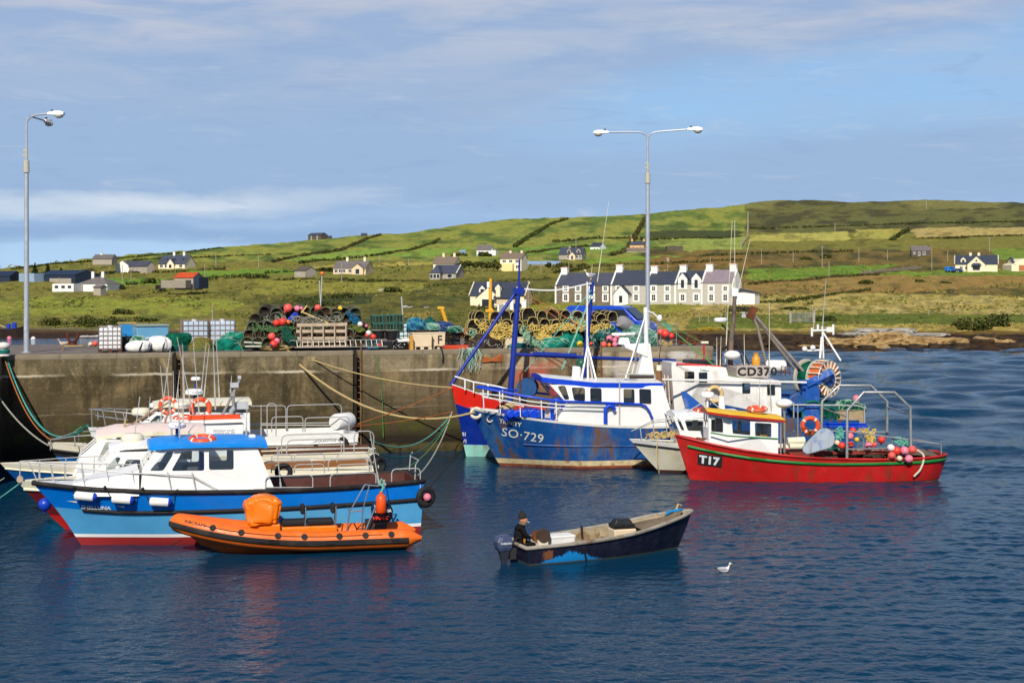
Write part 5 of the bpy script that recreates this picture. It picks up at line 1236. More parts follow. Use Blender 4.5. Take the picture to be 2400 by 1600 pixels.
def net_px(label, x0, x1, yt, yb, y, mat, strand, seed, depth=1.0, **kw):
 xm=(x0 + x1) / 2;b=Q.pz(xm, yb, QZ);loc=Q.w(b.x, b.y + depth * .5, QZ - .02) if y is None else Q.w(Q.px(xm, yb, y).x, y + depth * .5, QZ - .02)
 u=(loc.y - depth * .4) / FPX;h=max(.25, CAMH - (yt - HZ) * u - QZ)
 return heap('net_heap', label, loc,((x1 - x0) * u * 1.02, depth, h),mat, strand, seed, **kw)
net_px('dark green net heap right of the white bags',382,452,778,823, None, NT_GREEN, DKTEALROPE,1,1.3, flop=.2);net_px('olive and orange net bundle between the green heaps',440,504,795,823.5, None, NT_OLIVE, M('ochre_strand',(196,150,60),.9),2,1.0);net_px('teal and blue net heap left of the pot heap',510,578,783,821, None, NT_TEAL, PALESTR,3,1.3);net_px('dark low net under the green heap',398,440,806,823, None, NT_DKTEAL, DKTEALROPE,4,.7)
net_px('dark tangled net mass lying at the back of the pot heap',590,845,735,815,2.7, NT_BROWN, GREYROPE,5,1.6, strands=10, rough=.15)
net_px('brown net spread low left of the tan fish bin',1094,1182,786,816,.5, NT_BROWN, GREYROPE,6,1.2);net_px('teal net bundle lying on the quay edge, centre',1272,1336,792,816,.35, NT_TEAL, PALESTR,7,.9, strands=34);net_px('bright teal net heap behind the quay edge bundle',1308,1358,775,815,1.2, NT_TEAL, DKTEALROPE,8,1.0);net_px('teal net heap beside the yellow buoy',1338,1374,788,815,.9, NT_TEAL, DKTEALROPE,9,.8)
net_px('dark teal net mass behind the pink buoys',1386,1466,764,815,1.1, NT_DKTEAL, PALESTR,10,1.3, strands=44);net_px('pale teal net heap behind the white mast',1463,1552,768,815,1.0, NT_PALE, PALESTR,11,1.4, strands=60);net_px('dark green net behind the teal bundles',1225,1300,778,815,1.5, NT_GREEN, PALESTR,12,1.0, strands=40)
net_px('dark net heap under the pale roped pots',1110,1440,768,815,2.6, NT_BROWN, GREYROPE,13,1.5, strands=10, rough=.15)
# tanks, crates, bins
TANKW=M('translucent_tank',(238,240,242),.4,.4,.05,1.5, dirt=.2, dirtc=(200,196,184));CAGE=M('cage_rust_steel',(150,128,110),.6,.4,.25,4);TANKB=M('bluish_tank',(198,214,232),.4,.4,.05,1.5)
def ibc(label, loc, rz, mat, w_=1.05, d_=1.1, h_=1.15, pallet=True):
 r=thing('storage_tank', label,'tank', loc, rz,'caged white tanks');z0=.16 if pallet else .02
 mb=MB();mb.box((0,0, z0 + h_ / 2 - .08),(w_ - .06, d_ - .06, h_ - .16));mb.build('bottle',[mat],r, bevel=.07, seg=3)
 mb=MB()
 for k in range(6):
  x=-w_ / 2 + w_ * k / 5
  for y in (-d_ / 2, d_ / 2): mb.tube([(x, y, z0),(x, y, z0 + h_ - .1)],.016,0,5)
  y=-d_ / 2 + d_ * k / 5
  for x in (-w_ / 2, w_ / 2): mb.tube([(x, y, z0),(x, y, z0 + h_ - .1)],.016,0,5)
 for k in range(6):
  z=z0 + (h_ - .1) * k / 5;mb.tube([(-w_ / 2,-d_ / 2, z),(w_ / 2,-d_ / 2, z),(w_ / 2, d_ / 2, z),(-w_ / 2, d_ / 2, z)],.016,0,5, closed=True)
 mb.build('cage',[CAGE],r);mb=MB();mb.cyl((0,0, z0 + h_ - .16),(0,0, z0 + h_ - .06),.12);mb.build('lid',[BLACKR if False else TANKW],r)
 if pallet:
  mb=MB();mb.box((0,0,.145),(w_ + .04, d_ + .04,.03))
  for x in (-.45,0,.45): mb.box((x,0,.065),(.16, d_,.13))
  mb.build('pallet',[M('red_brown_pallet',(96,62,46),.85,.2,.25,4)],r)
 return r
v=qd(258,826);ibc('white caged tank on a brown pallet, nearest the quay edge', Q.w(Q.Ri @ (v - Q.loc) + Vector((0,.5,0))),QYAW, TANKW)
v=qy(455,4.6);ibc('bluish caged tank behind the green net, left of two', v, QYAW + .1, TANKB,1.25,1.0,1.35);v=qy(521,4.9);ibc('bluish caged tank behind the teal net, right of two', v, QYAW - .05, TANKB,1.25,1.0,1.35)
BLUEBOX=M('sky_blue_paint',(40,140,205),.5,.4,.12,1.2, dirt=.5, dirtc=(150,180,190));PALEBOX=M('pale_blue_paint',(110,170,205),.5,.4,.12,1.2, dirt=.5, dirtc=(196,196,170))
v=qy(350,3.2);r=thing('fish_bin','big pale blue insulated bin behind the white bags','bin', v, QYAW + .25);mb=MB();mb.box((0,0,.62),(1.5,1.2,1.1),topx=1.04);mb.build('body',[PALEBOX],r, bevel=.05);mb=MB();mb.box((0,0,1.22),(1.6,1.3,.09));mb.build('rim',[M('worn_rim',(150,160,150),.7)],r, bevel=.02)
mb=MB();mb.box((0,-.62,.62),(1.5,.06,.08));mb.build('rib',[M('pale_rib',(210,226,236),.6)],r)
v=qy(297,3.6);r=thing('fish_bin','bright blue bin raised over a dark gap behind the white tank','bin', v, QYAW);mb=MB();mb.box((0,0,.98),(.8,.9,.62));mb.build('body',[BLUEBOX],r, bevel=.05);mb=MB();mb.box((0,0,1.32),(.86,.96,.07));mb.build('rim',[M('ochre_rim',(170,150,90),.8)],r);mb=MB();mb.box((0,0,.33),(.85,.9,.66));mb.build('dark_gap_block',[DARKMETAL],r)  # dark block added to stand for the dark gap under the bin
BAGW=M('white_sack',(240,238,232),.7,.2,.06,2, bump=.5, bscale=5)
def bigbag(label, px, py, w_, h_, seed, net=None):
 v=qd(px, py);b=Q.Ri @ (v - Q.loc);loc=Q.w(b.x, b.y + .4, QZ);r=thing('big_bag', label,'bulk bag', loc, QYAW,'white bulk bags');bm=bmesh.new();bmesh.ops.create_icosphere(bm, subdivisions=4, radius=1)
 co=np.array([q.co[:] for q in bm.verts]);sq=np.sign(co) * np.abs(co) ** .7;s3=np.array([w_ / 2,.45, h_ / 2]);ww=sq * s3
 fold=(fbm(np.arctan2(co[:,1],co[:,0]) * 4 + seed, ww[:,2] * 1.5, seed,5,.65) - .5) * .7
 lean=np.clip(co[:,2],0,1) * (.16 if seed % 2 else -.12)
 out=sq * (1 + fold * (.4 + .6 * np.clip(co[:,2] + .5,0,1)))[:, None] * s3;out[:,0] += lean;out[:,2]=out[:,2] + h_ / 2;out[:,2]=np.maximum(out[:,2],.01)
 for q, c in zip(bm.verts, out): q.co=c
 me=bpy.data.meshes.new('sack');bm.to_mesh(me);bm.free();me.materials.append(BAGW);me.polygons.foreach_set('use_smooth',[True] * len(me.polygons));o=bpy.data.objects.new('sack', me);COL.objects.link(o);o.parent=r
 mb=MB();mb.tube(spline([(.05,-.48,.05),(.1,-.5, h_ * .4),(.22,-.4, h_ * .85)],5),.03,0,4);mb.build('strap',[BLACKR],r)
 return r
bigbag('white bulk bag overflowing with green net, left of two',323,826.5,1.1,.55,3);bigbag('white bulk bag tied shut and leaning, right of two',378,825,1.0,.72,6)
v=qd(325,826);b=Q.Ri @ (v - Q.loc);heap('net_heap','green net bulging out of the left white bag', Q.w(b.x, b.y + .45, QZ + .42),(.75,.6,.33),NT_GREEN, PALESTR,33)
BIN=M('cream_fish_bin',(236,214,178),.6,.3,.06,1.5, dirt=.4, dirtc=(180,150,110))
def fishbin(label, px, py, w_, d_, h_, yaw, letter=None):
 v=qd(px, py);b=Q.Ri @ (v - Q.loc);loc=Q.w(b.x, b.y + d_ / 2, QZ);r=thing('fish_bin', label,'bin', loc, QYAW + yaw,'cream plastic fish bins');mb=MB()
 mb.box((0,0, h_ * .55),(w_ * .95, d_ * .95, h_ * .8),topx=1.05, top=1.05);mb.build('body',[BIN],r, bevel=.03)
 mb=MB();mb.box((0,0, h_ * .965),(w_ * 1.04, d_ * 1.04, h_ * .07));mb.build('rim',[BIN],r, bevel=.02)
 for x in (-.42,0,.42):
  mb=MB();mb.box((x * w_ * .95,0, h_ * .075),(w_ * .17, d_ * .9, h_ * .15));mb.build('foot',[BIN],r)
 if letter: lettering('letter', letter, h_ * .72, lambda s, t_: Vector((s - w_ * .14,-d_ * .5 - .012 - .02, t_ + h_ * .32)),M('black_marking',(34,30,28),.7),r, bold=.0)
 return r
fishbin('cream fish bin with rope mark, left of the one lettered F',990,819,.98,.8,.82,.0);fishbin('cream fish bin lettered F on the quay edge',1028,817.5,.68,.8,.82,.02,'F')
fishbin('tan fish bin with rust and teal stains, behind the blue trawler mast',1211,815,1.2,.9,.52,0)
net_px('torn teal net lying against the tan fish bin',1188,1240,799,816,.12, NT_DKTEAL, PALESTR,21,.3, strands=16)
# creels, tubs, black crates
CREEL=M('creel_teal_frame',(58,108,98),.8,.2,.2,6)
def creel(label, loc, w_, d_, h_, rz, fm=CREEL, nm=POTN[2],group='rectangular green creels'):
 r=thing('creel', label,'creel', loc, rz, group);mb=MB()
 for z in (0, h_): mb.tube([(-w_ / 2,-d_ / 2, z),(w_ / 2,-d_ / 2, z),(w_ / 2, d_ / 2, z),(-w_ / 2, d_ / 2, z)],.022,0,5, closed=True)
 for k in range(4):
  x=-w_ / 2 + w_ * k / 3
  for y in (-d_ / 2, d_ / 2): mb.tube([(x, y,0),(x, y, h_)],.02,0,5)
  mb.tube([(x,-d_ / 2, h_),(x, d_ / 2, h_)],.02,0,5)
 mb.build('frame',[fm],r);mb=MB();mb.box((0,0, h_ / 2),(w_ - .05, d_ - .05, h_ - .05));mb.build('netting',[nm],r);return r
for i,(px, py, nm) in enumerate([(882,757,'top left'),(905,756,'top middle'),(929,755,'top right'),(884,776,'lower left'),(908,775,'lower middle'),(930,775,'lower right')]):
 c=Q.w(Q.px(px, py,1.7));creel('dark green framed creel, %s of the stack right of the pots' % nm, c,.5,.8,.36, QYAW + random.uniform(-.06,.06))
creel('blue framed creel standing behind the ladder end', Q.w(Q.px(873,815,.8)),.5,.5,.34, QYAW, M('blue_frame',(60,130,160),.8),POTN[2])
TUB=M('black_plastic_tub',(28,28,30),.5,.4,.2,3)
for px, py, lab in ((887,797,'black plastic tub under the green creels, left one'),(917,797,'black plastic tub under the green creels, right one')):
 c=Q.w(Q.px(px, py,1.3));c.z=max(c.z, QZ + .02);r=thing('plastic_tub', lab,'tub', c, QYAW,'black tubs');mb=MB();mb.lathe([(.24,0),(.3,.46),(.34,.46),(.34,.5),(.28,.5),(.22,.06),(0,.06)],n=16);mb.build('tub',[TUB],r, smooth=40)
 mb=MB();mb.torus((0,0,.49),.33,.02, n=20, m=5);mb.build('rim_rope',[GREYROPE],r)
for px, w_, lab in ((878,.5,'dark crate under the left black tub'),(912,.62,'dark crate under the right black tub')):
 c=Q.w(Q.px(px,816,1.3).x,1.3, QZ);mb=MB();mb.box((0,0,.2),(w_,.5,.4));o=mb.build('fish_crate',[TUB],bevel=.02);o.location=c;o.rotation_euler.z=QYAW;tag(o, lab,'crate','dark crates')
heap('plastic_bundle','glossy black plastic sheeting bundle left of the cream bins', Q.w(Q.px(942,819,.35).x,.75, QZ),(.8,.7,.5),M('black_polythene',(22,20,20),.22,.5,.2,4),GREYROPE,31, cat='plastic sheet', group=None, strands=5, rough=.45)
mb=MB();c=Q.w(Q.px(946,797,.6));mb.box((0,0,0),(.62,.4,.12));o=mb.build('polystyrene_lid',[BAGW],bevel=.03);o.location=c;o.rotation_euler=(.12,-.05, QYAW);tag(o,'white polystyrene lid on the black plastic bundle','lid')
r=thing('wire_crate','pale blue crate in black mesh under the blue net','crate', Q.w(Q.px(954,815,1.5).x,1.7, QZ),QYAW);mb=MB();mb.box((0,0,.62),(.82,.7,1.2));mb.build('crate',[M('ice_blue_plastic',(206,226,226),.5)],r, bevel=.03);mb=MB()
for k in range(5): mb.tube([(-.4,-.37,.2 + k * .22),(.4,-.37,.3 + k * .2)],.014,0,4);mb.tube([(-.4 + k * .2,-.37,.05),(-.42 + k * .2,-.37,1.2)],.014,0,4)
mb.build('mesh',[TUB],r)
heap('net_heap','blue net piled on top of the mesh crate', Q.w(Q.px(974,772,1.4)),(1.05,.8,.5),NT_BLUE, M('lightblue_strand',(90,170,190),.9),34, strands=50);heap('net_heap','dark teal net hump right behind the blue net', Q.w(Q.px(1006,770,2.2)),(.7,.6,.55),NT_DKTEAL, DKTEALROPE,35);heap('net_heap','pale rope coil net behind the cream bins', Q.w(Q.px(1012,772,1.7)),(.8,.6,.32),NT_PALE, PALESTR,36)
for nm, c, z in (('lower',1062,812),):
 pass
for k in range(3):
 c=Q.w(Q.px(1062,815,.9).x,1.15, QZ + .02 + k * .29);r=thing('fish_crate','black slatted crate, %s of three stacked right of bin F' % ['lowest','middle','topmost'][k],'crate', c, QYAW + .5,'stacked black crates');mb=MB()
 mb.box((0,0,.02),(.62,.5,.03))
 for s_ in (-1,1):
  for z in (.07,.15,.23): mb.box((0, s_ * .25, z),(.62,.02,.05));mb.box((s_ * .31,0, z),(.02,.5,.05))
  for x in (-.28,0,.28): mb.box((x, s_ * .255,.14),(.05,.03,.27))
 mb.box((0,0,.1),(.56,.44,.14));mb.build('crate',[TUB],r)
heap('net_heap','navy net over the black crates', Q.w(Q.px(1038,778,1.9)),(1.3,.9,.5),NT_DKBLUE, M('navy_strand',(80,110,170),.9),37, strands=36);heap('net_heap','green net draped on the stacked black crates', Q.w(Q.px(1066,778,1.1)),(.85,.7,.3),NT_GREEN, PALESTR,38);heap('net_heap','orange net scrap between crates and pots', Q.w(Q.px(1088,786,1.2)),(.4,.4,.35),netmat('orange_net',(220,96,50),(150,60,40)),ORROPE,39)
mb=MB();mb.box((0,0,.1),(1.2,.5,.2));o=mb.build('fish_box',[M('red_orange_plastic',(206,70,36),.5)],bevel=.03);o.location=Q.w(Q.px(1068,816,.55).x,.6, QZ);o.rotation_euler.z=QYAW;tag(o,'flat red orange fish box below the black crates','fish box')
mb=MB();mb.box((0,0,.34),(.16,.4,.68));o=mb.build('timber_baulk',[M('ochre_timber',(214,156,60),.7)],bevel=.01);o.location=Q.w(Q.px(963,818,.45));o.location.z=QZ;o.rotation_euler.z=QYAW;tag(o,'ochre timber upright left of the cream bins','timber')
# yellow masts
YEL=M('crane_yellow',(238,176,40),.5,.4,.08,2, dirt=.25, dirtc=(160,110,40))
a=Q.w(Q.px(1147,770,2.4));b_=Q.w(Q.px(1150,653,2.4));r=thing('yellow_mast','upright yellow steel mast among the pale roped pots','mast',(a.x, a.y, QZ));H=b_.z - QZ;mb=MB();mb.tube([(0,0,0),(b_.x - a.x,0, H)],.085,0,10);mb.build('tube',[YEL],r, smooth=50)
mb=MB();z=Q.px(1148,728,2.4).z - QZ;mb.box((0,0, z),(.4,.22,.12));mb.prism([(0, z - .5),(.5, z - .5),(.1, z + .2),(0, z + .2)],lambda p, q: Vector((p,-.05, q)),lambda p, q: Vector((p,.05, q)));mb.build('bracket',[YEL],r)
mb=MB();mb.box((-.06,-.05, H - .3),(.13,.16,.3));mb.build('junction_box',[WHITE],r)
a=Q.w(Q.px(1049,765,3.0));b_=Q.w(Q.px(1035,722,3.0));r=thing('yellow_post','slanting yellow post behind the F bin','post', a);mb=MB();mb.tube([(a - b_) * .8, b_ - a],.1,0,10);mb.build('tube',[YEL],r, smooth=50);mb=MB();mb.box((b_ - a) + Vector((-.03,0,.02)),(.34,.2,.12));mb.build('cap',[YEL],r)
# second pot stack with yellow ropes
P2=[[(1124,752,1.0),(1161,753,1.0),(1183,751,1.0),(1208,752,1.0),(1241,750,1.25),(1271,751,1.0),(1297,749,1.1),(1326,750,1.0),(1356,752,1.0),(1383,757,.9),(1408,758,1.0),(1436,754,1.05)],
   [(1109,775,1.1),(1136,772,.95),(1162,773,1),(1188,772,1),(1216,773,1),(1248,766,1.0),(1277,770,1),(1304,771,.95),(1331,768,1),(1362,770,1),(1390,774,1),(1418,772,.95)],
   [(1106,794,1),(1132,794,1),(1160,794,1),(1190,792,1),(1252,790,1),(1282,790,1),(1306,790,1),(1400,792,1)]]
for ri, row in enumerate(P2):
 for i,(px, py, s_) in enumerate(row):
  c=Q.w(Q.px(px, py,2.0 - .3 * ri));potput(3, c,(rs.uniform(-.1,.15),rs.uniform(-.15,.15),QYAW + rs.uniform(-.3,.3)),'pale roped pot right of yellow mast stack, %s, %s from left' % (['top row','middle row','lowest row'][ri],ORD[i]),'pots hung with yellow rope', s_ * .98)
for i,(pts, n, lab) in enumerate([([(1120,757,1.4),(1150,770,1.3),(1175,765,1.3),(1215,768,1.4)],46,'over the left pots'),([(1130,780,1.2),(1165,790,1.1),(1200,778,1.1)],44,'hanging low by the yellow mast'),([(1238,765,1.3),(1280,772,1.2),(1310,765,1.3),(1345,768,1.3)],50,'over the middle pots'),([(1262,784,1.1),(1276,790,1.0),(1290,800,1.0)],40,'coiled thick below the middle pots'),([(1345,762,1.4),(1385,770,1.3),(1430,766,1.4)],40,'over the right pots'),([(1110,800,1.0),(1140,796,1.0),(1160,800,1.0)],30,'trailing at the left pot foot')]):
 tangle('rope_tangle','yellow rope in loops ' + lab, Q, pts, YELROPE,.02,.24, n,60 + i,.12, group='yellow ropes over the pots', lines=3)
for i,(pts, n, lab) in enumerate([([(1228,770,1.1),(1234,786,.9),(1250,800,.8),(1262,806,.7)],40,'pale green twine hanging over the middle of the pots'),([(1095,778,1.0),(1112,783,1.0),(1118,800,1.0)],20,'pale teal twine at the left end of the roped pots'),([(1340,750,1.5),(1365,755,1.4),(1372,775,1.2)],24,'teal twine on the right roped pots')]):
 tangle('twine_tangle', lab, Q, pts, M('pale_green_twine',(164,204,170),.9,.1,.1),.013,.2, n,80 + i,.12, group='twine over the pots', lines=3)
c=Q.w(Q.px(1466,766,2.2));r=thing('steel_drum','grey rounded drum lying behind the last roped pot','drum', c, QYAW + .4);mb=MB();mb.lathe([(.02,-.5),(.3,-.48),(.38,-.3),(.38,.3),(.3,.48),(.02,.5)],(0,0,.1),(1,.1,-.5),18);mb.build('drum',[M('grey_drum',(150,146,148),.6,.4,.1)],r, smooth=40)
GB='pink buoys on the quay behind the mast'
for a in [('yellow buoy on the quay edge',1359,806,7.5,'yellow',.4),('pink buoy, upper left of the pink cluster',1428,793,8,'pink',.6),('pink buoy at the top of the pink cluster',1446,788,7,'pink',.8),('pink buoy in the middle of the pink cluster',1441,797,6.5,'pink',.5),('pink buoy lowest in the pink cluster',1441,807,6.5,'pink',.35),('red and cream buoy left of the pink cluster',1415,807,7.5,'coral',.4),('orange buoy under the pink cluster',1428,808,5,'orange',.4),('half hidden pink buoy beside the blue mast',1386,806,5,'coral',.5)]:
 buoy_at(a[0],a[1],a[2],a[3],a[4],y=a[5],group=GB)
# buoy rack
r=thing('buoy_rack','grey tube rack hung with red buoys at the quay end','rack', Q.w(Q.px(1562,812,1.2).x,1.2, QZ),QYAW);mb=MB()
for x in (-.5,-.32,.55): mb.tube([(x,0,0),(x,0,1.15),(x + .06,0,1.22)],.022,0,6)
mb.tube([(-.5,0,1.15),(.55,0,1.05)],.022,0,6);mb.tube([(-.5,0,.3),(.55,0,.3)],.02,0,6);mb.build('frame',[STEEL],r)
for a in [('biggest red buoy hanging on the rack',1559,782,10.5,'red',.9),('coral buoy behind the biggest one on the rack',1548,778,8,'coral',1.3),('red buoy at the right of the rack',1573,787,7.5,'red',1.2)]: buoy_at(a[0],a[1],a[2],a[3],a[4],y=a[5],group='buoys on the rack')
tangle('rope_tangle','teal rope bunched on the buoy rack', Q,[(1555,760,1.1),(1566,765,1.1),(1572,775,1.1)],TEALROPE,.018,.12,30,91, group=None, lines=2);tangle('rope_tangle','teal and cream rope ends below the rack', Q,[(1550,800,1.0),(1562,806,1.0),(1575,804,1.0)],TANROPE,.018,.14,30,92, group=None, lines=2)
r=thing('rusty_gear','rusty anchors and beams heaped near the quay end','scrap iron', Q.w(Q.px(1615,806,1.5).x,1.6, QZ),QYAW);mb=MB();rs2=random.Random(8)
for k in range(12): a=Vector((rs2.uniform(-.7,.4),rs2.uniform(-.3,.3),.04 + rs2.uniform(0,.12)));mb.tube([a, a + Vector((rs2.uniform(-.5,.8),rs2.uniform(-.2,.2),rs2.uniform(0,.4)))],rs2.uniform(.02,.05),0,6)
mb.tube([(.3,0,0),(.45,0,.4),(.3,.1,.5)],.05,0,6);mb.tube([(-.1,0,.05),(.0,0,.5),(.2,0,.52)],.05,0,6);mb.build('iron',[RUST],r)
# van
VANB=M('van_blue',(16,70,196),.28,.5,.04,1, coat=.5)
vl=P(1433,700,79.5);r=thing('van','royal blue van parked on the quay behind the pots','van',(vl.x, vl.y, QZ),-0.42)
L_, Wv, Hv=4.9,1.9,1.98
prof=[(-2.4,.35),(-2.42,1.2),(-2.36,1.9),(-2.2, Hv),(.7, Hv),(1.05,1.9),(1.8,1.22),(2.35,1.0),(2.45,.75),(2.45,.35)]
mb=MB();n=len(prof)
def vy(a, b): return Wv / 2 * (1 - .11 * max(0, b - 1.0)) * (1 - .04 * max(0, a - 1.5))
mb.prism(prof, lambda a, b: Vector((a,-vy(a, b),b)),lambda a, b: Vector((a, vy(a, b),b)));mb.build('body',[VANB],r, bevel=.07, seg=3)
def vwin(nm, pts): mb=MB();mb.prism(pts, lambda a, b: Vector((a,-vy(a, b) - .012, b)),lambda a, b: Vector((a,-vy(a, b) + .02, b)));mb.build(nm,[DARKGLASS],r)
vwin('side_window',[(.3,1.18),(1.5,1.18),(1.05,1.78),(.34,1.78)]);vwin('quarter_window',[(-.75,1.18),(.2,1.18),(.2,1.78),(-.7,1.78)])
mb=MB();A=[(1.1,.78,1.86),(1.1,-.78,1.86),(1.82,-.86,1.24),(1.82,.86,1.24)];mb.add([(x + .02, y, z + .03) for x, y, z in A],[(0,1,2,3)]);mb.add([(x - .03, y, z) for x, y, z in A],[(3,2,1,0)]);mb.build('windscreen',[DARKGLASS],r)
for sy in (-1,1):
 for sx in (-1.5,1.55):
  mb=MB();mb.cyl((sx, sy * .95 - .1,.34),(sx, sy * .95 + .1 * 0 ,.34),.34, n=20);w_=mb.build('wheel',[BLACKR],r, smooth=40);mb=MB();mb.cyl((sx, sy * .955,.34),(sx, sy * .965,.34),.2, n=16);mb.build('hubcap',[STEEL],w_)
 mb=MB();mb.box((2.3, sy * .68,.85),(.2,.32,.2));mb.build('headlight',[LAMPW],r, bevel=.03);mb=MB();mb.box((1.45, sy * 1.05,1.3),(.12,.2,.22));mb.build('mirror',[VANB],r, bevel=.03)
mb=MB();mb.box((2.42,0,.5),(.12,1.7,.22));mb.build('bumper',[DARKMETAL],r, bevel=.03)
# far small craft and what hangs on the wall
r=thing('rowing_boat','small white rowing boat moored in the far left channel','rowing boat', P(209,792.5,212),.15);r.location.z=0
mb=MB();st=[(-1.3,.5,.25),(-.8,.6,.22),(0,.62,.22),(.7,.5,.28),(1.3,.06,.4)];vs=[]
for x, y, z in st: vs += [(x,-y, z),(x,-y * .6,-.1),(x, y * .6,-.1),(x, y, z)]
fs=[(i * 4 + k, i * 4 + k + 1, i * 4 + 5 + k, i * 4 + 4 + k) for i in range(4) for k in range(3)] + [(0,1,2,3)]
mb.add(vs, fs);mb.build('hull',[WHITE],r);mb=MB();mb.box((0,0,.15),(.25,1.1,.04));mb.box((-.9,0,.15),(.25,1.0,.04));mb.build('thwart',[TANWOOD],r)
mb=MB();mb.tube([(-.2,.6,.28),(-1.2,1.3,.2)],.03);mb.build('oar',[TANWOOD],r)
r=thing('beached_boat','dark old wooden boat beached at the far left edge','boat', P(18,789,213),.05);r.location.z=0;mb=MB();st=[(-3.5,.9,1.5),(-2,1.2,1.3),(0,1.3,1.25),(1.6,1.1,1.4),(2.7,.1,1.8)];vs=[]
for x, y, z in st: vs += [(x,-y, z),(x * .9,-y * .6,-.1),(x * .9, y * .6,-.1),(x, y, z)]
mb.add(vs, fs + [(0,4,7,3),(4,8,11,7),(8,12,15,11),(12,16,19,15)]);mb.build('hull',[M('tarred_hull',(58,48,42),.85,.2,.3,2)],r);mb=MB();mb.cyl((1.0,0,1.3),(1.0,0,2.2),.35);mb.cyl((.1,.2,1.3),(.1,.2,2.0),.3);mb.build('drum',[BUOYM['blue']],r);mb=MB();mb.tube([(-3.2,0,2.6),(-.4,0,1.5)],.09);mb.build('oar',[TANWOOD],r)
for px, py, c in ((22,793,'pink'),(78,794,'white')): 
 buoy('tiny %s mooring buoy floating in the far left channel' % c, P(px, py,26667 / (py - 665 + 0.0)),.35, c,(0,0),'far mooring buoys')
def hangnet(label, pts_px, mat, seed, n=26, spread=.3, drop=1.1, r=.012):
 rs=random.Random(seed);a=Q.w(Q.px(pts_px[0],pts_px[1],-.06));mb=MB()
 for k in range(n):
  x=rs.gauss(0, spread);dd=drop * rs.uniform(.4,1.1);pts=[Q.R @ Vector((x * .7,.3,.08)),Q.R @ Vector((x * .8,-.05,.02))] + [Q.R @ Vector((x + rs.uniform(-.08,.08),-.06 - .02 * rs.random(),-dd * j / 4)) for j in range(1,5)]
  mb.tube(spline(pts,3),r,0,4)
 o=mb.build('hanging_net',[mat]);o.location=a;tag(o, label,'net','scraps hanging on the wall');return o
hangnet('pale teal net scrap hanging over the wall by the trawler bow',(1098,819),PALESTR,1);hangnet('dark teal strands hanging beside the pale net scrap',(1106,819),DKTEALROPE,2,14,.22,.9);
mb=MB();c=Q.w(Q.px(1150,841,-.05));rs2=random.Random(3)
for k in range(11): z=.12 * (k / 5 - 1);mb.tube([Q.R @ Vector((-.6,0, z * 1.6)),Q.R @ Vector((0,-.04, z * .5 - .05)),Q.R @ Vector((.62,0, z * 1.6 + .05))],.012,0,4)
o=mb.build('hanging_net',[ORROPE]);o.location=c;tag(o,'faded orange net stretched on the wall behind the blue mast','net','scraps hanging on the wall')
a=Q.w(Q.px(1022,812,.05));mb=MB();mb.tube(spline([(0,.3,.0),(.25,-.1,-.05),(.35,-.12,-.5),(.3,-.12,-.75)],5),.035);o=mb.build('hose',[BLACKR]);o.location=a;tag(o,'dark hose hanging over the wall below bin F','hose')
a=Q.w(Q.px(884,828,-.05));mb=MB();mb.tube([(0,.1,.05),(.05,0,-.5),(.25,0,-2.2),(.3,-.05,-4)],.02);o=mb.build('hanging_rope',[GREENROPE]);o.location=a;tag(o,'thin green rope hanging down the wall right of the ladder','rope')
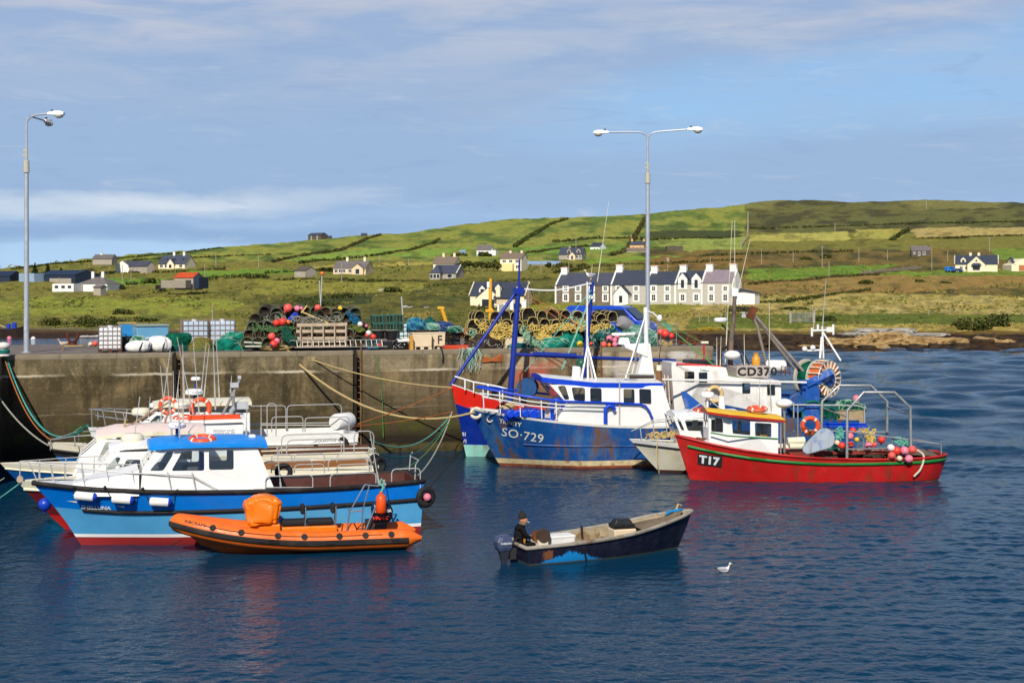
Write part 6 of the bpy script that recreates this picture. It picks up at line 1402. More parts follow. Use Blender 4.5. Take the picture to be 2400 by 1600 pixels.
# ================= boats =================
class Hull:
 def __init__(s, fr, stem, stern, sheer, bs, bw, p=1.0, zk=-.5):
  s.fr=fr;s.stem=crv(stem);s.stern=crv(stern);s.sheer=crv(sheer);s.bs=crv(bs);s.bw=crv(bw);s.p=p;s.zk=zk
  s.us=[1 - (1 - i / 34) ** 1.35 for i in range(35)]
 def half(s, u, z):
  zs=s.sheer(u)
  if z >= 0: return max(0.004, s.bw(u) + (s.bs(u) - s.bw(u)) * (min(z, zs * 1.3) / zs) ** s.p)
  return max(0.004, s.bw(u) * (1 + z * .8))
 def X(s, u, z): a=s.stern(z);return a + (s.stem(z) - a) * u
 def P(s, u, z, side=1, off=0.0): return Vector((s.X(u, z),side * (s.half(u, z) + off),z))
 def U(s, x, z): a=s.stern(z);return (x - a) / (s.stem(z) - a)
 def S(s, x, z, side=1, off=0.0): return s.P(min(1, max(0, s.U(x, z))),z, side, off)
 def shell(s, root, rows, mats, name='hull', tr=None):
  """rows: functions of u giving z from keel up;mats[i] fills the band above row i."""
  mb=MB();nu=len(s.us);nr=len(rows);o=0
  for side in (1,-1):
   vs=[s.P(u, min(r(u),s.sheer(u)),side) for r in rows for u in s.us]
   fs=[];ms=[]
   for i in range(nr - 1):
    for k in range(nu - 1):
     q=(i * nu + k, i * nu + k + 1,(i + 1) * nu + k + 1,(i + 1) * nu + k);fs.append(q if side < 0 else q[::-1]);ms.append(i)
   b=len(mb.v);mb.v += [tuple(v) for v in vs];mb.f += [tuple(i + b for i in f) for f in fs];mb.m += ms
  for i in range(nr - 1):
   a=i * nu;b=(i + 1) * nu;h=nr * nu
   mb.f.append((a, b, h + b, h + a));mb.m.append(i)
  o=mb.build(name, mats, root, smooth=50, fixn=False);return o
 def deck(s, root, u0, u1, z, mat, th=.07, lining=None, name='deck', n=16):
  mb=MB();us=[u0 + (u1 - u0) * i / n for i in range(n + 1)];vs=[]
  for u in us:
   zz=z(u);hw=max(.004, s.half(u, max(zz,.05)) - th);vs += [(s.X(u, zz),hw, zz),(s.X(u, zz),-hw, zz)]
  mb.add(vs,[(2 * i,2 * i + 2,2 * i + 3,2 * i + 1) for i in range(n)]);mb.build(name,[mat],root)
  if lining:
   mb=MB();vs=[]
   for side in (1,-1):
    b=len(mb.v)
    for u in us:
     zz=z(u);zs=s.sheer(u);mb.v += [tuple(s.P(u, zs, side)),tuple(s.P(u, zs, side,-th)),(s.X(u, zz),side * max(.004, s.half(u, max(zz,.05)) - th),zz)];
    for i in range(n):
     for k in range(2): mb.f.append((b + i * 3 + k, b + i * 3 + k + 1, b + i * 3 + 4 + k, b + i * 3 + 3 + k));mb.m.append(0)
   if u0 <= 0.01:
    zz=z(0);zs=s.sheer(0);h0=s.half(0, zs);h1=s.half(0, max(zz,.05)) - th;xi=max(s.X(0, zs),s.X(0, zz)) + th;mb.add([(s.X(0, zs) + .002, h0, zs),(s.X(0, zs) + .002,-h0, zs),(xi,-h0 + th, zs),(xi, h0 - th, zs),(xi,-h1, zz),(xi, h1, zz)],[(0,1,2,3),(3,2,4,5)])
   mb.build('bulwark',[lining],root)
 def strake(s, root, fz, r, mat, name='rubbing_strake', u0=0.0, u1=1.0, off=0.0, n=40, sides=(1,-1),tr=False):
  mb=MB()
  L={sd: [s.P(u0 + (u1 - u0) * i / n, fz(u0 + (u1 - u0) * i / n),sd, off) for i in range(n + 1)] for sd in (1,-1)}
  if tr: mb.tube(L[1][::-1] + L[-1],r,0,6)
  else:
   for sd in sides: mb.tube(L[sd],r,0,6)
  return mb.build(name,[mat],root, smooth=60)
def zc(c): return lambda u: c
def cabin(root, name, poly, yf, swins=(),edges={}, mat=WHITE, gl=GLASS, th=.045, sides=(1,-1),frame=None, r=.07):
 h=MB();panes=[]
 for sd in sides:
  holes=[rpoly(w, r) for w in swins];v, f=fill_holes(poly, holes)
  h.add([(a, sd * yf(a, b),b) for a, b in v],f);panes += [[(a, sd * (yf(a, b) - .012),b) for a, b in hh] for hh in holes]
 for i, ws in edges.items():
  (xa, za),(xb, zb)=poly[i],poly[(i + 1) % len(poly)]
  def mp(a, b): x=xa + (xb - xa) * b;z=za + (zb - za) * b;return (x, yf(x, z) * (1 - 2 * a),z)
  ln=math.hypot(xb - xa, zb - za);wd=2 * yf(xa, za)
  holes=[]
  for (a0, a1, b0, b1) in ws:
   q=rpoly([(a0 * wd, b0 * ln),(a1 * wd, b0 * ln),(a1 * wd, b1 * ln),(a0 * wd, b1 * ln)],r);holes.append([(x / wd, y / ln) for x, y in q])
  v, f=fill_holes([(0,0),(1,0),(1,1),(0,1)],holes);h.add([mp(a, b) for a, b in v],f);panes += [[mp(a, b) for a, b in hh] for hh in holes]
 o=h.build(name,[mat],root);m_=o.modifiers.new('thickness','SOLIDIFY');m_.thickness=th;m_.offset=0
 for p in panes:
  mb=MB();mb.add(p,[tuple(range(len(p)))]);w=mb.build('window',[gl],o, fixn=False)
 return o
def roof(root, st, crown, th, mat, name='wheelhouse_roof', fascia=None, n=8):
 mb=MB();vs=[];m=len(st);k=n + 1
 for x, z, hw in st:
  for j in range(k): t_=-1 + 2 * j / n;vs.append((x, t_ * hw, z + crown * (1 - t_ * t_)))
 for x, z, hw in st:
  for j in range(k): t_=-1 + 2 * j / n;vs.append((x, t_ * hw, z - th))
 N=m * k;fs=[];ms=[]
 for i in range(m - 1):
  for j in range(n):
   a=i * k + j;fs += [(a, a + 1, a + k + 1, a + k),(N + a + k, N + a + k + 1, N + a + 1, N + a)];ms += [0,1]
  for j in (0, n): a=i * k + j;q=(a, a + k, N + a + k, N + a);fs.append(q);ms.append(1)
 for i in (0, m - 1):
  for j in range(n): a=i * k + j;fs.append((a, a + 1, N + a + 1, N + a));ms.append(1)
 b=len(mb.v);mb.v += vs;mb.f += fs;mb.m += ms
 o=mb.build(name,[mat, fascia or mat],root, smooth=30);return o
def tubes(root, name, mat, paths, r=.02, n=6):
 if len(paths) == 2 or 'arch' in name or 'tie' in name:
  for p in paths: mb=MB();mb.tube(p, r,0, n);o=mb.build(name,[mat],root, smooth=60)
  return o
 mb=MB()
 for p in paths: mb.tube(p, r,0, n)
 return mb.build(name,[mat],root, smooth=60)
def hoop(fr, a, b, zt, y, rad=.12):
 """Inverted U of pipe between px points a and b (feet) rising to zt."""
 p, q=fr.px(a[0],a[1],y),fr.px(b[0],b[1],y);d=(q - p);d.z=0;d.normalize()
 T=Vector((0,0,1));A=Vector((p.x, y, zt));B=Vector((q.x, y, zt))
 return [p, A - T * rad, A - T * rad * .3 + d * rad * .3, A + d * rad, B - d * rad, B - T * rad * .3 - d * rad * .3, B - T * rad, q]
def radome(root, c, r, h, post=.5, mat=WHITE, base=None, txt=None, yaw=0, tm=None, nm='radar'):
 mb=MB();mb.lathe([(.001,0),(r * .7,.01),(r * .96, h * .18),(r, h * .4),(r * .97, h * .72),(r * .75, h * .97),(.001, h)],c, n=20, mis=[1,1,0,0,0,0]);
 if post: mb.cyl(Vector(c) - Vector((0,0, post)),Vector(c),.05, n=8, mi=1)
 o=mb.build(nm,[mat, base or mat],root, smooth=50)
 if txt:
  lettering('letter', txt, h * .42, lambda s_, t_: Vector(c) + Vector((-(r + .006) * math.sin((s_ - len(txt) * h * .13) / r + yaw),(r + .006) * math.cos((s_ - len(txt) * h * .13) / r + yaw),h * .38 + t_)),tm or M('marking_blue',(30,80,170),.6),o)
 return o
def whips(root, fr, L, mat=STEELP, r=.02):
 for (a, b, y) in L:
  mb=MB();p=fr.px(a[0],a[1],y);q=fr.px(b[0],b[1],y);mb.tube([p, p.lerp(q,.25)],r * 1.5,0,5);mb.tube([p.lerp(q,.2),q],r,0,5, r2=r * .6);mb.build('antenna',[mat],root)
LBW=M('lifebuoy_tape',(250,236,220),.5)
def lifebuoy(label, loc, R, axis, fr=None, group='orange lifebuoys', mat=ORANGE):
 o=thing('lifebuoy', label,'lifebuoy', loc,0, group);mb=MB();ax=Vector(axis) if fr is None else fr.R @ Vector(axis)
 mb.torus((0,0,0),R * .78, R * .22, ax,32,10,0, bands=lambda f: 1 if int(f * 32) % 8 == 0 else 0);mb.build('ring',[mat, LBW],o, smooth=60)
 mb=MB();a=ax.normalized().orthogonal().normalized();b=ax.normalized().cross(a);mb.tube([(a * math.cos(k * PI / 12) + b * math.sin(k * PI / 12)) * R * (1.02 if k % 6 else .98) for k in range(24)],R * .025,0,4, closed=True);mb.build('grab_line',[GREYROPE],o);return o
def tyre(label, loc, R, axis, fr, group='tyre fenders'):
 o=thing('tyre', label,'tyre', loc,0, group);mb=MB();mb.torus((0,0,0),R * .72, R * .30, fr.R @ Vector(axis),28,10,0, flat=.8);mb.build('tread',[BLACKR],o, smooth=60);return o
def fender(label, a, b, r, ropes, ends=BUOYM['blue'],group='white boat fenders'):
 a=Vector(a);b=Vector(b);o=thing('fender', label,'fender', a,0, group);d=b - a;mb=MB();L=d.length
 mb.lathe([(.001,0),(r * .5,.01),(r * .85,.03),(r,.06),(r, L - .10),(r * .85, L - .05),(r * .5, L - .01),(.001, L)],(0,0,0),d,14, mis=[0,0,0,0,1,1,1]);mb.build('fender_body',[BAGW, ends],o, smooth=60)
 mb=MB()
 for p, q in ropes: mb.tube([Vector(p) - a, Vector(q) - a],.015,0,5);mb.sphere(Vector(q) - a,.05,0,6,4)
 mb.build('lanyard',[BLACKR],o);return o
def paint2(name, rgb=(200,200,200),lo_rgb=None, **kw): return M(name, rgb, kw.pop('rough',.35),.45, kw.pop('var',.08),kw.pop('scale',1.2),**kw)
# ---- Shelluna: blue and white passenger boat nearest the camera
F1=Fr(-8.2,45.1, math.radians(196.5));pt=F1.px
B1=boatthing('passenger_boat','blue and white passenger boat SHELLUNA, nearest of the rafted boats', F1)
xb=F1.pz(190,1279,0).x;xt=pt(77,1138,0).x;xs_=F1.px(990,1200,1.2).x
H1=Hull(F1,[(-.6, xb - .4),(0, xb),(.9, xb + .55),(1.95, xt)],[(-.6, xs_ + .1),(0, xs_ + .05),(1.7, xs_ - .05)],[(0,1.70),(.3,1.60),(.6,1.66),(.85,1.8),(1,1.96)],[(0,1.2),(.12,1.34),(.5,1.42),(.72,1.25),(.88,.78),(.96,.34),(1,.03)],[(0,1.1),(.15,1.22),(.5,1.22),(.7,.92),(.86,.42),(1,.01)],.8)
SB=paint2('ship_blue',(0,118,214),dirt=.12, dirtc=(40,110,170));SL=paint2('ship_light_blue',(84,166,216),dirt=.3, dirtc=(120,180,210));SR=paint2('antifoul_red',(160,36,36),rough=.7, dirt=.3, dirtc=(110,36,34))
zs1=crv([(0,1.12),(.4,1.05),(.8,1.06),(1,1.2)])
H1.shell(B1,[zc(-.5),zc(0),zc(.26),zc(.36),zc(.7),zs1, lambda u: (zs1(u) + H1.sheer(u)) / 2, H1.sheer],[SR, SR, WHITE, SL, SL, SB, SB])
H1.strake(B1, H1.sheer,.075, BLACKR,'gunwale_rubber', tr=True, off=.01);H1.strake(B1, zs1,.065, BLACKR,'rubbing_strake',0,.93, tr=True, off=.01)
H1.deck(B1,.0,.46, zc(.85),GREYD,.08, M('maroon_coaming',(86,44,36),.5));H1.deck(B1,.46,.995, lambda u: H1.sheer(u) + .06, WHITE,.05, name='foredeck')
xz1=lambda px, py, y=1.2: F1.xz(px, py, y)
A=xz1(646,1160,1.25);Bq=(xz1(330,1140)[0],1.62);Cq=xz1(336,1100);Dq=xz1(373,1050,1.1);E=xz1(601,1048,1.1)
def yf1(x, z): return (1.24 - .1 * max(0, min(1.4, z - 1.6)) / 1.4 * 1.3) * (1 - .05 * max(0, x - 1.2))
wh1=cabin(B1,'wheelhouse',[(A[0],1.5),(Bq[0],1.5),Cq, Dq, E],yf1,[[xz1(351,1104),xz1(383,1104),xz1(411,1059),xz1(389,1059)],[xz1(402,1104),xz1(479,1103),xz1(479,1057),xz1(428,1058)],[xz1(490,1101),xz1(548,1100),xz1(548,1055),xz1(490,1056)]],{1: [],2: [(.05,.48,.08,.92),(.52,.95,.08,.92)],4: [(.3,.7,.3,.95)]})
mb=MB();mb.box(((A[0] + Bq[0]) / 2,0,1.55),(abs(Bq[0] - A[0]) - .15,2.3,.1));mb.build('cabin_floor',[GREYD],B1)
mb=MB();mb.box((Bq[0] - .5,0,1.95),(.6,1.9,.7));mb.box((Bq[0] - 1.5,.3,2.0),(.45,.5,.8));mb.build('helm',[M('helm_grey',(110,112,116),.6)],B1);mb=MB();mb.box((Bq[0] - 2.0,-.4,2.2),(.3,.3,.9));mb.build('helm_seat',[BUOYM['blue']],B1)
x0=xz1(360,1048)[0];x1=xz1(628,1044)[0]
roof(B1,[(x1,3.0,1.12),(x1 + .35,3.06,1.25),((x0 + x1) / 2,3.1,1.3),(x0 - .6,3.1,1.28),(x0 - .1,3.06,1.15),(x0 + .12,3.02,.95)],.16,.10, paint2('roof_blue',(20,146,240),dirt=.25, dirtc=(120,180,220),dscale=3))
mb=MB();secs=[(Bq[0] + .05,1.12,2.33),(xz1(290,1116)[0],1.08,2.22),(xz1(225,1122)[0],.85,2.1),(xz1(170,1128)[0],.5,1.95)];vs=[]
for x, hw, z in secs: vs += [(x, hw * 1.08,1.6),(x, hw * .9, z),(x,-hw * .9, z),(x,-hw * 1.08,1.6)]
mb.add(vs,[(i * 4 + k, i * 4 + k + 1, i * 4 + 5 + k, i * 4 + 4 + k) for i in range(3) for k in range(3)] + [(12,13,14,15)]);mb.build('forward_cabin',[WHITE],B1, bevel=.05)
mb=MB();mb.box((xz1(279,1130)[0],.62,2.13),(.55,.22,.05),rz=0);mb.build('hatch_window',[DARKGLASS],B1)
radome(B1, pt(415,1004,.2),.28,.2,.35, base=M('radar_blue',(20,60,130),.5),txt='FURUNO', yaw=.25)
mb=MB();mb.box(pt(591,1028,.4),(.22,.2,.28));mb.build('roof_box',[WHITE],B1, bevel=.05)
whips(B1, F1,[((421,1025),(417,905),.5),((577,1021),(579,946),0),((660,1158),(648,1042),1.2),((404,1027),(398,940),-.3)])
G_=lambda px, y=1.3: F1.px(px,1103, y).x
rl=lambda x, sd, dz=.55: (x, sd * max(.05, H1.half(min(1, max(0, H1.U(x,1.8))),H1.sheer(min(1, max(0, H1.U(x,1.8))))) - .1),H1.sheer(min(1, max(0, H1.U(x,1.8)))) + dz)
xr=[xt - .1, xt - .5, G_(190),G_(250),G_(310),G_(393),G_(450)]
paths=[[rl(x, sd,.62 - .02 * i) for i, x in enumerate(xr)] + [rl(G_(512),sd,.05)] for sd in (1,-1)] + [[rl(x, sd,.6),rl(x - .12, sd,0)] for sd in (1,-1) for x in xr[1:]] + [[(xt + .12,0,2.6),rl(xt - .1,1,.62)],[(xt + .12,0,2.6),rl(xt - .1,-1,.62)],[(xt + .12,0,2.6),(xt - .15,0,1.96)]]
tubes(B1,'bow_rail', STEELP, paths,.018)
ar=[hoop(F1,(622,1156),(733,1154),2.05,1.28),hoop(F1,(774,1150),(881,1148),2.05,1.3),hoop(F1,(918,1146),(985,1144),2.12,1.2)] + [[Vector(q) * 1 for q in [(p.x,-1.25, p.z) for p in h]] for h in (hoop(F1,(640,1130),(760,1128),2.2,1.28),hoop(F1,(800,1128),(905,1126),2.2,1.28))]
for a_, b_ in ((622,733),(774,881)): ar.append([F1.px(a_,1142,1.28),F1.px(b_,1142,1.28)])
tubes(B1,'aft_rail', STEELP, ar,.02)
mb=MB();mb.tube([(xs_ - .05,-1.0,1.7),(xs_ - .1,-1.0,2.3),(xs_ + .0,-.3,2.45)],.018);mb.tube([(xs_ + .2,1.0,1.7),(xs_ + .18,1.0,2.2),(xs_ - .1,.2,2.25),(xs_ - .1,-.9,2.25)],.018);mb.build('stern_rail',[STEELP],B1)
mb=MB();mb.box((xs_ + 1.6,-1.05,1.15),(3.2,.35,.45));mb.box((xs_ + .35,0,1.15),(.4,1.8,.45));mb.build('bench',[BROWNWOOD],B1)
def hullfn(h, x0, z0, slope=0.0, off=.012, dirx=-1, side=1): off=max(off,.03);return lambda s_, t_: h.S(x0 + dirx * s_, z0 + t_ + slope * s_, side, off)
p_=F1.px(190,1191,1.0);u_=H1.U(p_.x, p_.z);p_=F1.px(190,1191, H1.half(u_, p_.z));p_=F1.px(190,1191, H1.half(H1.U(p_.x, p_.z),p_.z))
LETW=M('painted_letter_white',(232,236,240),.5)
lettering('letter','SHELLUNA',.16, hullfn(H1, p_.x, p_.z,-.035),LETW, B1,.004,1.12)
for (a, b_, c) in ((155,1181,.18),(268,1187,.14)):
 q=F1.px(a, b_,.9);fn=hullfn(H1, q.x, q.z,-.03);mb=MB();mb.add([fn(0,.02),fn(.3,-.03),fn(.3,.03)],[(0,1,2)]);mb.build('paint_flash',[LETW],B1, fixn=False)
for i,(px, py, p0, p1) in enumerate([(201,1163,(173,1141),(245,1142)),(288,1170,(246,1141),(334,1145)),(376,1176,(335,1145),(416,1149))]):
 c=F1.px(px, py,1.0);hw=H1.half(H1.U(c.x, c.z),c.z);c=F1.px(px, py, hw + .15);ax=.33
 a, b_=(H1.S(c.x + ax, c.z + .03,1,.15),H1.S(c.x - ax, c.z - .03,1,.15));r0=F1.px(p0[0],p0[1],hw + .1);r1=F1.px(p1[0],p1[1],hw + .1)
 fender(['white fender on SHELLUNA, nearest the bow','white fender on SHELLUNA, middle one','white fender on SHELLUNA, nearest the wheelhouse'][i],F1.w(a),F1.w(b_),.135,[(F1.w(a),F1.w(r0)),(F1.w(b_),F1.w(r1))])
lifebuoy('orange lifebuoy lying on the blue wheelhouse roof', F1.w(F1.px(474,1029,.7)),.43,(0,.12,1),F1)
ty=F1.w(F1.px(998,1164,1.22));tyre('black tyre with pink buoy at the stern of SHELLUNA', ty,.34,(-.28,1,0),F1);buoy('pink buoy inside the tyre at the stern of SHELLUNA', ty + F1.R @ Vector((-.03,.08,0)),.13,'pink',(1.3,0),'boat buoys')
c=F1.px(105,1182,-.1);buoy('blue round fender between the two nearest bows', F1.w(c.x,-.15, c.z),.2,'blue',(0,0),'boat buoys')
# ---- four boats rafted beyond
def raft(name, label, fr, stem, stern, sheer, rows, mats, hb=1.4, strk=None, deckm=CREAMW, well=(.0,.5),wellm=None, benches=True, hwf=None):
 r=boatthing(name, label, fr)
 h=Hull(fr, stem, stern, sheer, hwf or [(0, hb * .88),(.15, hb * .97),(.5, hb),(.72, hb * .88),(.88, hb * .55),(.96, hb * .24),(1,.03)],[(0, hb * .8),(.15, hb * .88),(.5, hb * .86),(.7, hb * .64),(.86, hb * .3),(1,.01)],.8)
 h.shell(r,[f(h) for f in rows],mats)
 if strk: h.strake(r, lambda u: h.sheer(u) - strk[1],strk[0],strk[2],off=.01, tr=True)
 h.deck(r, well[0],well[1],zc(.75),wellm or GREYD,.09, deckm);h.deck(r, well[1],.995, lambda u: h.sheer(u) - .02, deckm,.03, name='foredeck')
 return r, h
zz=lambda c: (lambda h: (lambda u: c))
shr=lambda d: (lambda h: (lambda u: h.sheer(u) - d))
NB=3.12;ax_=Vector((-.961,-.276));pr_=Vector((-.276,.961))
def rfr(k, tip_px, tip_py, stern_px, off):
 """Frame of the k-th boat: its centre line lies off metres beyond SHELLUNA's."""
 o=Vector((F1.loc.x, F1.loc.y)) + pr_ * off;f=Fr(o.x, o.y, math.radians(196));a=f.px(tip_px, tip_py,0);b=f.px(stern_px,1080,1.2).x
 return f, a.x, a.z, b
F2, t2, z2, s2=rfr(2,39,1126,900,2.95);MAR=paint2('maroon_hull',(110,30,34));LB=paint2('light_blue_hull',(30,130,206));
B2, H2=raft('passenger_boat','white decked boat with maroon hull and red bottom, beside SHELLUNA', F2,[(-.6, t2 - 2.2),(0, t2 - 1.5),(1.0, t2 - .55),(z2, t2)],[(-.6, s2 + .1),(1.6, s2)],[(0,1.35),(.4,1.4),(.8,1.62),(1, z2)],[zz(-.5),zz(0),zz(.5),shr(.3),shr(0)],[SR, paint2('bright_red_bottom',(196,40,34)),MAR, CREAMW],strk=(.05,.28, CREAMW))
xz2=lambda px, py, y=1.05: F2.xz(px, py, y)
def yc(hw, zb, tl=.12): return lambda x, z: hw - tl * max(0, z - zb)
a, b_, c, d_=xz2(238,1112),xz2(233,1098),xz2(264,1060),xz2(420,1056)
cabin(B2,'wheelhouse',[(d_[0] - .1,1.3),(b_[0] + .05,1.3),b_, c, d_],yc(1.1,1.5),[[xz2(286,1099),xz2(330,1100),xz2(330,1077),xz2(297,1077)],[xz2(336,1100),xz2(356,1100),xz2(356,1074),xz2(336,1075)],[xz2(246,1100),xz2(268,1101),xz2(284,1072),xz2(270,1071)]],{1: [],2: [(.06,.48,.1,.9),(.52,.94,.1,.9)],4: []})
roof(B2,[(d_[0],2.7,1.0),(d_[0] + 1,2.74,1.06),(c[0] - .4,2.72,1.04),(c[0] + .12,2.62,.85)],.14,.07, WHITE)
radome(B2, F2.px(310,1036,.1),.37,.3,.3, CREAMW);mb=MB();mb.box((xz2(262,1124)[0],0,1.75),(2.2,1.3,.3));mb.build('forward_cabin',[WHITE],B2, bevel=.06)
whips(B2, F2,[((310,1058),(328,930),.3),((405,1050),(390,860),-.2)])
F3, t3, z3, s3_=rfr(3,0,1084,888,5.95);B3, H3=raft('passenger_boat','blue hulled boat with white bow and pale pink wheelhouse roof', F3,[(-.6, t3 - 2.6),(0, t3 - 1.8),(1.2, t3 - .6),(z3, t3)],[(-.6, s3_ + .1),(1.6, s3_)],[(0,1.5),(.4,1.5),(.8,1.72),(1, z3)],[zz(-.5),zz(0),zz(.25),zz(.75),shr(.5),shr(.2),shr(0)],[SR, paint2('turquoise_boot',(50,150,160)),LB, paint2('deep_blue_hull',(16,84,150)),paint2('deep_blue_hull'),CREAMW],strk=(.03,.2, CREAMW),wellm=paint2('blue_deck',(30,130,215)))
xz3=lambda px, py, y=1.1: F3.xz(px, py, y)
b_, c, d_=xz3(188,1072),xz3(236,1030),xz3(474,1026)
cabin(B3,'wheelhouse',[(d_[0] - .15,1.3),(b_[0] + .3,1.3),b_, c, d_],yc(1.15,1.5),[[xz3(226,1082),xz3(262,1081),xz3(276,1036),xz3(248,1036)],[xz3(284,1080),xz3(360,1079),xz3(360,1038),xz3(292,1037)],[xz3(372,1078),xz3(450,1076),xz3(450,1036),xz3(372,1037)]],{1: [],2: [(.05,.48,.08,.93),(.52,.95,.08,.93)],4: []})
roof(B3,[(d_[0] - .1,2.85,1.05),(d_[0] + 1,2.92,1.16),(c[0] - .5,2.9,1.14),(c[0] + .15,2.76,.95)],.2,.14, M('pale_pink_roof',(242,220,208),.5,.3,.05),fascia=CREAMW)
mb=MB();mb.cyl(F3.px(251,1030,.5),F3.px(251,1012,.5),.06, n=10);mb.cyl(F3.px(251,1013,.5),F3.px(251,1008,.5),.045, n=10, mi=1);mb.build('navigation_lamp',[M('brown_lamp',(70,40,44),.4),BUOYM['orange']],B3)
tubes(B3,'mast_legs', M('bronze_tube',(170,130,96),.5, metal=.3),[[F3.px(289,1026,.3),F3.px(293,1003,.3),F3.px(400,940,.2)],[F3.px(289,1028,.3),F3.px(342,1010,.2)],[F3.px(382,1008,.2),F3.px(402,935,.2)]],.03)
whips(B3, F3,[((291,1010),(298,958),.3),((375,1000),(399,820),.1),((430,1010),(428,830),0)])
lifebuoy('orange lifebuoy behind the radar on the pink roof', F3.w(F3.px(425,1014,.0)),.42,(0,.1,1),F3)
mb=MB();p=F3.px(287,1030,.6);mb.tube([p, F3.px(294,982,.6)],.035,0,6);mb.build('tan_post',[M('tan_post',(200,170,100),.7)],B3)
F4, t4, z4, s4=rfr(4,112,1036,888,9.15);B4, H4=raft('passenger_boat','white tour boat with orange roof edge and brown slatted benches', F4,[(-.6, t4 - 2.2),(0, t4 - 1.6),(1.3, t4 - .5),(z4, t4)],[(-.6, s4 + .1),(1.6, s4)],[(0,1.55),(.4,1.6),(.8,1.95),(1, z4)],[zz(-.5),zz(0),zz(.3),shr(.5),shr(.3),shr(0)],[SR, SR, paint2('tour_blue',(14,96,170)),BLACKR, CREAMW],strk=(.05,.28, BLACKR),wellm=BROWNWOOD)
xz4=lambda px, py, y=1.2: F4.xz(px, py, y)
b_, c, d_=xz4(360,1030),xz4(404,991),xz4(571,994)
w4=cabin(B4,'wheelhouse',[(xz4(560,1040)[0],1.4),(b_[0],1.4),b_, c, d_],yc(1.25,1.5,.06),[[xz4(372,1030),xz4(400,1030),xz4(412,1000),xz4(400,1000)]],{1: [],2: [(.05,.48,.1,.9),(.52,.95,.1,.9)],4: []})
roof(B4,[(d_[0] - .1,2.98,1.28),(d_[0] + .6,2.98,1.3),(c[0] - .4,2.97,1.28),(c[0] + .2,2.9,1.1)],.1,.12, WHITE)
x0, x1=xz4(440,986)[0],xz4(563,988)[0];mb=MB();mb.box(((x0 + x1) / 2,1.16,3.08),(x0 - x1,.12,.16));mb.build('roof_edge',[ORANGE],B4)
TXG=M('grey_lettering',(150,154,158),.7)
for i, s_ in enumerate(('BRENDAN CASEY','LICENCE NO. 399','LICENCED TO CARRY')):
 p=F4.px(500,1011 + i * 6,1.2);lettering('letter', s_,.10, lambda a, b, p=p: Vector((p.x - a, yc(1.25,1.5,.06)(0, p.z + b) + .035, p.z + b)),TXG, w4)
mb=MB()
for k in range(4): mb.box((xz4(720,1080)[0],.2 + .0 * k,1.25 + k * .16),(5.0,.05,.11));mb.box((xz4(720,1080)[0],-.2 - .12 * k,1.2),(5.0,.1,.04))
mb.build('bench',[BROWNWOOD],B4)
tubes(B4,'aft_rail', STEELP,[hoop(F4,(660,1062),(806,1060),2.35,1.2,.2),hoop(F4,(672,1072),(800,1070),2.15,1.25,.2),hoop(F4,(830,1064),(876,1062),2.4,1.2,.2)] + [[F4.px(655,1052,1.2),F4.px(880,1050,1.2)],[F4.px(648,1043,1.2),F4.px(688,1160,1.3)]],.022)
mb=MB();mb.cyl(F4.px(541,1010,1.0),F4.px(541,975,1.0),.1, n=10);mb.tube([F4.px(541,978,1.0),F4.px(543,962,1.0),F4.px(550,955,1.0)],.1,0,10);mb.build('exhaust',[M('exhaust_grey',(160,166,172),.5)],B4, smooth=50)
mb=MB();mb.tube([F4.px(551,1022,.8),F4.px(546,925,.8)],.06,0,8);mb.box(F4.px(545,924,.8),(.16,.16,.16));mb.tube([F4.px(520,975,.8),F4.px(562,890,.8)],.05,0,6, );mb.build('mast',[M('mast_grey',(150,150,146),.5)],B4, smooth=50);mb=MB();mb.box(F4.px(561,884,.8),(.12,.12,.12));mb.box(F4.px(549,902,.8),(.3,.2,.18));mb.box(F4.px(566,950,.5),(.5,.2,.26));mb.build('floodlight',[M('lamp_grey',(190,192,196),.4)],B4)
radome(B4, F4.px(425,958,.4),.3,.26,.5, CREAMW, txt='KODEN', yaw=.25);lifebuoy('big upright orange lifebuoy on the orange edged wheelhouse', F4.w(F4.px(470,956,-.3)),.42,(0,1,.15),F4);lifebuoy('orange lifebuoy lying flat on the orange edged wheelhouse', F4.w(F4.px(432,980,.6)),.42,(0,.1,1),F4);lifebuoy('orange lifebuoy partly hidden behind the round radar', F4.w(F4.px(394,950,-.5)),.36,(.3,1,0),F4)
whips(B4, F4,[((468,985),(452,790),.4),((505,960),(497,720),0),((455,985),(415,790),.2),((540,920),(543,880),.8),((612,1020),(612,948),.6)])
tubes(B4,'bow_rail', STEEL,[[F4.px(118,1031,.2),F4.px(175,1022,.9),F4.px(240,1018,1.1),F4.px(330,1016,1.2)],[F4.px(118,1031,.2),F4.px(118,1055,.2)],[F4.px(175,1022,.9),F4.px(176,1046,.9)],[F4.px(240,1018,1.1),F4.px(240,1040,1.1)],[F4.px(118,1031,-.2),F4.px(180,1012,-.9),F4.px(300,1006,-1.1)],[F4.px(184,1012,-.9),F4.px(184,1035,-.9)]],.022)
F5, t5, z5, s5=rfr(5,206,1001,833,12.5);B5, H5=raft('passenger_boat','white tour boat with life raft at its stern, farthest of the raft', F5,[(-.6, t5 - 2.0),(0, t5 - 1.4),(1.3, t5 - .5),(z5, t5)],[(-.6, s5 + .2),(1.9, s5 - .1)],[(0,1.98),(.4,1.98),(.8,2.2),(1, z5)],[zz(-.5),zz(0),zz(.4),shr(.5),shr(.36),shr(0)],[SR, paint2('tour_blue'),CREAMW, CREAMW, WHITE],hb=1.5, strk=(.045,.34, WHITE),wellm=M('maroon_coaming'),deckm=WHITE)
xz5=lambda px, py, y=1.2: F5.xz(px, py, y)
b_, c, d_=xz5(313,1006),xz5(370,966),xz5(585,968)
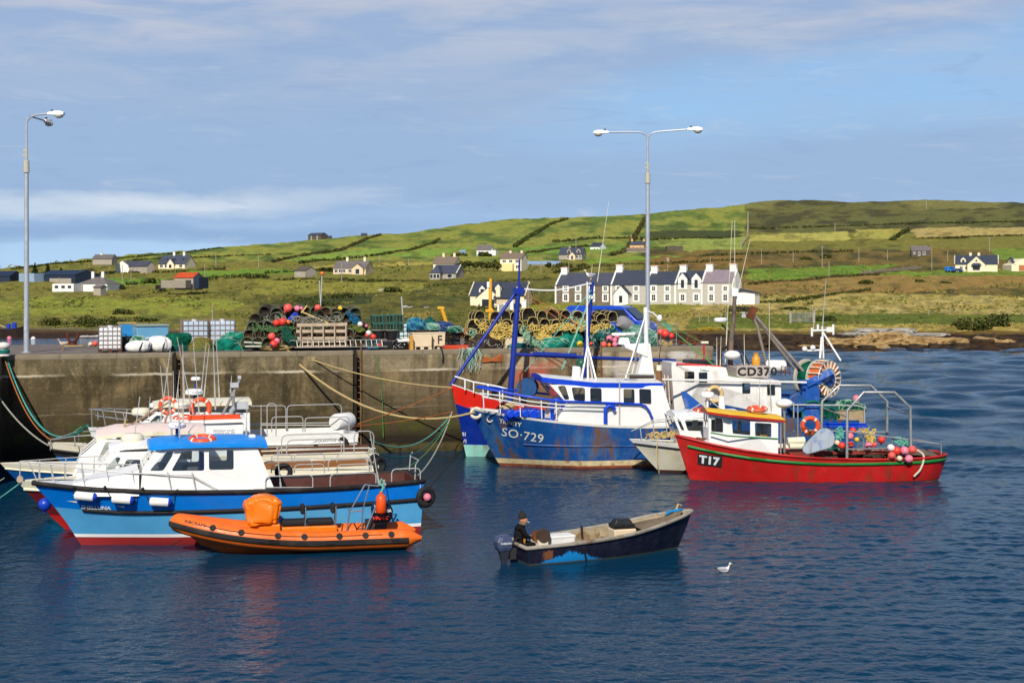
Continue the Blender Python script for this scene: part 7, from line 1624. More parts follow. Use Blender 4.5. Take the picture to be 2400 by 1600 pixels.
cabin(B5,'wheelhouse',[(d_[0],1.8),(xz5(300,1010)[0],1.8),b_, c, d_],yc(1.2,1.9),[[xz5(340,1000),xz5(372,1000),xz5(386,974),xz5(366,974)]],{1: [],2: [(.05,.48,.1,.9),(.52,.95,.1,.9)],4: []});roof(B5,[(d_[0] - .1,3.28,1.1),(c[0] - .4,3.28,1.14),(c[0] + .15,3.2,.95)],.15,.08, CREAMW)
radome(B5, F5.px(330,974,.3),.36,.32,.3, CREAMW);radome(B5, F5.px(368,956,0),.3,.22,.4, base=M('radar_blue'),txt='FURUNO', yaw=.25);radome(B5, F5.px(455,926,0),.36,.26,.5, base=M('radar_blue'),txt='FURUNO', yaw=.25);radome(B5, F5.px(459,892,-.2),.2,.16,.9, base=M('radar_blue'))
whips(B5, F5,[((385,965),(376,857),0),((407,965),(406,869),.2),((433,960),(428,806),0),((478,930),(490,812),.1),((470,935),(483,804),-.1),((515,950),(506,778),0),((411,960),(421,869),.1),((345,1005),(352,930),.8),((320,1000),(327,929),0)])
tubes(B5,'bow_rail', STEEL,[[F5.px(209,959,0),F5.px(235,961,.7),F5.px(300,968,1.2),F5.px(345,974,1.35)],[F5.px(209,959,0),F5.px(250,957,-.7),F5.px(330,960,-1.2)],[F5.px(223,973,.4),F5.px(300,984,1.2)]] + [[F5.px(a, b, y),F5.px(a2, c_, y)] for a, b, a2, c_, y in ((214,960,216,1000,.2),(240,962,247,996,.75),(288,967,296,994,1.15),(268,958,275,985,-.8),(229,959,230,985,-.4))],.024)
mb=MB();mb.lathe([(.1,-.5),(.3,-.5),(.34,-.42),(.34,.42),(.3,.5),(.1,.5)],F5.px(803,987,.3),(.75,.66,0),18);mb.build('life_raft',[BAGW],B5, smooth=40)
tubes(B5,'aft_rail', STEELP,[hoop(F5,(572,1006),(670,1006),2.95,-1.3,.15),hoop(F5,(673,1006),(800,1006),2.95,-1.3,.15),hoop(F5,(637,1012),(710,1012),2.62,.2,.12),hoop(F5,(715,1012),(818,1012),2.62,.9,.12),hoop(F5,(626,1022),(647,1022),3.25,1.2,.12)] + [[F5.px(572,996,-1.3),F5.px(800,996,-1.3)],[F5.px(560,993,0),F5.px(820,990,0)]],.022)
p=F5.px(737,1036,1.45);lettering('letter','AQUASTAR II',.17, lambda a, b: H5.S(p.x - a, p.z + b,1,.035),TXG, B5)
for i,(px, py, f, lab) in enumerate([(878,1082, F3,'black tyre at the stern of the blue hulled boat'),(890,1090, F2,'black tyre at the stern of the maroon boat'),(800,1040, F5,'tyre hanging at the stern of the farthest tour boat'),(728,1048, F5,'half hidden tyre on the side of the farthest tour boat'),(665,1106, F2,'half hidden tyre on the near side of the maroon boat')]): tyre(lab, f.w(f.px(px, py,1.35 if i > 1 else 1.0)),.3,(.3,1,0) if i > 1 else (-.6,.8,0),f)
for f, b, hh, nm in ((F2, B2,(660,1108),0),(F3, B3,(640,1082),0)):
 tubes(b,'aft_rail', STEELP,[hoop(f,(636 + nm, hh[1]),(684, hh[1]),2.0,1.2,.12),hoop(f,(690, hh[1]),(760, hh[1]),2.0,1.2,.12),hoop(f,(790, hh[1]),(866, hh[1]),1.95,1.2,.12),[f.px(636, hh[1] - 8,1.2),f.px(866, hh[1] - 8,1.2)]],.02)
mb=MB();mb.box((F3.px(740,1085,0).x,-.9,1.2),(4.6,.5,.5));mb.build('bench',[M('amber_wood',(150,96,44),.5)],B3);mb=MB();mb.box((F2.px(760,1110,0).x,-.95,1.1),(4.4,.5,.5));mb.box((F2.px(800,1110,0).x,0,1.05),(2.4,.9,.5));mb.build('bench',[CREAMW],B2)
for f, b, t_, z_, h in ((F2, B2, t2, z2, H2),):
 pt_=lambda x, sd, dz: (x, sd * max(.05, h.half(min(1, h.U(x, z_ - .1)),h.sheer(min(1, h.U(x, z_ - .1)))) - .1),h.sheer(min(1, h.U(x, z_ - .1))) + dz)
 xs2=[t_ - .1, t_ - .7, t_ - 1.5, t_ - 2.4, t_ - 3.2];tubes(b,'bow_rail', STEELP,[[pt_(x, sd,.62) for x in xs2] + [pt_(t_ - 3.9, sd,.1)] for sd in (1,-1)] + [[pt_(x, sd,.62),pt_(x, sd,0)] for sd in (1,-1) for x in xs2] + [[pt_(t_ - .1,1,.62),pt_(t_ - .1,-1,.62)]],.015)
mb=MB();mb.cyl(F2.px(47,1122,0) - Vector((0,.15,0)),F2.px(47,1122,0) + Vector((0,.15,0)),.1);mb.build('bow_roller',[TANWOOD],B2)
# ---- orange RIB
FR_=Fr(-6.62,42.85, math.radians(192));RB=boatthing('inflatable_boat','orange rigid inflatable with covered console beside SHELLUNA', FR_,'inflatable boat')
ORT=M('rib_orange',(244,112,28),.45,.4,.06,3, dirt=.35, dirtc=(236,150,96),dscale=2.0);ORC=M('orange_tarp',(248,126,14),.38,.4,.05,3);
def ribp(s_):
 """half plan of the tube: s from 0 stern to 1 bow centre"""
 L0, L1=FR_.px(961,1270,.9).x + .05, FR_.px(398,1232,.2).x - .28
 x=L0 + (L1 - L0) * min(1, s_ * 1.0);y=.68 * (1 - max(0,(s_ - .62) / .38) ** 2.3) ;z=.34 + .58 * max(0,(s_ - .35) / .65) ** 1.9
 return x, max(0, y),z
pp=[ribp(k / 26) for k in range(27)];path=[(x, y, z) for x, y, z in pp] + [(x,-y, z) for x, y, z in pp[::-1][1:]]
mb=MB();R0=.29;
mb.tube([(pp[0][0] - .42,.68,.32)] + path + [(pp[0][0] - .42,-.68,.32)],R0,0,16);o_=len(mb.v)
for i in list(range(16)) + list(range(o_ - 16, o_)):
 v=Vector(mb.v[i]);c=Vector((v.x, math.copysign(.68, v.y),.32));mb.v[i]=tuple(c + (v - c) * .25)
mb.build('tube',[ORT],RB, smooth=60)
def outer(i, ang, extra=0.0, side=1):
 x, y, z=pp[i];a=Vector(pp[max(0, i - 1)]);b=Vector(pp[min(26, i + 1)]);t_=(b - a);nrm=Vector((-t_.y, t_.x,0));nrm=nrm.normalized() if nrm.length > 1e-6 else Vector((1,0,0))
 if nrm.y < 0 and y > .05: nrm=-nrm
 if i == 26: nrm=Vector((1,0,0))
 p=Vector((x, y, z)) + (nrm * math.cos(ang) + Vector((0,0,1)) * math.sin(ang)) * (R0 + extra);p.y *= side;return p
for sd in (1,-1):
 mb=MB()
 for da in (-.14,0,.14): mb.tube([outer(i,-.05 + da,.005, sd) for i in range(0,27)],.042,0,6)
 mb.build('rubbing_strake',[BLACKR],RB, smooth=60)
for i, px in enumerate((507,575,648,718,787,854,921)):
 c=FR_.px(px,1252,.85);k=min(range(27),key=lambda q: abs(pp[q][0] - c.x));p=outer(k,.62,.0);nrm=(p - Vector(pp[k])).normalized();mb=MB();mb.cyl(p - nrm * .02, p + nrm * .025,.095, n=14);h=mb.build('handle_patch',[BLACKR],RB);
mb=MB();mb.tube([outer(k,.62,.03) for k in range(3,24)],.008,0,4);mb.build('grab_line',[BLACKR],RB)
mb=MB();L0=pp[0][0];st=[(L0,.62,-.25,.3),(L0 + 2,.62,-.25,.3),(L0 + 4,.6,-.22,.36),(L0 + 5.2,.45,-.1,.55),(L0 + 6.1,.2,.25,.75),(L0 + 6.5,.04,.62,.85)];vs=[]
for x, hw, zk, zt in st: vs += [(x, hw, zt),(x, hw * .9, zt - .25),(x,0, zk),(x,-hw * .9, zt - .25),(x,-hw, zt)]
mb.add(vs,[(i * 5 + k, i * 5 + k + 1, i * 5 + 6 + k, i * 5 + 5 + k) for i in range(5) for k in range(4)] + [(0,1,2,3,4)] + [(i * 5, i * 5 + 5, i * 5 + 9, i * 5 + 4) for i in range(5)]);mb.build('hull',[M('rib_hull',(214,96,40),.5,.4,.1,2, dirt=.4, dirtc=(90,66,50))],RB, smooth=40)
# covered console, a crumpled tarpaulin
c=FR_.px(617,1200,.1);bm=bmesh.new();bmesh.ops.create_icosphere(bm, subdivisions=5, radius=1);co=np.array([v.co[:] for v in bm.verts]);sq=np.sign(co) * np.abs(co) ** .42
w3=sq * np.array([.50,.42,.40]);ang=np.arctan2(co[:,1],co[:,0]);fold=(np.abs(np.sin(ang * 5.5 + co[:,2] * 2.5 + fbm(ang * 2, co[:,2] * 2,3,3) * 5)) - .6) * .10 + (fbm(w3[:,0] * 3 + 5, w3[:,2] * 3 + w3[:,1] * 2,8,4) - .5) * .34
w3=w3 * (1 + fold * (1 - .3 * (co[:,2] > .6)))[:, None];w3[:,0] *= 1 + .14 * sq[:,2];w3[:,2] += .12 * np.clip(1 - np.abs(co[:,0]) * 1.8,0,1) * (co[:,2] > 0)
for v, q in zip(bm.verts, w3): v.co=q
me=bpy.data.meshes.new('console_cover');bm.to_mesh(me);bm.free();me.materials.append(ORC);me.polygons.foreach_set('use_smooth',[True] * len(me.polygons));o=bpy.data.objects.new('console_cover', me);COL.objects.link(o);o.parent=RB;o.location=(c.x,0, FR_.px(617,1199,0).z)
z0=.36;xz_=lambda px: FR_.px(px,1235,.1).x
mb=MB();mb.box((c.x - .05,0,.58),(.9,.62,.5));mb.build('console',[ORC],RB, bevel=.04)
mb=MB();mb.box(((xz_(660) + xz_(790)) / 2,0,.52),(abs(xz_(660) - xz_(790)),.5,.4));mb.build('seat_base',[ORC],RB, bevel=.04)
mb=MB();mb.box(((xz_(660) + xz_(718)) / 2,0,.83),(abs(xz_(660) - xz_(718)),.42,.18));mb.box(((xz_(719) + xz_(781)) / 2,0,.83),(abs(xz_(719) - xz_(781)),.42,.18));mb.build('seat',[BLACKR],RB, bevel=.06, seg=3)
CHR=M('polished_steel',(220,222,224),.18,.6,.04, metal=.85)
for px in (711,782):
 x=xz_(px);mb=MB();mb.box((x + .02,0,1.22),(.13,.4,.30));mb.build('backrest',[BLACKR],RB, bevel=.06, seg=3);tubes(RB,'backrest_frame', CHR,[[(x - .02, s_ * .22,.45),(x - .06, s_ * .22,1.0),(x - .06, s_ * .2,1.3)] for s_ in (-1,1)],.02)
tp=[[FR_.px(813,1243, y),FR_.px(820,1198, y),FR_.px(855,1135, y),FR_.px(884,1138, y * .8),FR_.px(905,1133, y * .8),FR_.px(868,1215, y),FR_.px(858,1240, y)] for y in (.35,-.35)] + [[FR_.px(848,1243, y),FR_.px(850,1195, y),FR_.px(866,1136, y)] for y in (.35,-.35)] + [[FR_.px(820,1198,.35),FR_.px(820,1198,.35) * 1 - Vector((0,.7,0))],[FR_.px(820,1198,.35),FR_.px(851,1196,.35)],[FR_.px(894,1225,.1),FR_.px(905,1160,.1)]]
tubes(RB,'a_frame', CHR, tp,.022)
whips(RB, FR_,[((889,1138),(867,1012),.2)],r=.02);mb=MB();p=FR_.px(900,1136,.1);mb.lathe([(.06,0),(.06,.06),(.04,.07),(.05,.12),(.03,.16)],p, n=10);mb.build('navigation_lamp',[M('lamp_green_grey',(150,170,160),.4)],RB)
EC=FR_.px(886,1222,0);ex=EC.x
def outboard(root, c, s_, cm, lm, ytilt=0):
 mb=MB();secs=[(0,.20,.15),(.12,.25,.19),(.30,.27,.2),(.44,.22,.17),(.50,.12,.09)];vs=[]
 for z, a, b in secs: vs += [(c.x - a * s_ * 1.15, b * s_ * .9, c.z + z * s_),(c.x - a * s_ * .6, b * s_ * 1.15, c.z + z * s_),(c.x + a * s_ * .75, b * s_, c.z + z * s_),(c.x + a * s_ * .75,-b * s_, c.z + z * s_),(c.x - a * s_ * .6,-b * s_ * 1.15, c.z + z * s_),(c.x - a * s_ * 1.15,-b * s_ * .9, c.z + z * s_)]
 vs=[(x, y + c.y, z) for x, y, z in vs]
 mb.add(vs,[(i * 6 + k, i * 6 + (k + 1) % 6, i * 6 + 6 + (k + 1) % 6, i * 6 + 6 + k) for i in range(4) for k in range(6)] + [tuple(range(5,-1,-1)),tuple(range(24,30))]);cw=mb.build('engine_cowl',[cm],root, bevel=.03 * s_, seg=3)
 mb=MB();secs=[(0.0,.19,.14),(-.12,.16,.11),(-.3,.11,.07),(-.55,.09,.05),(-.9,.09,.035)];vs=[]
 for z, a, b in secs: vs += [(c.x - a * s_, c.y + b * s_, c.z + z * s_),(c.x + a * s_ * .7, c.y + b * s_, c.z + z * s_),(c.x + a * s_ * .7, c.y - b * s_, c.z + z * s_),(c.x - a * s_, c.y - b * s_, c.z + z * s_)]
 mb.add(vs,[(i * 4 + k, i * 4 + (k + 1) % 4, i * 4 + 4 + (k + 1) % 4, i * 4 + 4 + k) for i in range(4) for k in range(4)] + [(3,2,1,0),(16,17,18,19)]);mb.build('engine_leg',[lm],root, bevel=.02 * s_)
 mb=MB();mb.box((c.x + .25 * s_, c.y, c.z - .1 * s_),(.2 * s_,.24 * s_,.34 * s_));mb.build('engine_bracket',[DARKMETAL],root);return cw
EB=M('engine_black',(22,24,34),.3,.5,.1);cw=outboard(RB, Vector((ex - .05,0,.74)),1.25, EB, EB)
lettering('letter','YAMAHA',.13, lambda a, b: Vector((ex + .16 - a,.30,1.08 + b)),LETW, cw,.003);lettering('letter','VMAX',.15, lambda a, b: Vector((ex + .22 - a - b * .4,.30,.86 + b)),BUOYM['red'],cw,.003,1.15)
for nm in (0,):
 k=min(range(27),key=lambda q: abs(pp[q][0] - FR_.px(447,1230,.4).x))
 def fn(a, b):
  f=k - a / abs(pp[k][0] - pp[k - 1][0]) * 1.0;i0=int(math.floor(f));t_=f - i0;an=.5 + (b) / R0
  return outer(i0, an,.008).lerp(outer(i0 + 1, an,.008),t_)
 lettering('letter','RIBCRAFT',.13, fn, M('black_marking'),RB,.002)
cn=FR_.px(893,1180,.45);o=thing('float_canister','orange cylinder fender hung from the RIB frame','fender', FR_.w(cn));mb=MB();mb.lathe([(.001,-.3),(.1,-.29),(.155,-.23),(.16,0),(.155,.2),(.1,.27),(.05,.3),(.05,.36),(.001,.37)],n=14);mb.build('float',[M('canister_orange',(238,86,20),.4)],o, smooth=50);mb=MB();mb.tube(spline([(0,0,.34),(.06,0,.5),(-.03,.03,.62),(.02,0,.75)],4),.03);mb.build('lanyard',[TEALROPE],o)
# ---- small dark open boat with one man
FS=Fr(2.6,42.05, math.radians(23.5));SK=boatthing('open_boat','dark navy open boat with worn blue patch and outboard', FS,'open boat')
xb=FS.pz(1588,1284,0).x;xt=FS.px(1624,1196,0).x;zt=FS.px(1624,1196,0).z;xs_=FS.px(1239,1326,-.7).x
HS=Hull(FS,[(-.4, xb - .35),(0, xb),(.6, xb + .3),(zt, xt - .05)],[(-.4, xs_ + .1),(.55, xs_ - .06)],[(0,.50),(.3,.56),(.6,.70),(.85,.95),(1, zt)],[(0,.72),(.2,.82),(.5,.86),(.75,.7),(.9,.42),(.97,.18),(1,.03)],[(0,.62),(.2,.7),(.5,.66),(.75,.42),(.9,.16),(1,.01)],.85,-.35)
m, t, b=newmat('worn_navy_hull');co=t.coord();X, Y, Z=t.sep(co)
nn=t.noise(t.mapp(co,(9,9,4)),1,8,.75);q=FS.px(1330,1305,-.7)
ed=t.math('SUBTRACT',.36, t.math('MULTIPLY', t.math('ABSOLUTE', t.math('SUBTRACT', X, q.x + .1)),.30));wear=t.math('SUBTRACT', ed, t.math('ADD', Z, t.math('MULTIPLY', t.math('SUBTRACT', nn,.5),.42)))
col=t.mix(t.ramp(wear,0,.06),t.mix(t.ramp(t.noise(co,3,6,.6),.45,.62),C(16,18,40),C(36,36,56)),C(20,140,214));rs_=t.math('MAXIMUM', t.math('ABSOLUTE', t.math('SUBTRACT', X, FS.px(1284,1300,-.7).x)),t.math('MULTIPLY', t.math('ABSOLUTE', t.math('SUBTRACT', Z,.27)),1.2))
col=t.mix(t.ramp(t.math('ADD', rs_, t.math('MULTIPLY', t.math('SUBTRACT', nn,.5),.3)),.17,.12),col, C(128,78,44));col=t.mix(t.ramp(t.math('ADD', Z, t.math('MULTIPLY', nn,.06)),.09,.05),col, C(70,76,60))
t.put(b.inputs['Base Color'],col);b.inputs['Roughness'].default_value=.5
HS.shell(SK,[zc(-.35),zc(0),zc(.2),lambda u: HS.sheer(u) * .6, HS.sheer],[MATS['worn_navy_hull']]);GUN=M('worn_gunwale',(158,150,136),.8,.2,.2,4, dirt=.8, dirtc=(110,78,44),dscale=2)
HS.strake(SK, HS.sheer,.06, GUN,'gunwale', tr=True);HS.deck(SK,0,.985, zc(.1),M('boat_inside',(160,146,116),.85,.2,.25,4, dirt=.9, dirtc=(112,78,48),dscale=2.2, bump=.3),.05, M('boat_inside'))
mb=MB();x0, x1=FS.px(1490,1225,0).x, FS.px(1598,1210,0).x;vs=[]
for k in range(7):
 x=x0 + (x1 - x0) * k / 6;u=HS.U(x,.8);z=HS.sheer(min(1, u)) - .08;hw=max(.03, HS.half(min(1, u),z) - .06);vs += [(x, hw, z),(x,0, z + .05 * (1 - k / 6)),(x,-hw, z)]
mb.add(vs,[(i * 3 + k, i * 3 + k + 1, i * 3 + 4 + k, i * 3 + 3 + k) for i in range(6) for k in range(2)]);mb.build('foredeck',[M('grimy_foredeck',(128,112,92),.85,.2,.25,4, dirt=.5)],SK)
mb=MB();x=FS.px(1578,1200,0).x;mb.box((x - .1,0, zt - .12),(.5,.5,.05),rot=Matrix.Rotation(-.5,3,'Y'));mb.build('splash_board',[M('grimy_foredeck')],SK)
mb=MB();mb.tube([FS.px(1580,1205,0),FS.px(1590,1180,0),FS.px(1596,1184,0)],.03,0,6);mb.build('samson_post',[TANROPE],SK);mb=MB();mb.tube(spline([FS.px(1560,1205,.1),FS.px(1572,1198,.05),FS.px(1590,1195,-.05),FS.px(1598,1194,0)],4),.045,0,6);mb.build('bow_line',[M('bright_blue_rope',(20,130,190),.8)],SK)
for i, x in enumerate((-1.2,.5)):
 mb=MB();u=HS.U(x,.4);mb.box((x,0,.38),(.24, HS.half(u,.4) * 2 - .1,.05));mb.build('thwart',[M('boat_inside')],SK)
mb=MB();x=FS.px(1374,1270,-.8);mb.tube([FS.px(1365,1262,-.83),FS.px(1363,1232,-.83)],.035,0,8);mb.tube([FS.px(1368,1280,-.88),FS.px(1374,1310,-.78)],.03,0,6);mb.build('thole_post',[BLACKR],SK)
r=thing('line_hauler','rusty brown pot hauler wheel on the open boat gunwale','hauler', FS.w(FS.px(1272,1255,-.45)),FS.yaw);mb=MB();mb.cyl((.02,-.06,0),(.02,.06,0),.2, n=18);mb.build('wheel',[M('hauler_brown',(72,56,44),.7,.3,.2)],r);mb=MB();mb.cyl((-.12,.05,-.02),(-.12,.2,-.02),.16, n=14);mb.build('motor',[RUST],r);mb=MB();mb.box((0,.05,-.22),(.3,.2,.3));mb.build('pedestal',[CREAMW],r)
def fishbox(label, c, s_, rz, col, lid=True):
 o=thing('fish_box', label,'fish box', c, rz,'boxes in the open boat');mb=MB();mb.box((0,0, s_[2] / 2),s_, top=1.06, topx=1.04);mb.build('box',[col],o, bevel=.03);
 if lid: mb=MB();mb.box((0,0, s_[2] * .98),(s_[0] * 1.08, s_[1] * 1.1, s_[2] * .22));mb.build('lid',[col],o, bevel=.03)
 return o
fishbox('white lidded fish box in the middle of the open boat', FS.w(FS.px(1313,1268,-.15).x,-.15,.35),(.72,.46,.34),FS.yaw, BAGW);fishbox('cream fish box under the black crate in the open boat', FS.w(FS.px(1458,1245,-.1).x,-.1,.46),(.68,.5,.3),FS.yaw - .1, BIN, False)
o=fishbox('black crate stacked on the cream box in the open boat', FS.w(FS.px(1457,1232,-.1).x,-.1,.77),(.66,.46,.14),FS.yaw - .1, TUB, False);mb=MB();mb.box((0,0,.2),(.6,.4,.14),top=.72, topx=.7);mb.build('heap_top',[TUB],o, bevel=.02)
mb=MB();mb.lathe([(.001,.0),(.2,.02),(.12,.09),(.001,.1)],(0,0,0),n=9);o=mb.build('sack_cloth',[M('sack_beige',(200,176,150),.9)],smooth=50);o.location=FS.w(xs_ + .45,-.35,.40);o.scale=(1.2,.9,.8);tag(o,'beige sack lying at the stern of the open boat','sack')
EG=M('engine_grey_blue',(70,80,108),.3,.5,.08);c=FS.px(1178,1281,-.05);cw=outboard(SK, Vector((c.x + .06,-.05,.36)),.92, EG, M('engine_dark',(54,58,70),.4))
lettering('letter','YAMAHA',.085, lambda a, b: Vector((c.x - .16 + a,-.05 - .215,.57 + b)),LETW, cw,.002)
mb=MB();mb.tube([(c.x + .2,-.05,.5),(c.x + .45,.1,.62),(c.x + .62,.2,.66)],.025,0,6);mb.build('tiller',[DARKMETAL],SK)
# the man: one skinned body, then head, cap, glove on top
def skin(name, verts, edges, rad, mat, parent, sub=2):
 me=bpy.data.meshes.new(name);me.from_pydata([tuple(v) for v in verts],edges,[]);o=bpy.data.objects.new(name, me);COL.objects.link(o)
 o.modifiers.new('skin','SKIN');s_=o.modifiers.new('sub','SUBSURF');s_.levels=sub;s_.render_levels=sub
 for v, r_ in zip(me.skin_vertices[0].data, rad): v.radius=r_ if hasattr(r_,'__len__') else (r_, r_)
 me.skin_vertices[0].data[0].use_root=True;me.materials.append(mat);o.parent=parent
 for p in me.polygons: p.use_smooth=True
 o.modifiers['skin'].use_smooth_shade=True
 return o
PX, PY=xs_ + .10,.40
man=thing('person','man in black top and woolly hat smoking at the tiller','person', FS.w(PX, PY,0.0),FS.yaw);JK=M('black_jumper',(24,24,28),.9,.1,.2,8);OIL=M('yellow_oilskin',(206,152,30),.5,.3,.1);SKN=M('face_skin',(226,150,112),.6,.3,.06,8)
zs=.36
V_=[(0,0, zs),(.04,0, zs + .20),(.09,0, zs + .38),(.14,0, zs + .49),(.18,0, zs + .56),(.10,.17, zs + .45),(.10,.22, zs + .26),(.30,.12, zs + .16),(.10,-.17, zs + .45),(.18,-.24, zs + .27),(.36,-.20, zs + .20),(.10,.1, zs - .02),(.46,.12, zs + .02),(.48,.12, zs - .24),(.10,-.1, zs - .02),(.46,-.12, zs + .02),(.48,-.12, zs - .24)]
E_=[(0,1),(1,2),(2,3),(3,4),(3,5),(5,6),(6,7),(3,8),(8,9),(9,10),(0,11),(11,12),(12,13),(0,14),(14,15),(15,16)]
skin('body', V_, E_,[(.17,.13),(.16,.13),(.17,.13),(.10,.09),(.055,.055),.075,.06,.045,.075,.06,.045,.09,.075,.055,.09,.075,.055],JK, man)
mb=MB();loft([((.18,-.05, zs + .06),.12,.1),((.2,-.04, zs + .2),.12,.06),((.23,-.03, zs + .34),.07,.04)],mb,0,10);mb.build('oilskin_bib',[OIL],man, smooth=60)
hz=zs + .68;man.scale=(1.1,1.1,1.1)
mb=MB();loft([((-.085,0, hz + .02),.03,.05),((-.06,0, hz + .01),.066,.095),((0,0, hz),.078,.115),((.05,0, hz - .005),.074,.115),((.085,0, hz - .015),.055,.095),((.1,0, hz - .03),.03,.06)],mb,0,14);mb.tube([(.02,0, hz - .16),(.015,0, hz - .06)],.05,0,8);hd=mb.build('head',[SKN],man, smooth=80);hd.location=(.19,0,0);hd.rotation_euler=(0,0,-.35)
mb=MB();mb.prism([(.09,.035),(.132,-.02),(.09,-.028)],lambda a, b: Vector((a,-.014, hz + b)),lambda a, b: Vector((a,.014, hz + b)));mb.build('nose',[SKN],hd, bevel=.006)
for sy in (-1,1):
 mb=MB();mb.sphere((.093, sy * .032, hz + .02),.012,0,8,6);mb.build('eye',[GULLB],hd);mb=MB();mb.sphere((.0, sy * .08, hz),.028,0,8,6,(.7,.35,1.1));mb.build('ear',[SKN],hd)
mb=MB();mb.box((.098,0, hz - .06),(.014,.045,.012));mb.build('mouth',[M('lip',(170,90,76),.6)],hd);mb=MB();mb.tube([(.10,-.01, hz - .058),(.175,-.03, hz - .085)],.006,0,6);mb.build('cigarette',[LAMPW],hd)
mb=MB();mb.lathe([(.098,.02),(.108,.035),(.108,.085),(.102,.09),(.1,.13),(.075,.17),(.03,.195),(.001,.2)],(-.005,0, hz),(-.12,0,1),14);mb.sphere((-.035,0, hz + .21),.035,0,8,6);mb.build('woolly_hat',[M('dark_wool',(52,48,42),.95,.1,.3,12)],hd, smooth=50);mb=MB();mb.torus((.0,0, hz - .12),.085,.035,(.2,0,1),16,6);mb.build('collar',[M('grey_scarf',(110,104,84),.9)],hd, smooth=60)
GLV=M('blue_glove',(24,84,200),.6,.3,.08)
def hand(x, y, z, sd):
 V_=[(0,0,0),(.06,0,-.005)];E_=[(0,1)];R_=[(.034,.026),(.042,.024)]
 for k,(dy, L) in enumerate(((-.032,.065),(-.011,.078),(.011,.074),(.031,.058))):
  n=len(V_);V_ += [(.085, dy,0),(.085 + L * .5, dy,-.014),(.085 + L * .72, dy * .9,-.045)];E_ += [(1, n),(n, n + 1),(n + 1, n + 2)];R_ += [.0115,.0105,.009]
 n=len(V_);V_ += [(.035,-.045 * sd,-.015),(.075,-.06 * sd,-.035)];E_ += [(0, n),(n, n + 1)];R_ += [.013,.01]
 o=skin('gloved_hand', V_, E_, R_, GLV, man);o.location=(x, y, z);o.rotation_euler=(0,.25,-.15 * sd);o.scale=(1.15,1.15,1.15);return o
hand(.38,-.21, zs + .19,1);hand(.32,.12, zs + .15,-1)
# ---- TRINITY, the blue trawler in the middle
F9=Fr(3.3,63.4, math.radians(190));T9=boatthing('trawler','rust streaked blue trawler TRINITY with white wheelhouse', F9,'trawler','trawlers');p9=F9.px
xb=F9.pz(1172,1090,0).x;xt=p9(1101,954,0).x;zt=p9(1101,954,0).z;xs_=p9(1588,1010,1.9).x
TB=paint2('trawler_blue',(14,78,146),rough=.5, var=.16, dirt=.75, dirtc=(70,116,156),streak=1.5, streakc=(110,78,50),dscale=.8);TRU=M('rust_boot',(150,78,52),.85,.2,.3,2, dirt=.7, dirtc=(206,190,150),dscale=1.2)
BBL=M('bright_blue_paint',(0,66,206),.4,.4,.08,2, dirt=.15, dirtc=(60,100,180))
H9=Hull(F9,[(-.6, xb - .6),(0, xb),(1.3, xb + .75),(zt, xt)],[(-.6, xs_ + .1),(1.6, xs_)],[(0,1.78),(.3,1.86),(.6,2.08),(.85,2.36),(1, zt)],[(0,1.7),(.2,1.95),(.5,2.0),(.72,1.72),(.88,1.05),(.96,.46),(1,.03)],[(0,1.55),(.2,1.8),(.5,1.8),(.7,1.25),(.86,.52),(1,.01)],.9)
H9.shell(T9,[zc(-.5),zc(0),zc(.12),zc(.34),zc(1.0),lambda u: H9.sheer(u) - .1, H9.sheer],[TRU, TRU, M('pale_boot',(214,196,150),.8,.2,.2,3, dirt=.9, dirtc=(140,90,60),dscale=2),TB, TB, M('white_rail_cap',(230,226,214),.6)])
H9.strake(T9, lambda u: .92 + .12 * u,.045, TB,'knuckle',0,.82, sides=(1,-1));H9.deck(T9,0,.99, zc(1.3),GREYD,.08, WHITE_DIRTY)
xz9=lambda px, py, y=1.65: F9.xz(px, py, y)
yw9=lambda x, z: 1.68 - .10 * max(0, z - 2.9) - .12 * max(0, x - .8)
pl=[(xz9(1582,1007)[0],1.75),(xz9(1296,985)[0],1.75),xz9(1330,945),xz9(1292,902),xz9(1553,904)]
cabin(T9,'wheelhouse', pl, yw9,[[xz9(1321,937),xz9(1335,936),xz9(1326,904),xz9(1308,905)],[xz9(1345,938),xz9(1371,940),xz9(1371,909),xz9(1340,908)],[xz9(1383,941),xz9(1410,942),xz9(1410,910),xz9(1383,909)],[xz9(1461,944),xz9(1487,945),xz9(1487,912),xz9(1461,911)],[xz9(1498,945),xz9(1526,947),xz9(1526,912),xz9(1498,911)]],{1: [],2: [(.06,.3,.1,.9),(.36,.64,.1,.9),(.7,.94,.1,.9)],4: [(.5,.8,.35,.95)]}, mat=WHITE)
mb=MB();mb.box((0,0,2.6),(.5,2.4,.8));mb.build('wheelhouse_console',[DARKMETAL],T9)
x0, x1=xz9(1288,890)[0],xz9(1555,895)[0]
roof(T9,[(x1, p9(1552,897,1.6).z,1.6),(x1 + 1.2, p9(1500,897,1.6).z,1.66),(0, p9(1400,896,1.6).z,1.64),(x0 - .3, p9(1310,893,1.6).z + .1,1.5),(x0 + .25, p9(1285,893,1.6).z + .16,1.3)],.08,.22, WHITE, fascia=BBL)
rb=lambda L, y=1.75: [p9(a, b, y) for a, b in L]
tubes(T9,'blue_rail', BBL,[rb([(1116,907),(1165,916)],.9) + rb([(1230,928),(1307,940),(1400,943),(1500,947)],1.8) + rb([(1513,951),(1522,963),(1530,982)],1.85),[p9(1120,905,-.9),p9(1180,912,-1.6),p9(1300,925,-1.85)]],.05)
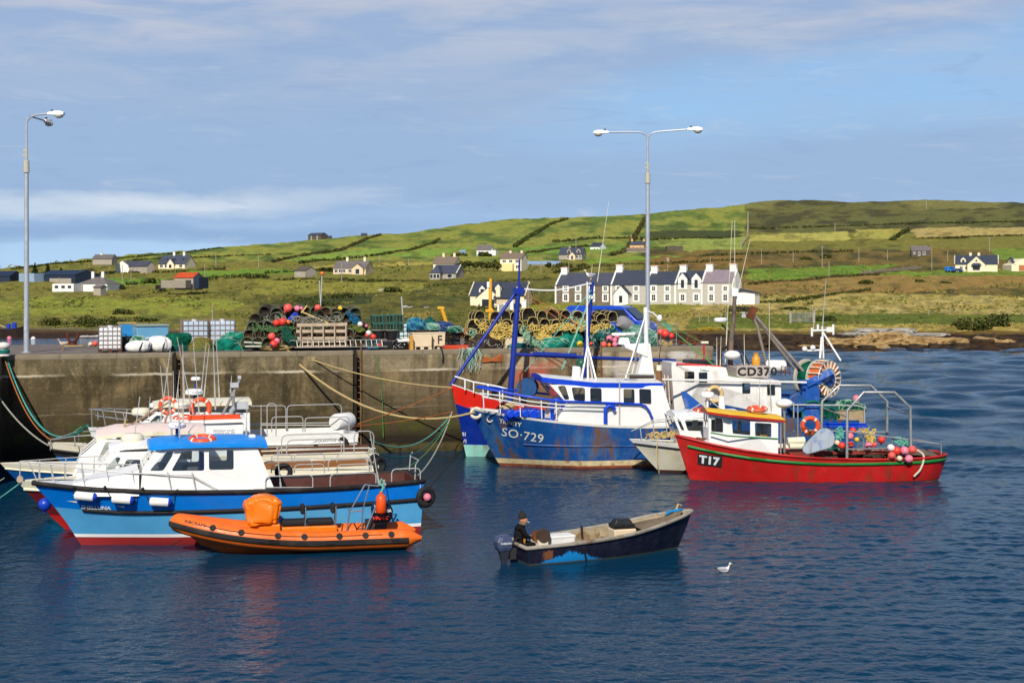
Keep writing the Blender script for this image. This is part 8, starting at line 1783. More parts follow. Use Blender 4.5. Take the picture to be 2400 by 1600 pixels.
tubes(T9,'white_rail', WHITE,[rb([(1130,930),(1180,938),(1240,950),(1310,956),(1420,960)],1.78),rb([(1124,921),(1180,928),(1240,940),(1310,948),(1420,951)],1.78)] + [[p9(a, b, y),p9(a + 2, c, y)] for a, b, c, y in ((1132,910,955,.9),(1171,917,968,1.3),(1218,926,977,1.6),(1268,933,980,1.75),(1303,938,982,1.8))],.028)
tubes(T9,'blue_arch', BBL,[rb([(1295,985),(1294,945),(1300,937),(1312,937),(1319,945),(1318,960)],1.5),rb([(1419,993),(1419,958),(1425,951),(1436,951),(1441,960)],1.86)],.085,8)
mb=MB();rs=random.Random(2)
for px, py, s_ in ((1190,966,.5),(1204,966,.45),(1225,965,.5),(1243,966,.6),(1256,966,.5),(1270,982,.3),(1285,982,.3)): c=p9(px, py + 6,.9);mb.box(c,(s_,.9, s_ * .9),rz=rs.uniform(-.3,.3));mb.cyl(c + Vector((0,.5,.1)),c + Vector((0,.75,.1)),s_ * .35, n=12)
mb.build('winch_gear',[BBL],T9, bevel=.04)
mb=MB();mb.tube([p9(1176,962,.3),p9(1190,955,.2),p9(1200,950,0)],.2,0,8);mb.build('rope_pile',[TANROPE],T9)
q=p9(1136,951,.4);mb=MB();mb.torus(H9.S(p9(1118,944,.5).x,2.35,1,.05),.22,.07,(.3,1,.5),18,6);mb.build('bow_rope',[M('pale_rope',(232,214,190),.9)],T9)
mb=MB();mb.lathe([(.45,-.3),(.45,-.25),(.25,-.24),(.25,.24),(.45,.25),(.45,.3)],p9(1237,908,-.4),(.4,1,0),20);mb.build('net_drum',[M('drum_blue',(30,78,130),.5)],T9, smooth=40);mb=MB();mb.cyl(p9(1237,908,-.4) - Vector((.1,.25,0)),p9(1237,908,-.4) + Vector((.1,.2,0)),.4, n=18);mb.build('net_roll',[BLACKR],T9);tubes(T9,'drum_frame', RUST,[rb([(1220,940),(1219,880),(1228,865),(1238,867),(1243,890)],-.2)],.04)
# tapered white mast, brackets, tripod, gear on the roof
mb=MB();a0, a1, b0, b1=p9(1488,893,0),p9(1532,893,0),p9(1509,806,0),p9(1521,804,0);mb.prism([(a0.x, a0.z),(a1.x, a1.z),(b1.x, b1.z),(b0.x, b0.z)],lambda x, z: Vector((x,.22, z)),lambda x, z: Vector((x,-.22, z)));mb.tube([p9(1515,806,0),p9(1513,720,0)],.1,0,8);mb.build('mast',[WHITE],T9)
mb=MB();c0, c1, c2, c3=p9(1459,806,0),p9(1516,804,0),p9(1514,836,0),p9(1462,814,0);mb.prism([(c.x, c.z) for c in (c0, c1, c2, c3)],lambda x, z: Vector((x,.28, z)),lambda x, z: Vector((x,-.28, z)));mb.build('radar_platform',[WHITE],T9, bevel=.02)
mb=MB();mb.box(p9(1462,799,0),(.55,.35,.3),top=.7);mb.build('radar_motor',[WHITE],T9, bevel=.03);mb=MB();mb.box(p9(1461,783,0),(1.1,.12,.13),rz=.1);mb.build('radar_scanner',[WHITE],T9, bevel=.03)
lettering('letter','RAYMARINE',.09, lambda a, b: p9(1466,785,0) + Vector((-a,.09, b - .02)),MATS['black_marking'],T9)
tubes(T9,'mast_stay', WHITE,[[p9(1514,735,0),p9(1465,890,.9)],[p9(1514,740,0),p9(1478,890,-.6)],[p9(1514,728,0),p9(1530,733,0),p9(1543,744,.1)]],.04);mb=MB();mb.sphere(p9(1546,745,.1),.12,0,10,6,(1,.6,1.3));mb.build('block',[WHITE],T9)
tubes(T9,'tripod', WHITE,[[p9(1378,893,0),p9(1377,790,0)],[p9(1362,893,.8),p9(1377,812,0)],[p9(1398,893,.6),p9(1378,812,0)],[p9(1390,893,-.6),p9(1378,812,0)],[p9(1376,812,0),p9(1376,660,0)]],.045)
mb=MB();mb.cyl(p9(1350,890,.2),p9(1352,858,.2),.2, n=14);mb.build('white_drum',[WHITE],T9);mb=MB();mb.sphere(p9(1362,852,.2),.24,0,12,8);mb.build('green_float',[M('glass_green',(30,90,66),.4,.4,.3,6)],T9, smooth=60)
mb=MB();mb.cyl(p9(1546,905,.3),p9(1545,868,.3),.13, n=12);mb.build('exhaust',[M('rusty_exhaust',(140,96,62),.7,.3,.2)],T9);mb=MB();mb.cyl(p9(1545,868,.3),p9(1545,855,.3),.125, n=12);mb.build('exhaust_cap',[CREAMW],T9);whips(T9, F9,[((1544,856),(1548,810, ),.3)],DARKMETAL,.025)
mb=MB();mb.box(p9(1504,882,.9),(1.1,.1,.2));mb.build('name_board',[M('board_brown',(66,56,50),.6)],T9);tubes(T9,'roof_rail', STEELP,[rb([(1447,893),(1447,876),(1536,878),(1536,895)],1.2),rb([(1452,893),(1452,1000)],1.75)],.03)
lt=p9(1168,1000,1.0)
for txt, px, py, sz, sl, bd in (('TRINITY',1170,990,.25,-.17,.010),('SO·729',1174,1020,.54,-.155,.004)):
 x=p9(px, py,1.0);
 for _ in range(4): x=p9(px, py, H9.half(min(1, H9.U(x.x, x.z)),x.z))
 lettering('letter', txt, sz, hullfn(H9, x.x, x.z, sl,.022),M('worn_letter_white',(226,226,216),.6, dirt=.3, dirtc=(150,140,120),dscale=4),T9, bd,1.0 if sz > .5 else .9,1.06)
mb=MB();mb.torus(H9.S(p9(1148,973,.6).x,2.1,1,.01),.12,.03,(.3,1,0),14,6);mb.build('hawse_ring',[M('pale_rope')],T9)
# ---- blue and red trawler between TRINITY and the wall
F8=Fr(1.9,67.2, math.radians(196));T8=boatthing('trawler','blue trawler with red bulwark and blue masts, against the wall', F8,'trawler','trawlers');p8=F8.px
xb=F8.pz(1091,1068,0).x;xt=p8(1056,898,0).x;zt=p8(1056,898,0).z;xs_=xb - 8.6
H8=Hull(F8,[(-.6, xb - .3),(0, xb),(1.6, xb + .3),(zt, xt)],[(-.6, xs_),(1.8, xs_)],[(0,1.9),(.4,2.0),(.75,2.55),(1, zt)],[(0,1.5),(.3,1.85),(.6,1.8),(.8,1.3),(.93,.6),(1,.05)],[(0,1.4),(.3,1.7),(.6,1.5),(.8,.8),(.93,.28),(1,.02)],.9)
NVY=paint2('royal_blue_hull',(12,44,140),dirt=.15, dirtc=(30,60,120));H8.shell(T8,[zc(-.5),zc(0),zc(.55),zc(1.1),shr(.95)(H8),shr(.06)(H8),H8.sheer],[M('aqua_boot',(150,214,200),.7,.3,.1,2, streak=.8, streakc=(130,70,40)),M('aqua_boot'),NVY, NVY, paint2('bulwark_red',(232,44,28),dirt=.2, dirtc=(150,40,30)),WHITE])
H8.deck(T8,0,.98, zc(1.4),GREYD,.08, M('bulwark_red'));H8.strake(T8, lambda u: H8.sheer(u) * .62,.05, NVY,'rubbing_strake',.3,.97)
tubes(T8,'white_rail', WHITE,[[p8(1066,872 + 10,.2),p8(1110,895,.9),p8(1170,906,1.4),p8(1200,915,1.6)]] + [[p8(a, b, y),p8(a, b + 26, y)] for a, b, y in ((1090,888,.7),(1110,895,.9),(1144,902,1.2),(1178,908,1.5))],.035)
BM=M('mast_blue',(22,50,150),.4,.4,.08,2, streak=.3);mb=MB();mb.tube([p8(1056,903,0),p8(1210,683,0)],.085,0,8);mb.build('forestay_strut',[BM],T8, smooth=50)
mb=MB();mb.tube([p8(1193,965,0),p8(1215,680,0)],.16,0,10, r2=.12);mb.tube([p8(1215,690,0),p8(1218,607,0)],.07,0,8, r2=.04);mb.box(p8(1215,682,0),(.5,.3,.3));mb.build('mast',[BM],T8, smooth=50)
mb=MB();mb.tube([p8(1204,830,0),p8(1385,838,0),p8(1583,845,-.6)],.085,0,8);mb.tube([p8(1250,830,0),p8(1350,834,0)],.12,0,8);mb.build('boom',[BM],T8, smooth=50)
mb=MB();mb.tube([p8(1366,905,-.3),p8(1388,661,-.3)],.13,0,10, r2=.10);mb.cyl(p8(1384.5,700,-.3),p8(1385.3,692,-.3),.16, n=10, mi=1);mb.build('derrick_post',[BM, WHITE],T8, smooth=50)
for lab_, L, mt, r_, sg in (('white_chain',[(1222,677),(1300,680),(1386,664)],WHITE,.035,.25),('orange_stay',[(1220,680),(1370,770)],ORROPE,.022,0),('orange_stay',[(1222,690),(1305,745)],ORROPE,.02,0),('teal_stay',[(1386,680),(1230,870)],TEALROPE,.02,0),('teal_stay',[(1386,690),(1316,865)],TEALROPE,.02,0),('teal_stay',[(1384,700),(1318,865)],PALESTR,.018,0)):
 P_=[p8(a, b,-.1) for a, b in L];mb=MB();mb.tube(P_ if len(P_) == 2 else spline(P_,8),r_,0,5);mb.build(lab_,[mt],T8)
for i, s_ in enumerate(('VII','VI')):
 p=p8(1080 + i * 5,1023 + i * 16,.3);lettering('letter', s_,.26, hullfn(H8, p.x, p.z,0,.03),LETW, T8)
whips(T8, F8,[((1400,660),(1427,472),-.3),((1385,655),(1388,620),-.3)],CREAMW,.014)
pgl=F8.w(p8(1383,661,-.3));gull('white gull perched on the top of the second blue mast', pgl + Vector((0,0,-.02)),PI,1.35, False, GULLW, GULLG)
# ---- white decked trawler D370 with net drum
F10=Fr(12.4,68.0, math.radians(187));T10=boatthing('trawler','white and blue trawler CD370 with big net drum at its stern', F10,'trawler','trawlers');p10=F10.px
xt=p10(1572,950,0).x;xs_=p10(2010,950,1.5).x
H10=Hull(F10,[(-.6, xt - .7),(0, xt - .5),(2.6, xt)],[(-.6, xs_ + .2),(1.8, xs_)],[(0,1.6),(.4,1.8),(.7,2.3),(1,2.8)],[(0,1.8),(.3,2.0),(.7,1.9),(.9,1.2),(1,.3)],[(0,1.6),(.3,1.8),(.7,1.5),(.9,.6),(1,.1)],.9);H10.shell(T10,[zc(-.5),zc(0),zc(.3),zc(1.2),H10.sheer],[SR, SR, TB, TB]);H10.deck(T10,0,.98, zc(1.4),GREYD,.08, TB)
xz10=lambda px, py, y=1.75: F10.xz(px, py, y);yk=lambda x, z: (1.9 - .05 * max(0, z - 2)) * min(1,.55 + .5 * max(0,(xt - x)))
cabin(T10,'whaleback',[(xz10(1828,960)[0],1.6),(xz10(1592,950)[0],1.6),xz10(1584,870),xz10(1584,853),xz10(1700,862),xz10(1706,884),xz10(1828,893)],yk,[[xz10(1610,896),xz10(1629,896),xz10(1629,871),xz10(1610,871)],[xz10(1637,897),xz10(1657,897),xz10(1657,872),xz10(1637,872)],[xz10(1738,922),xz10(1757,922),xz10(1757,897),xz10(1738,897)],[xz10(1796,926),xz10(1815,926),xz10(1815,900),xz10(1796,900)]],{1: [(.2,.45,.3,.9),(.55,.8,.3,.9)],2: [],3: [],4: [],5: [],6: []}, mat=WHITE_DIRTY, r=.04)
mb=MB();mb.box((xt - 1.2,0,2.9),(1.6,1.6,.9));mb.build('wheelhouse_console',[DARKMETAL],T10)
x0, x1=xz10(1728,870)[0],xz10(1803,870)[0];zt_, zb_=p10(1765,856,1.6).z, p10(1765,885,1.6).z;mb=MB();mb.box(((x0 + x1) / 2,1.62,(zt_ + zb_) / 2),(x0 - x1,.1, zt_ - zb_));bd=mb.build('number_board',[M('weathered_grey_board',(188,176,166),.8,.2,.1,3, streak=.5)],T10, bevel=.01)
mb=MB();mb.box(((x0 + x1) / 2,0,(zt_ + zb_) / 2 - .05),(x0 - x1,3.1, zt_ - zb_ - .1));mb.build('upper_casing',[M('weathered_grey_board')],T10)
lettering('letter','CD370',.52, lambda a, b: Vector((x0 - .02 - a * 1.02,1.69, zb_ + .12 + b)),M('black_marking'),bd,.018,1.15,1.08)
mb=MB();mb.box((p10(1640,855,.6).x,.3, p10(1640,851,.6).z),(1.2,1.3,.28));mb.build('roof_rack',[TUB],T10);tubes(T10,'red_post', M('post_red',(206,44,40),.5),[[p10(1650,862,.8),p10(1650,806,.8)],[p10(1585,852,1.2),p10(1690,859,1.6)]],.05);mb=MB();mb.box(p10(1651,802,.8),(.34,.2,.1));mb.build('deck_lamp',[CREAMW],T10)
mb=MB();mb.tube(spline([p10(1686,860,.5),p10(1686,825,.5),p10(1690,815,.5),p10(1701,811,.5)],5),.14,0,10);mb.build('exhaust',[M('sooty_brown',(58,42,38),.8)],T10, smooth=50)
mb=MB();mb.tube([p10(1710,880,0),p10(1716,760,0)],.13,0,8);mb.tube([p10(1719,760,0),p10(1722,690,0)],.10,0,8, );mb.build('mast',[M('rust_streaked_mast',(120,104,92),.7,.3,.2,3, streak=1.0, dirt=.6, dirtc=(40,38,38))],T10, smooth=50);tubes(T10,'mast_leg', DARKMETAL,[[p10(1720,780,0),p10(1745,858,.4)],[p10(1722,785,0),p10(1756,855,-.4)],[p10(1692,760,.2),p10(1714,785,0)],[p10(1722,720,0),p10(1748,722,0),p10(1748,735,0)]],.045)
radome(T10, p10(1689,755,.2),.33,.22,0, txt='FURUNO', yaw=.2);mb=MB();mb.box(p10(1721,685,0),(.34,.3,.4),top=.85);mb.build('mast_head_box',[WHITE],T10, bevel=.03);mb=MB();mb.sphere(p10(1716,832,.3),.32,0,12,8,(1.3,1,.7));mb.build('satellite_dome',[WHITE],T10, smooth=60);mb=MB();mb.box(p10(1743,740,0),(.2,.06,.16));mb.box(p10(1745,733,0),(.3,.05,.06));mb.build('floodlight',[M('lamp_grey')],T10)
GAL=M('stained_gallows',(150,138,126),.6,.3,.2,3, metal=.2, streak=.6);tubes(T10,'gallows', GAL,[[p10(1800,870,.3),p10(1775,765,.3),p10(1762,732,.3)],[p10(1768,738,.3),p10(1896,885,.8)],[p10(1774,748,.0),p10(1878,885,-.4)]],.075,8);mb=MB();mb.box(p10(1762,733,.3),(.3,.3,.55),rot=Matrix.Rotation(-.5,3,'Y'));mb.build('gallows_block',[RUST],T10)
whips(T10, F10,[((1680,860),(1680,790),1.3),((1688,860),(1690,788),.9),((1745,855),(1744,783),.6),((1722,690),(1722,516),.1),((1726,700),(1758,560),0),((1803,870),(1803,708),1.2),((1700,850),(1716,518),.3)],CREAMW,.016)
tubes(T10,'rigging', GREENROPE,[[p10(1546,748,.2),p10(1700,880,1.6)],[p10(1560,760,.2),p10(1690,868,1.2)],[p10(1550,750,0),p10(1650,805,.8)],[p10(1640,865,1.8),p10(1800,898,1.8),p10(1900,890,1.2)]],.02);tubes(T10,'white_boom', WHITE_DIRTY,[[p10(1550,889,2.1),p10(1890,896,2.1)]],.055)
mb=MB();mb.lathe([(.19,0),(.2,.05),(.2,.38),(.12,.46),(.12,.55),(.14,.56),(.14,.6)],p10(1772,857,.8),n=14);o=mb.build('gas_bottle',[M('gas_orange',(224,156,40),.5)],None, smooth=50);o.location=F10.loc;o.rotation_euler=(0,0, F10.yaw);tag(o,'orange gas bottle on the trawler roof above the lettered board','gas bottle')
mb=MB();mb.lathe([(.1,-.5),(.26,-.5),(.3,-.42),(.3,.42),(.26,.5),(.1,.5)],p10(1816,858,.2),(1,0,0),16);mb.build('life_raft',[BAGW],T10, smooth=40);tubes(T10,'basket', RUST,[rb2 for rb2 in [[p10(1830,880,.5),p10(1832,858,.5),p10(1850,860,.5),p10(1852,880,.5)],[p10(1830,870,.5),p10(1852,872,.5)],[p10(1840,859,.5),p10(1841,880,.5)]]],.025)
# net drum
dc=p10(1943,888,1.2);axd=Vector((.55,-.83,0)).normalized();mb=MB();R_=1.0
NETW=M('drum_cork',(226,214,190),.8,.2,.12,6);mb.lathe([(.3,0),(.56,0),(.56,.05)],dc, axd,28);mb.lathe([(.5,.62),(.88,.64),(.88,.7),(.4,.72)],dc, axd,28);mb.lathe([(.5,1.3),(.9,1.32),(.9,1.4),(.3,1.42)],dc, axd,28);mb.build('net_drum',[M('drum_flange',(206,196,176),.7,.3,.1,3, streak=.5)],T10, smooth=30)
ORN=M('orange_floats',(222,110,50),.7,.2,.25,14);mb=MB();mb.lathe([(.3,.03),(.80,.04),(.80,.35),(.76,.6)],dc, axd,24,0);mb.build('net_roll',[ORN],T10, smooth=50);mb=MB();mb.lathe([(.7,.7),(.8,.85),(.82,1.1),(.75,1.3)],dc, axd,24,0);mb.build('net_roll',[NT_GREEN],T10, smooth=50)
aa=axd.orthogonal().normalized();bb=axd.cross(aa)
for k in range(18):
 an=2 * PI * k / 18;dv=aa * math.cos(an) + bb * math.sin(an);mb=MB();mb.tube([dc + dv * .5 - axd * .03, dc + dv * .86 - axd * .03],.05,0,4);mb.tube([dc + dv * .86, dc + dv * .86 + axd * .68],.035,0,4);mb.build('drum_bar',[NETW],T10)
mb=MB();mb.cyl(dc - axd * .12, dc + axd * .02,.32, n=18);mb.build('drum_hub',[paint2('gantry_blue',(20,84,170),rough=.5, dirt=.4, dirtc=(170,180,190),dscale=2)],T10);GB2=M('gantry_blue');mb=MB();mb.tube([p10(1890,905,1.5),p10(1950,875,1.55)],.26,0,4);mb.build('drum_arm',[GB2],T10)
mb=MB();c=p10(1897,950,1.4);mb.box(c,(.85,.5,2.1));mb.box(c + Vector((0,0,1.1)),(1.0,.65,.2));mb.build('gantry_leg',[GB2],T10, bevel=.03);mb=MB();c=p10(1897,950,-1.4);mb.box(c,(.8,.5,2.4));mb.build('gantry_leg',[GB2],T10)
mb=MB();c=p10(1850,950,0.6);mb.box(c,(1.3,1.4,1.3));mb.cyl(c + Vector((0,.8,.2)),c + Vector((0,1.2,.2)),.45, n=16);mb.build('winch',[TB],T10, bevel=.05)
mb=MB();c=p10(1965,985,.9);mb.box(c,(2.2,1.2,1.0));mb.build('fish_hatch',[M('hatch_tan',(170,150,116),.8,.2,.15,3, streak=.6)],T10, bevel=.04);tubes(T10,'hydraulic_hose', M('green_hose',(20,120,80),.5),[spline([p10(1880,985,1.7),p10(1884,948,1.7),p10(1910,940,1.7),p10(1930,950,1.7)],5)],.05);tubes(T10,'stern_rail', STEELP,[[p10(1830,948,1.9),p10(2010,950,1.8),p10(2026,955,1.6),p10(2026,1010,1.6)],[p10(1860,942,1.9),p10(1860,1010,1.9)]],.035)
tubes(T10,'aft_mast', WHITE,[[p10(1930,840,-1.2),p10(1927,765,-1.2)],[p10(1922,840,-.8),p10(1926,790,-1.2)],[p10(1928,778,-1.2),p10(1970,845,-1.0)],[p10(1903,775,-1.2),p10(1955,773,-1.2)],[p10(1885,822,-1.2),p10(1930,820,-1.2)],[p10(1903,768,-1.2),p10(1903,788,-1.2)],[p10(1953,760,-1.2),p10(1953,784,-1.2)],[p10(1917,760,-1.2),p10(1917,776,-1.2)]],.055);mb=MB();mb.sphere(p10(1886,818,-1.2),.14,0,8,6);mb.sphere(p10(1905,815,-1.2),.14,0,8,6);mb.box(p10(1943,772,-1.2),(.3,.2,.24));mb.build('aft_lamp',[WHITE],T10, smooth=50);whips(T10, F10,[((1928,765),(1936,655),-1.2),((1907,778),(1905,715),-1.2)])
buoy_at('pink buoy behind the net drum of the white trawler',2007,934,9,'pink', y=-.5, fr=F10, group='boat buoys');tangle('rope_tangle','green net over the stern hatch of the white trawler', F10,[(1930,975,1.5),(1945,968,1.5),(1955,985,1.5)],NT_GREEN,.03,.25,40,95, lines=3);lifebuoy('pale worn lifebuoy on the white trawler deckhouse', F10.w(p10(1675,924,2.0)),.42,(0,1,0),F10, mat=M('worn_tan_lifebuoy',(226,190,130),.6))
# ---- cream boat and red T17
FC=Fr(9.5,60.75, math.radians(187));CB=boatthing('motor_boat','cream motor boat squeezed between the blue and red boats', FC);pc=FC.px
xb=FC.pz(1550,1108,0).x;xt=pc(1475,1028,0).x;zt=pc(1475,1028,0).z
HC=Hull(FC,[(-.5, xb - .8),(0, xb),(.9, xb + .85),(zt, xt)],[(-.5, xb - 6.6),(1, xb - 6.7)],[(0,1.0),(.5,1.1),(1, zt)],[(0,1.05),(.4,1.2),(.7,1.05),(.9,.5),(1,.03)],[(0,1.0),(.4,1.0),(.7,.7),(.9,.25),(1,.01)],.8);HC.shell(CB,[zc(-.4),zc(0),zc(.13),zc(.5),shr(.2)(HC),HC.sheer],[M('brown_boot',(84,50,40),.7),M('brown_boot'),CREAMW, CREAMW, WHITE]);HC.strake(CB, shr(.2)(HC),.04, BLACKR, off=.01);HC.deck(CB,.0,.4, zc(.5),GREYD,.05, CREAMW);HC.deck(CB,.4,.99, shr(.02)(HC),CREAMW,.03, name='foredeck')
xzc=lambda px, py, y=.95: FC.xz(px, py, y)
cabin(CB,'wheelhouse',[(xzc(1720,1030)[0],.95),(xzc(1600,1025)[0],.95),xzc(1594,1012),xzc(1580,976),xzc(1715,976)],yc(1.0,1.2),[[xzc(1612,1009),xzc(1648,1010),xzc(1649,984),xzc(1605,984)],[xzc(1662,1008),xzc(1690,1008),xzc(1690,983),xzc(1662,983)],[xzc(1597,1008),xzc(1605,1009),xzc(1594,982),xzc(1587,982)]],{1: [],2: [(.06,.48,.1,.9),(.52,.94,.1,.9)],4: []}, r=.08);roof(CB,[(xzc(1718,972)[0],pc(1718,974,.9).z,.95),(0, pc(1650,972,.9).z,1.0),(xzc(1584,972)[0],pc(1584,974,.9).z,.85)],.16,.1, WHITE)
radome(CB, pc(1658,932,.1),.3,.26,.4, WHITE);mb=MB();mb.cyl(pc(1692,965,0),pc(1691,928,0),.14, n=12);mb.build('funnel',[WHITE],CB);lifebuoy('orange lifebuoy on the cream boat roof', FC.w(pc(1647,962,.3)),.4,(0,.15,1),FC)
tubes(CB,'bow_rail', STEELP,[[pc(1480,1010,0),pc(1530,985,.6),pc(1590,978,.9)],[pc(1480,1010,0),pc(1530,990,-.6),pc(1590,985,-.9)]] + [[pc(a, b, y),pc(a + 4, c, y)] for a, b, c, y in ((1500,1000,1028,.3),(1530,986,1024,.6),(1560,981,1022,.8))] + [[pc(1610,965,.5),pc(1660,935,0)],[pc(1700,966,.5),pc(1660,935,0)]],.022)
mb=MB();mb.tube(spline([pc(1541,1020,.5),pc(1540,1060,1.0),pc(1545,1110,.9)],5),.02);mb.build('bow_line',[TANROPE],CB);tangle('rope_tangle','tan rope and gear heaped on the cream boat foredeck', FC,[(1520,1022,.2),(1560,1018,.3),(1590,1016,.3)],TANROPE,.025,.15,40,96, lines=3)
mb=MB();q=pc(1622,940,-.3);mb.prism([(q.x + .5, q.z + .4),(q.x + .35, q.z + .45),(q.x - .7, q.z - .4),(q.x + .3, q.z - .3)],lambda a, b: Vector((a,-.3, b)),lambda a, b: Vector((a,-.1, b)));mb.build('gear_plate',[GB2],CB)
F17=Fr(12.35,58.25, math.radians(185.6));T17=boatthing('fishing_boat','red fishing boat T17 with green stripe and yellow roof', F17);p7=F17.px
xb=F17.pz(1622,1129,0).x;xt=p7(1583,1020,0).x;zt=p7(1583,1020,0).z;xs_=p7(2216,1100,.5).x
HT=Hull(F17,[(-.5, xb - .3),(0, xb),(.9, xb + .33),(zt, xt)],[(-.5, xs_ + .5),(0, xs_ + .2),(1, xs_ - .05)],[(0,1.02),(.2,.95),(.45,1.0),(.7,1.22),(.87,1.52),(1, zt)],[(0,.55),(.04,.95),(.12,1.25),(.35,1.45),(.6,1.4),(.8,1.0),(.92,.5),(1,.04)],[(0,.3),(.04,.75),(.12,1.05),(.35,1.3),(.6,1.15),(.8,.62),(.92,.22),(1,.01)],.9)
TR_=paint2('workboat_red',(196,28,26),rough=.42, var=.12, dirt=.6, dirtc=(156,52,46),streak=1.1, streakc=(120,58,34),dscale=1.5);HT.shell(T17,[zc(-.4),zc(0),zc(.06),zc(.5),HT.sheer],[M('pale_waterline',(176,120,90),.8),M('weedy_red',(150,40,34),.8,.2,.3,4),TR_, TR_]);GRN=M('stripe_green',(0,124,48),.45,.4,.1,2, dirt=.4, dirtc=(90,110,60));HT.strake(T17, lambda u: HT.sheer(u) - .17 - .24 * max(0, u - .25),.06, GRN,'rubbing_strake',0.0,.97, tr=True, off=.01);HT.strake(T17, HT.sheer,.05, TR_,'gunwale', tr=True);HT.deck(T17,0,.97, zc(.45),M('dirty_deck',(104,78,62),.9,.2,.3,3),.08, M('rusty_red_inside',(140,60,48),.8,.2,.25,3, dirt=.5))
xz7=lambda px, py, y=1.05: F17.xz(px, py, y);a_, b_=xz7(1822,1066),xz7(1706,1040);f0=xz7(1680,1020,0)[0]
yq=lambda x, z: min(min(1.08, max(.5,1.08 - .62 * max(0, x - b_[0]))),HT.half(min(1, HT.U(x,1.2)),1.2) - .07)
fx=b_[0] + .62
cabin(T17,'wheelhouse',[(a_[0],1.0),(b_[0],1.15),(fx,1.25),(fx, p7(1690,970,.7).z),(b_[0],p7(1710,978,1.05).z),(a_[0],p7(1820,989,1.05).z)],yq,[[xz7(1721,1017),xz7(1759,1020),xz7(1759,988),xz7(1719,986)],[xz7(1770,1021),xz7(1807,1024),xz7(1807,992),xz7(1769,990)],[(fx - .08, p7(1685,1012,.7).z),(b_[0] + .1, p7(1700,1014,.8).z),(b_[0] + .1, p7(1700,982,.8).z),(fx - .08, p7(1688,978,.7).z)]],{2: [(.1,.47,.62,.94),(.53,.9,.62,.94)],5: [(.3,.7,.2,.95)]}, r=.04)
ra, rf=p7(1836,984,1.1),p7(1706,971,1.1);YR=M('roof_yellow',(246,196,36),.5,.3,.06,3, dirt=.3, dirtc=(250,230,170),dscale=3);roof(T17,[(a_[0] - .3, ra.z,1.16),(b_[0],rf.z,1.16),(fx + .12, rf.z + .08,.62)],.12,.10, YR, fascia=M('fascia_red',(176,40,32),.5))
tubes(T17,'trim_line', GRN,[[(a_[0],1.11, p7(1815,1028,1.1).z),(b_[0],1.11, p7(1711,1021,1.1).z),(fx,.74, p7(1690,1013,.7).z)]],.03);mb=MB();mb.box((b_[0] - .4,0,1.35),(.5,1.3,.6));mb.build('console',[M('helm_grey')],T17);mb=MB();mb.box((a_[0] + .4,.3,1.5),(.3,.3,.9));mb.build('oilskin',[OIL],T17)
lifebuoy('orange lifebuoy lying on the yellow roof', F17.w(p7(1775,958,.3)),.42,(0,.1,1),F17);lifebuoy('upright orange lifebuoy on the red boat rail', F17.w(p7(1899,997,-.9)),.4,(.1,1,0),F17)
mb=MB();mb.sphere((0,0,0),.36,0,14,8,(1,1,.55));o=mb.build('radar_dome',[WHITE],T17, smooth=60);o.location=p7(1838,945,0);tubes(T17,'radar_post', STEEL,[[p7(1838,950,0),p7(1838,1060,0)]],.06);whips(T17, F17,[((1808,965),(1802,840),.2),((1780,960),(1781,890),.2)])
u0=p7(1634,1087,.8)
for _ in range(4): u0=p7(1634,1087, HT.half(HT.U(u0.x, u0.z),u0.z))
fn=hullfn(HT, u0.x, u0.z,-.115,.016);mb=MB();g=[(s_ * .092, t_ * .115) for t_ in range(5) for s_ in range(11)];mb.add([fn(a, b) for a, b in g],[(r_ * 11 + c, r_ * 11 + c + 1, r_ * 11 + c + 12, r_ * 11 + c + 11) for r_ in range(4) for c in range(10)]);mb.build('number_panel',[M('black_marking')],T17, fixn=False);fn2=hullfn(HT, u0.x - .06, u0.z + .07,-.115,.05);lettering('letter','T17',.44, fn2, LETW, T17,.02,1.02,1.05)
hb=[[p7(a, b,1.25) for a, b in ((1985,1075),(1986,961),(2024,919),(2096,919),(2133,954),(2135,1050))],[p7(a, b,-1.1) for a, b in ((1925,1040),(1927,940),(1967,903),(2040,903),(2079,940),(2079,1025))]]
tubes(T17,'gantry_arch', STEEL, hb,.06,8);tubes(T17,'gantry_brace', STEEL,[[p7(1986,977,1.25),p7(1927,955,-1.1)],[p7(2134,972,1.25),p7(2079,953,-1.1)],[p7(1830,1068,1.1),p7(1830,985,1.1)],[p7(1870,1030,-1.2),p7(1870,950,-1.2)],[p7(1986,1010,1.3),p7(2200,1040,.9)],[p7(1986,1052,1.3),p7(2078,1050,1.3)],[p7(2140,1027,-.9),p7(2206,1042,.4),p7(2206,1064,.4)],[p7(2024,1000,-1.2),p7(2024,1060,-1.2)],[p7(1880,1008,-1.2),p7(2080,1012,-1.2)]],.03)
hc=p7(1912,1035,1.2);mb=MB();a1, a2=p7(1932,1028,1.2),p7(1892,1052,1.2);dv=(a2 - a1);dn=Vector((-dv.z,0, dv.x)).normalized();pl=[]
for k in range(9): an=PI * k / 8;pl.append(a1 - dv.normalized() * math.sin(an) * .42 + dn * math.cos(an) * .42)
for k in range(5): an=PI + PI * k / 4;pl.append(a2 - dv.normalized() * math.sin(an) * .2 + dn * math.cos(an) * .2)
mb.prism([(v.x, v.z) for v in pl],lambda a, b: Vector((a,1.25, b)),lambda a, b: Vector((a,1.12, b)));mb.build('hauler_guard',[M('chipped_blue_white',(176,186,196),.6,.3,.1,3, dirt=1.0, dirtc=(90,130,190),dscale=2.5, streak=.7)],T17, bevel=.02);tubes(T17,'guard_rim', STEEL,[pl + [pl[0]]],.03)
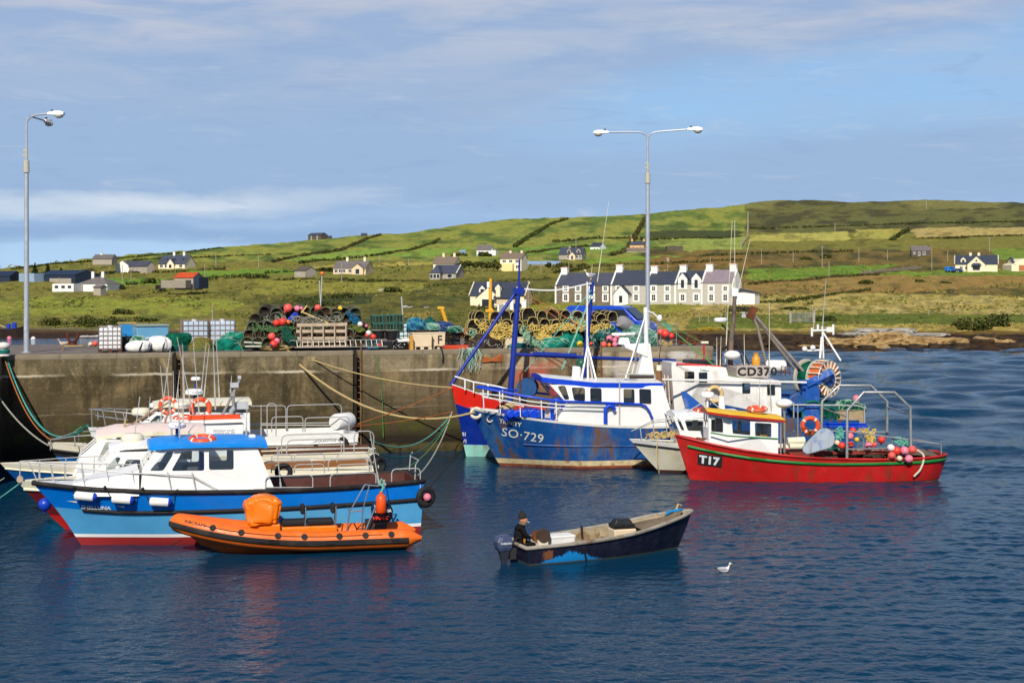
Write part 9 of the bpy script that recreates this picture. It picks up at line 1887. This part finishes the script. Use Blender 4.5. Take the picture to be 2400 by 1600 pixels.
mb=MB();mb.cyl(p7(1845,1034,.2),p7(1885,1032,.2),.16, n=12);mb.cyl(p7(1850,1046,.3),p7(1885,1046,.3),.12, n=12);mb.build('exhaust_pipe',[CREAMW],T17);mb=MB();mb.box(p7(1960,1058,-.2),(4.2,.9,.12));mb.build('sorting_table',[M('rusty_red_inside')],T17);mb=MB();mb.box(p7(1668,1040,0),(.75,.6,.34),rz=.1);mb.build('bow_box',[WHITE_DIRTY],T17);mb=MB();mb.cyl(p7(1636,1040,0),p7(1637,1025,0),.1);mb.cyl(p7(1648,1042,0),p7(1649,1026,0),.1);mb.build('bitts',[RUST],T17)
mb=MB();mb.tube(spline([p7(2150,1030 + 24,.9),p7(2165,1068,1.2),p7(2158,1098,1.28),p7(2142,1116,1.25)],5),.045,0,6);mb.build('hose',[M('pale_hose',(214,200,180),.7)],T17);mb=MB();mb.add([p7(2095,1056,-.9),p7(2140,1048,-.9),p7(2200,1058,-.5),p7(2212,1074,.5),p7(2190,1076,1.0),p7(2180,1066,.95),p7(2120,1062,0)],[(0,1,2,6),(6,2,3,5),(3,4,5)]);o=mb.build('tarpaulin',[M('brown_tarp',(112,98,86),.9,.1,.2,3, bump=.5)],T17);sd_=o.modifiers.new('thickness','SOLIDIFY');sd_.thickness=.04
for a in [('white buoy at the left end of the aft buoy cluster',2088,1049,9,'white',1.3),('red buoy at the top left of the aft buoy cluster',2102,1056,10,'red',1.35),('coral buoy lowest left of the aft buoy cluster',2090,1067,9,'coral',1.45),('pink buoy in the middle of the aft buoy cluster',2120,1056,10.5,'pink',1.35),('pink red buoy at the right of the aft buoy cluster',2138,1053,9.5,'coral',1.3),('pale pink buoy hanging lowest over the red rail',2130,1075,10,'pink',1.45),('small cream buoy under the aft buoy cluster',2108,1074,7,'cream',1.45),('cream buoy left of the red pair amidships',1962,1037,6.5,'cream',.6),('red buoy amidships, left of the gantry arch',1973,1044,9,'red',.7),('red buoy right behind the gantry arch',1994,1042,8,'red',.5),('pink white buoy hung on the gantry arch',1992,1022,9,'pink',.4),('red buoy hung highest amidships',1999,1009,8,'red',.2),('yellow float among the amidships buoys',2008,1030,6,'yellow',.2),('pale pink buoy in the middle of the red deck',2036,1044,9,'pink',.4),('red buoy at the far arch foot',2066,1030,9,'red',-.4),('coral buoy beside the pale pink deck one',2050,1041,6,'coral',.1)]: buoy_at(a[0],a[1],a[2],a[3],a[4],y=a[5],fr=F17, group='buoys aboard the red boat')
for i,(pts, mt, lab) in enumerate([([(2098,1030,1.0),(2115,1034,1.0),(2126,1040,1.0)],TEALROPE,'teal rope above the aft buoy cluster'),([(1968,1005,.4),(1970,1015,.4),(1966,1026,.4)],TEALROPE,'teal rope hanging by the upright lifebuoy'),([(2026,1005,.2),(2034,1018,.2),(2040,1030,.2),(2046,1010,.2)],YELROPE,'yellow rope strung amidships on the red boat'),([(1884,1010,-.4),(1915,1018,-.2),(1930,1012,-.2)],RUST,'rusty cable tangle by the upright lifebuoy'),([(1990,1062,.0),(2040,1060,0),(2070,1062,0)],GREYROPE,'grey rope lying along the red boat deck')]): tangle('rope_tangle', lab, F17, pts, mt,.02,.16,34,110 + i, group='ropes aboard the red boat', lines=2)
tubes(T17,'blue_pipe', BBL,[[p7(1925,993,-1.3),p7(2030,994,-1.3)],[p7(1925,998,-1.3),p7(2035,1000,-1.3)]],.05)
mb=MB();mb.torus(dc - axd * .03,.86,.03, axd,32,6);mb.build('drum_rim',[STEEL],T10)
for i,(px, y, lab) in enumerate(((1940,.5,'nearest the hauler plate'),(1975,-.5,'under the far arch'),(2050,.6,'before the aft buoy cluster'),(2075,-.5,'behind the aft buoy cluster'))): c=F17.w(p7(px,1060, y).x, y,.5);creel('dark creel on the red boat deck,' + lab, c,.6,.6,.5, F17.yaw + .2 * i, FRM[1],POTN[i % 3],'creels on the red boat')
heap('net_heap','teal net bundle on the red boat deck behind the hauler', F17.w(p7(1960,1040,-.3).x,-.3,.95),(.9,.8,.45),NT_DKTEAL, PALESTR,51, F17.yaw);heap('net_heap','brown rope bundle on the red boat deck by the far arch', F17.w(p7(2030,1040,-.4).x,-.4,.55),(1.2,.9,.5),NT_BROWN, TANROPE,52, F17.yaw)
fishbox('cream fish box on the red boat aft deck', F17.w(p7(2100,1060,0).x,0,.5),(.7,.5,.35),F17.yaw, BIN, False)['group']='boxes on the red boat'
heap('net_heap','green trawl net heaped on the white trawler stern', F10.w(p10(1990,985,.4).x,.4,1.9),(1.6,1.2,.6),NT_GREEN, PALESTR,53, F10.yaw);heap('net_heap','dark teal net by the white trawler gantry', F10.w(p10(1930,985,1.0).x,1.0,1.5),(1.4,1.0,.9),NT_DKTEAL, DKTEALROPE,54, F10.yaw)
# ---- mooring ropes
def rope(label, pts, mat, r=.03, sg=0.0):
 P_=[Vector(p) for p in pts];P_=sag(P_[0],P_[1],sg,16) if len(P_) == 2 else spline(P_,8);o0=P_[0].copy();mb=MB();mb.tube([p - o0 for p in P_],r,0,6);o=mb.build('mooring_rope',[mat],smooth=60);o.location=o0;tag(o, label,'mooring rope','mooring ropes')
coil=qd(668,823);b8=F8.w(p8(1060,965,.35));b8t=F8.w(p8(1060,908,.2));bol=qd(10,832)
rope('thick tan rope sagging from the coil to TRINITY beside her bow',[coil, F9.w(p9(1112,966,.4))],TANROPE,.05,1.35);rope('thinner tan rope from the coil to the tall blue bow',[coil + Vector((.1,0,.05)),b8t],TANROPE,.03,.35)
rope('upper orange line from the farthest tour boat to the blue bow',[F5.w(p5a := F5.px(822,998,.3)),b8t],ORROPE,.022,.1);rope('lower orange line from the farthest tour boat to the blue bow',[F5.w(F5.px(812,1000,.6)),b8],ORROPE,.022,.1)
rope('thick teal rope from the corner bollard to the white tour boat bow',[bol + Vector((0,0,.1)),F4.w(F4.px(205,997,.8))],DKTEALROPE,.055,1.7);rope('thin teal rope beside the thick one from the corner bollard',[bol + Vector((.05,0,.1)),F4.w(F4.px(190,1000,.7))],TEALROPE,.02,1.6);rope('orange rope from the corner bollard to the tour boat bow',[bol + Vector((-.05,0,.05)),F4.w(F4.px(120,1030,.1))],ORROPE,.025,.7);rope('grey rope from the left edge to the tour boat bow',[(-22.6,60,4.85),F4.w(F4.px(113,1043,0))],GREYROPE,.03,.5)
rope('pale green line from the left to the white decked bow',[(-17.5,38.5,-.1),F2.w(F2.px(44,1134,0))],TEALROPE,.02,.1);rope('dark line from the left edge to the blue hulled bow',[(-19.6,43,-.1),F3.w(F3.px(10,1120,0))],GREYROPE,.02,.1)
rope('pale line drooping from the blue bow to SHELLUNA stern',[b8, F1.w(F1.px(915,1140,.6))],GREYROPE,.03,.9);rope('green line from the blue bow to the tyre of the maroon boat',[b8 + Vector((0,0,-.1)),F2.w(F2.px(884,1105,.8))],GREENROPE,.025,.8);rope('pale green line from the blue bow to the white tour boat stern',[b8 + Vector((0,0,-.05)),F4.w(F4.px(868,1030,1.0))],TEALROPE,.025,.8);rope('dark teal line looping from the blue bow to the brown benches',[b8 + Vector((0,0,-.15)),F3.w(F3.px(872,1055,1.0))],DKTEALROPE,.022,.9);rope('thin rope from the RIB bow to SHELLUNA waterline',[RB.matrix_basis @ Vector((pp[26][0] - .1,.1,.45)),F1.w(F1.px(300,1275,1.3))],BLACKR,.012,.2)
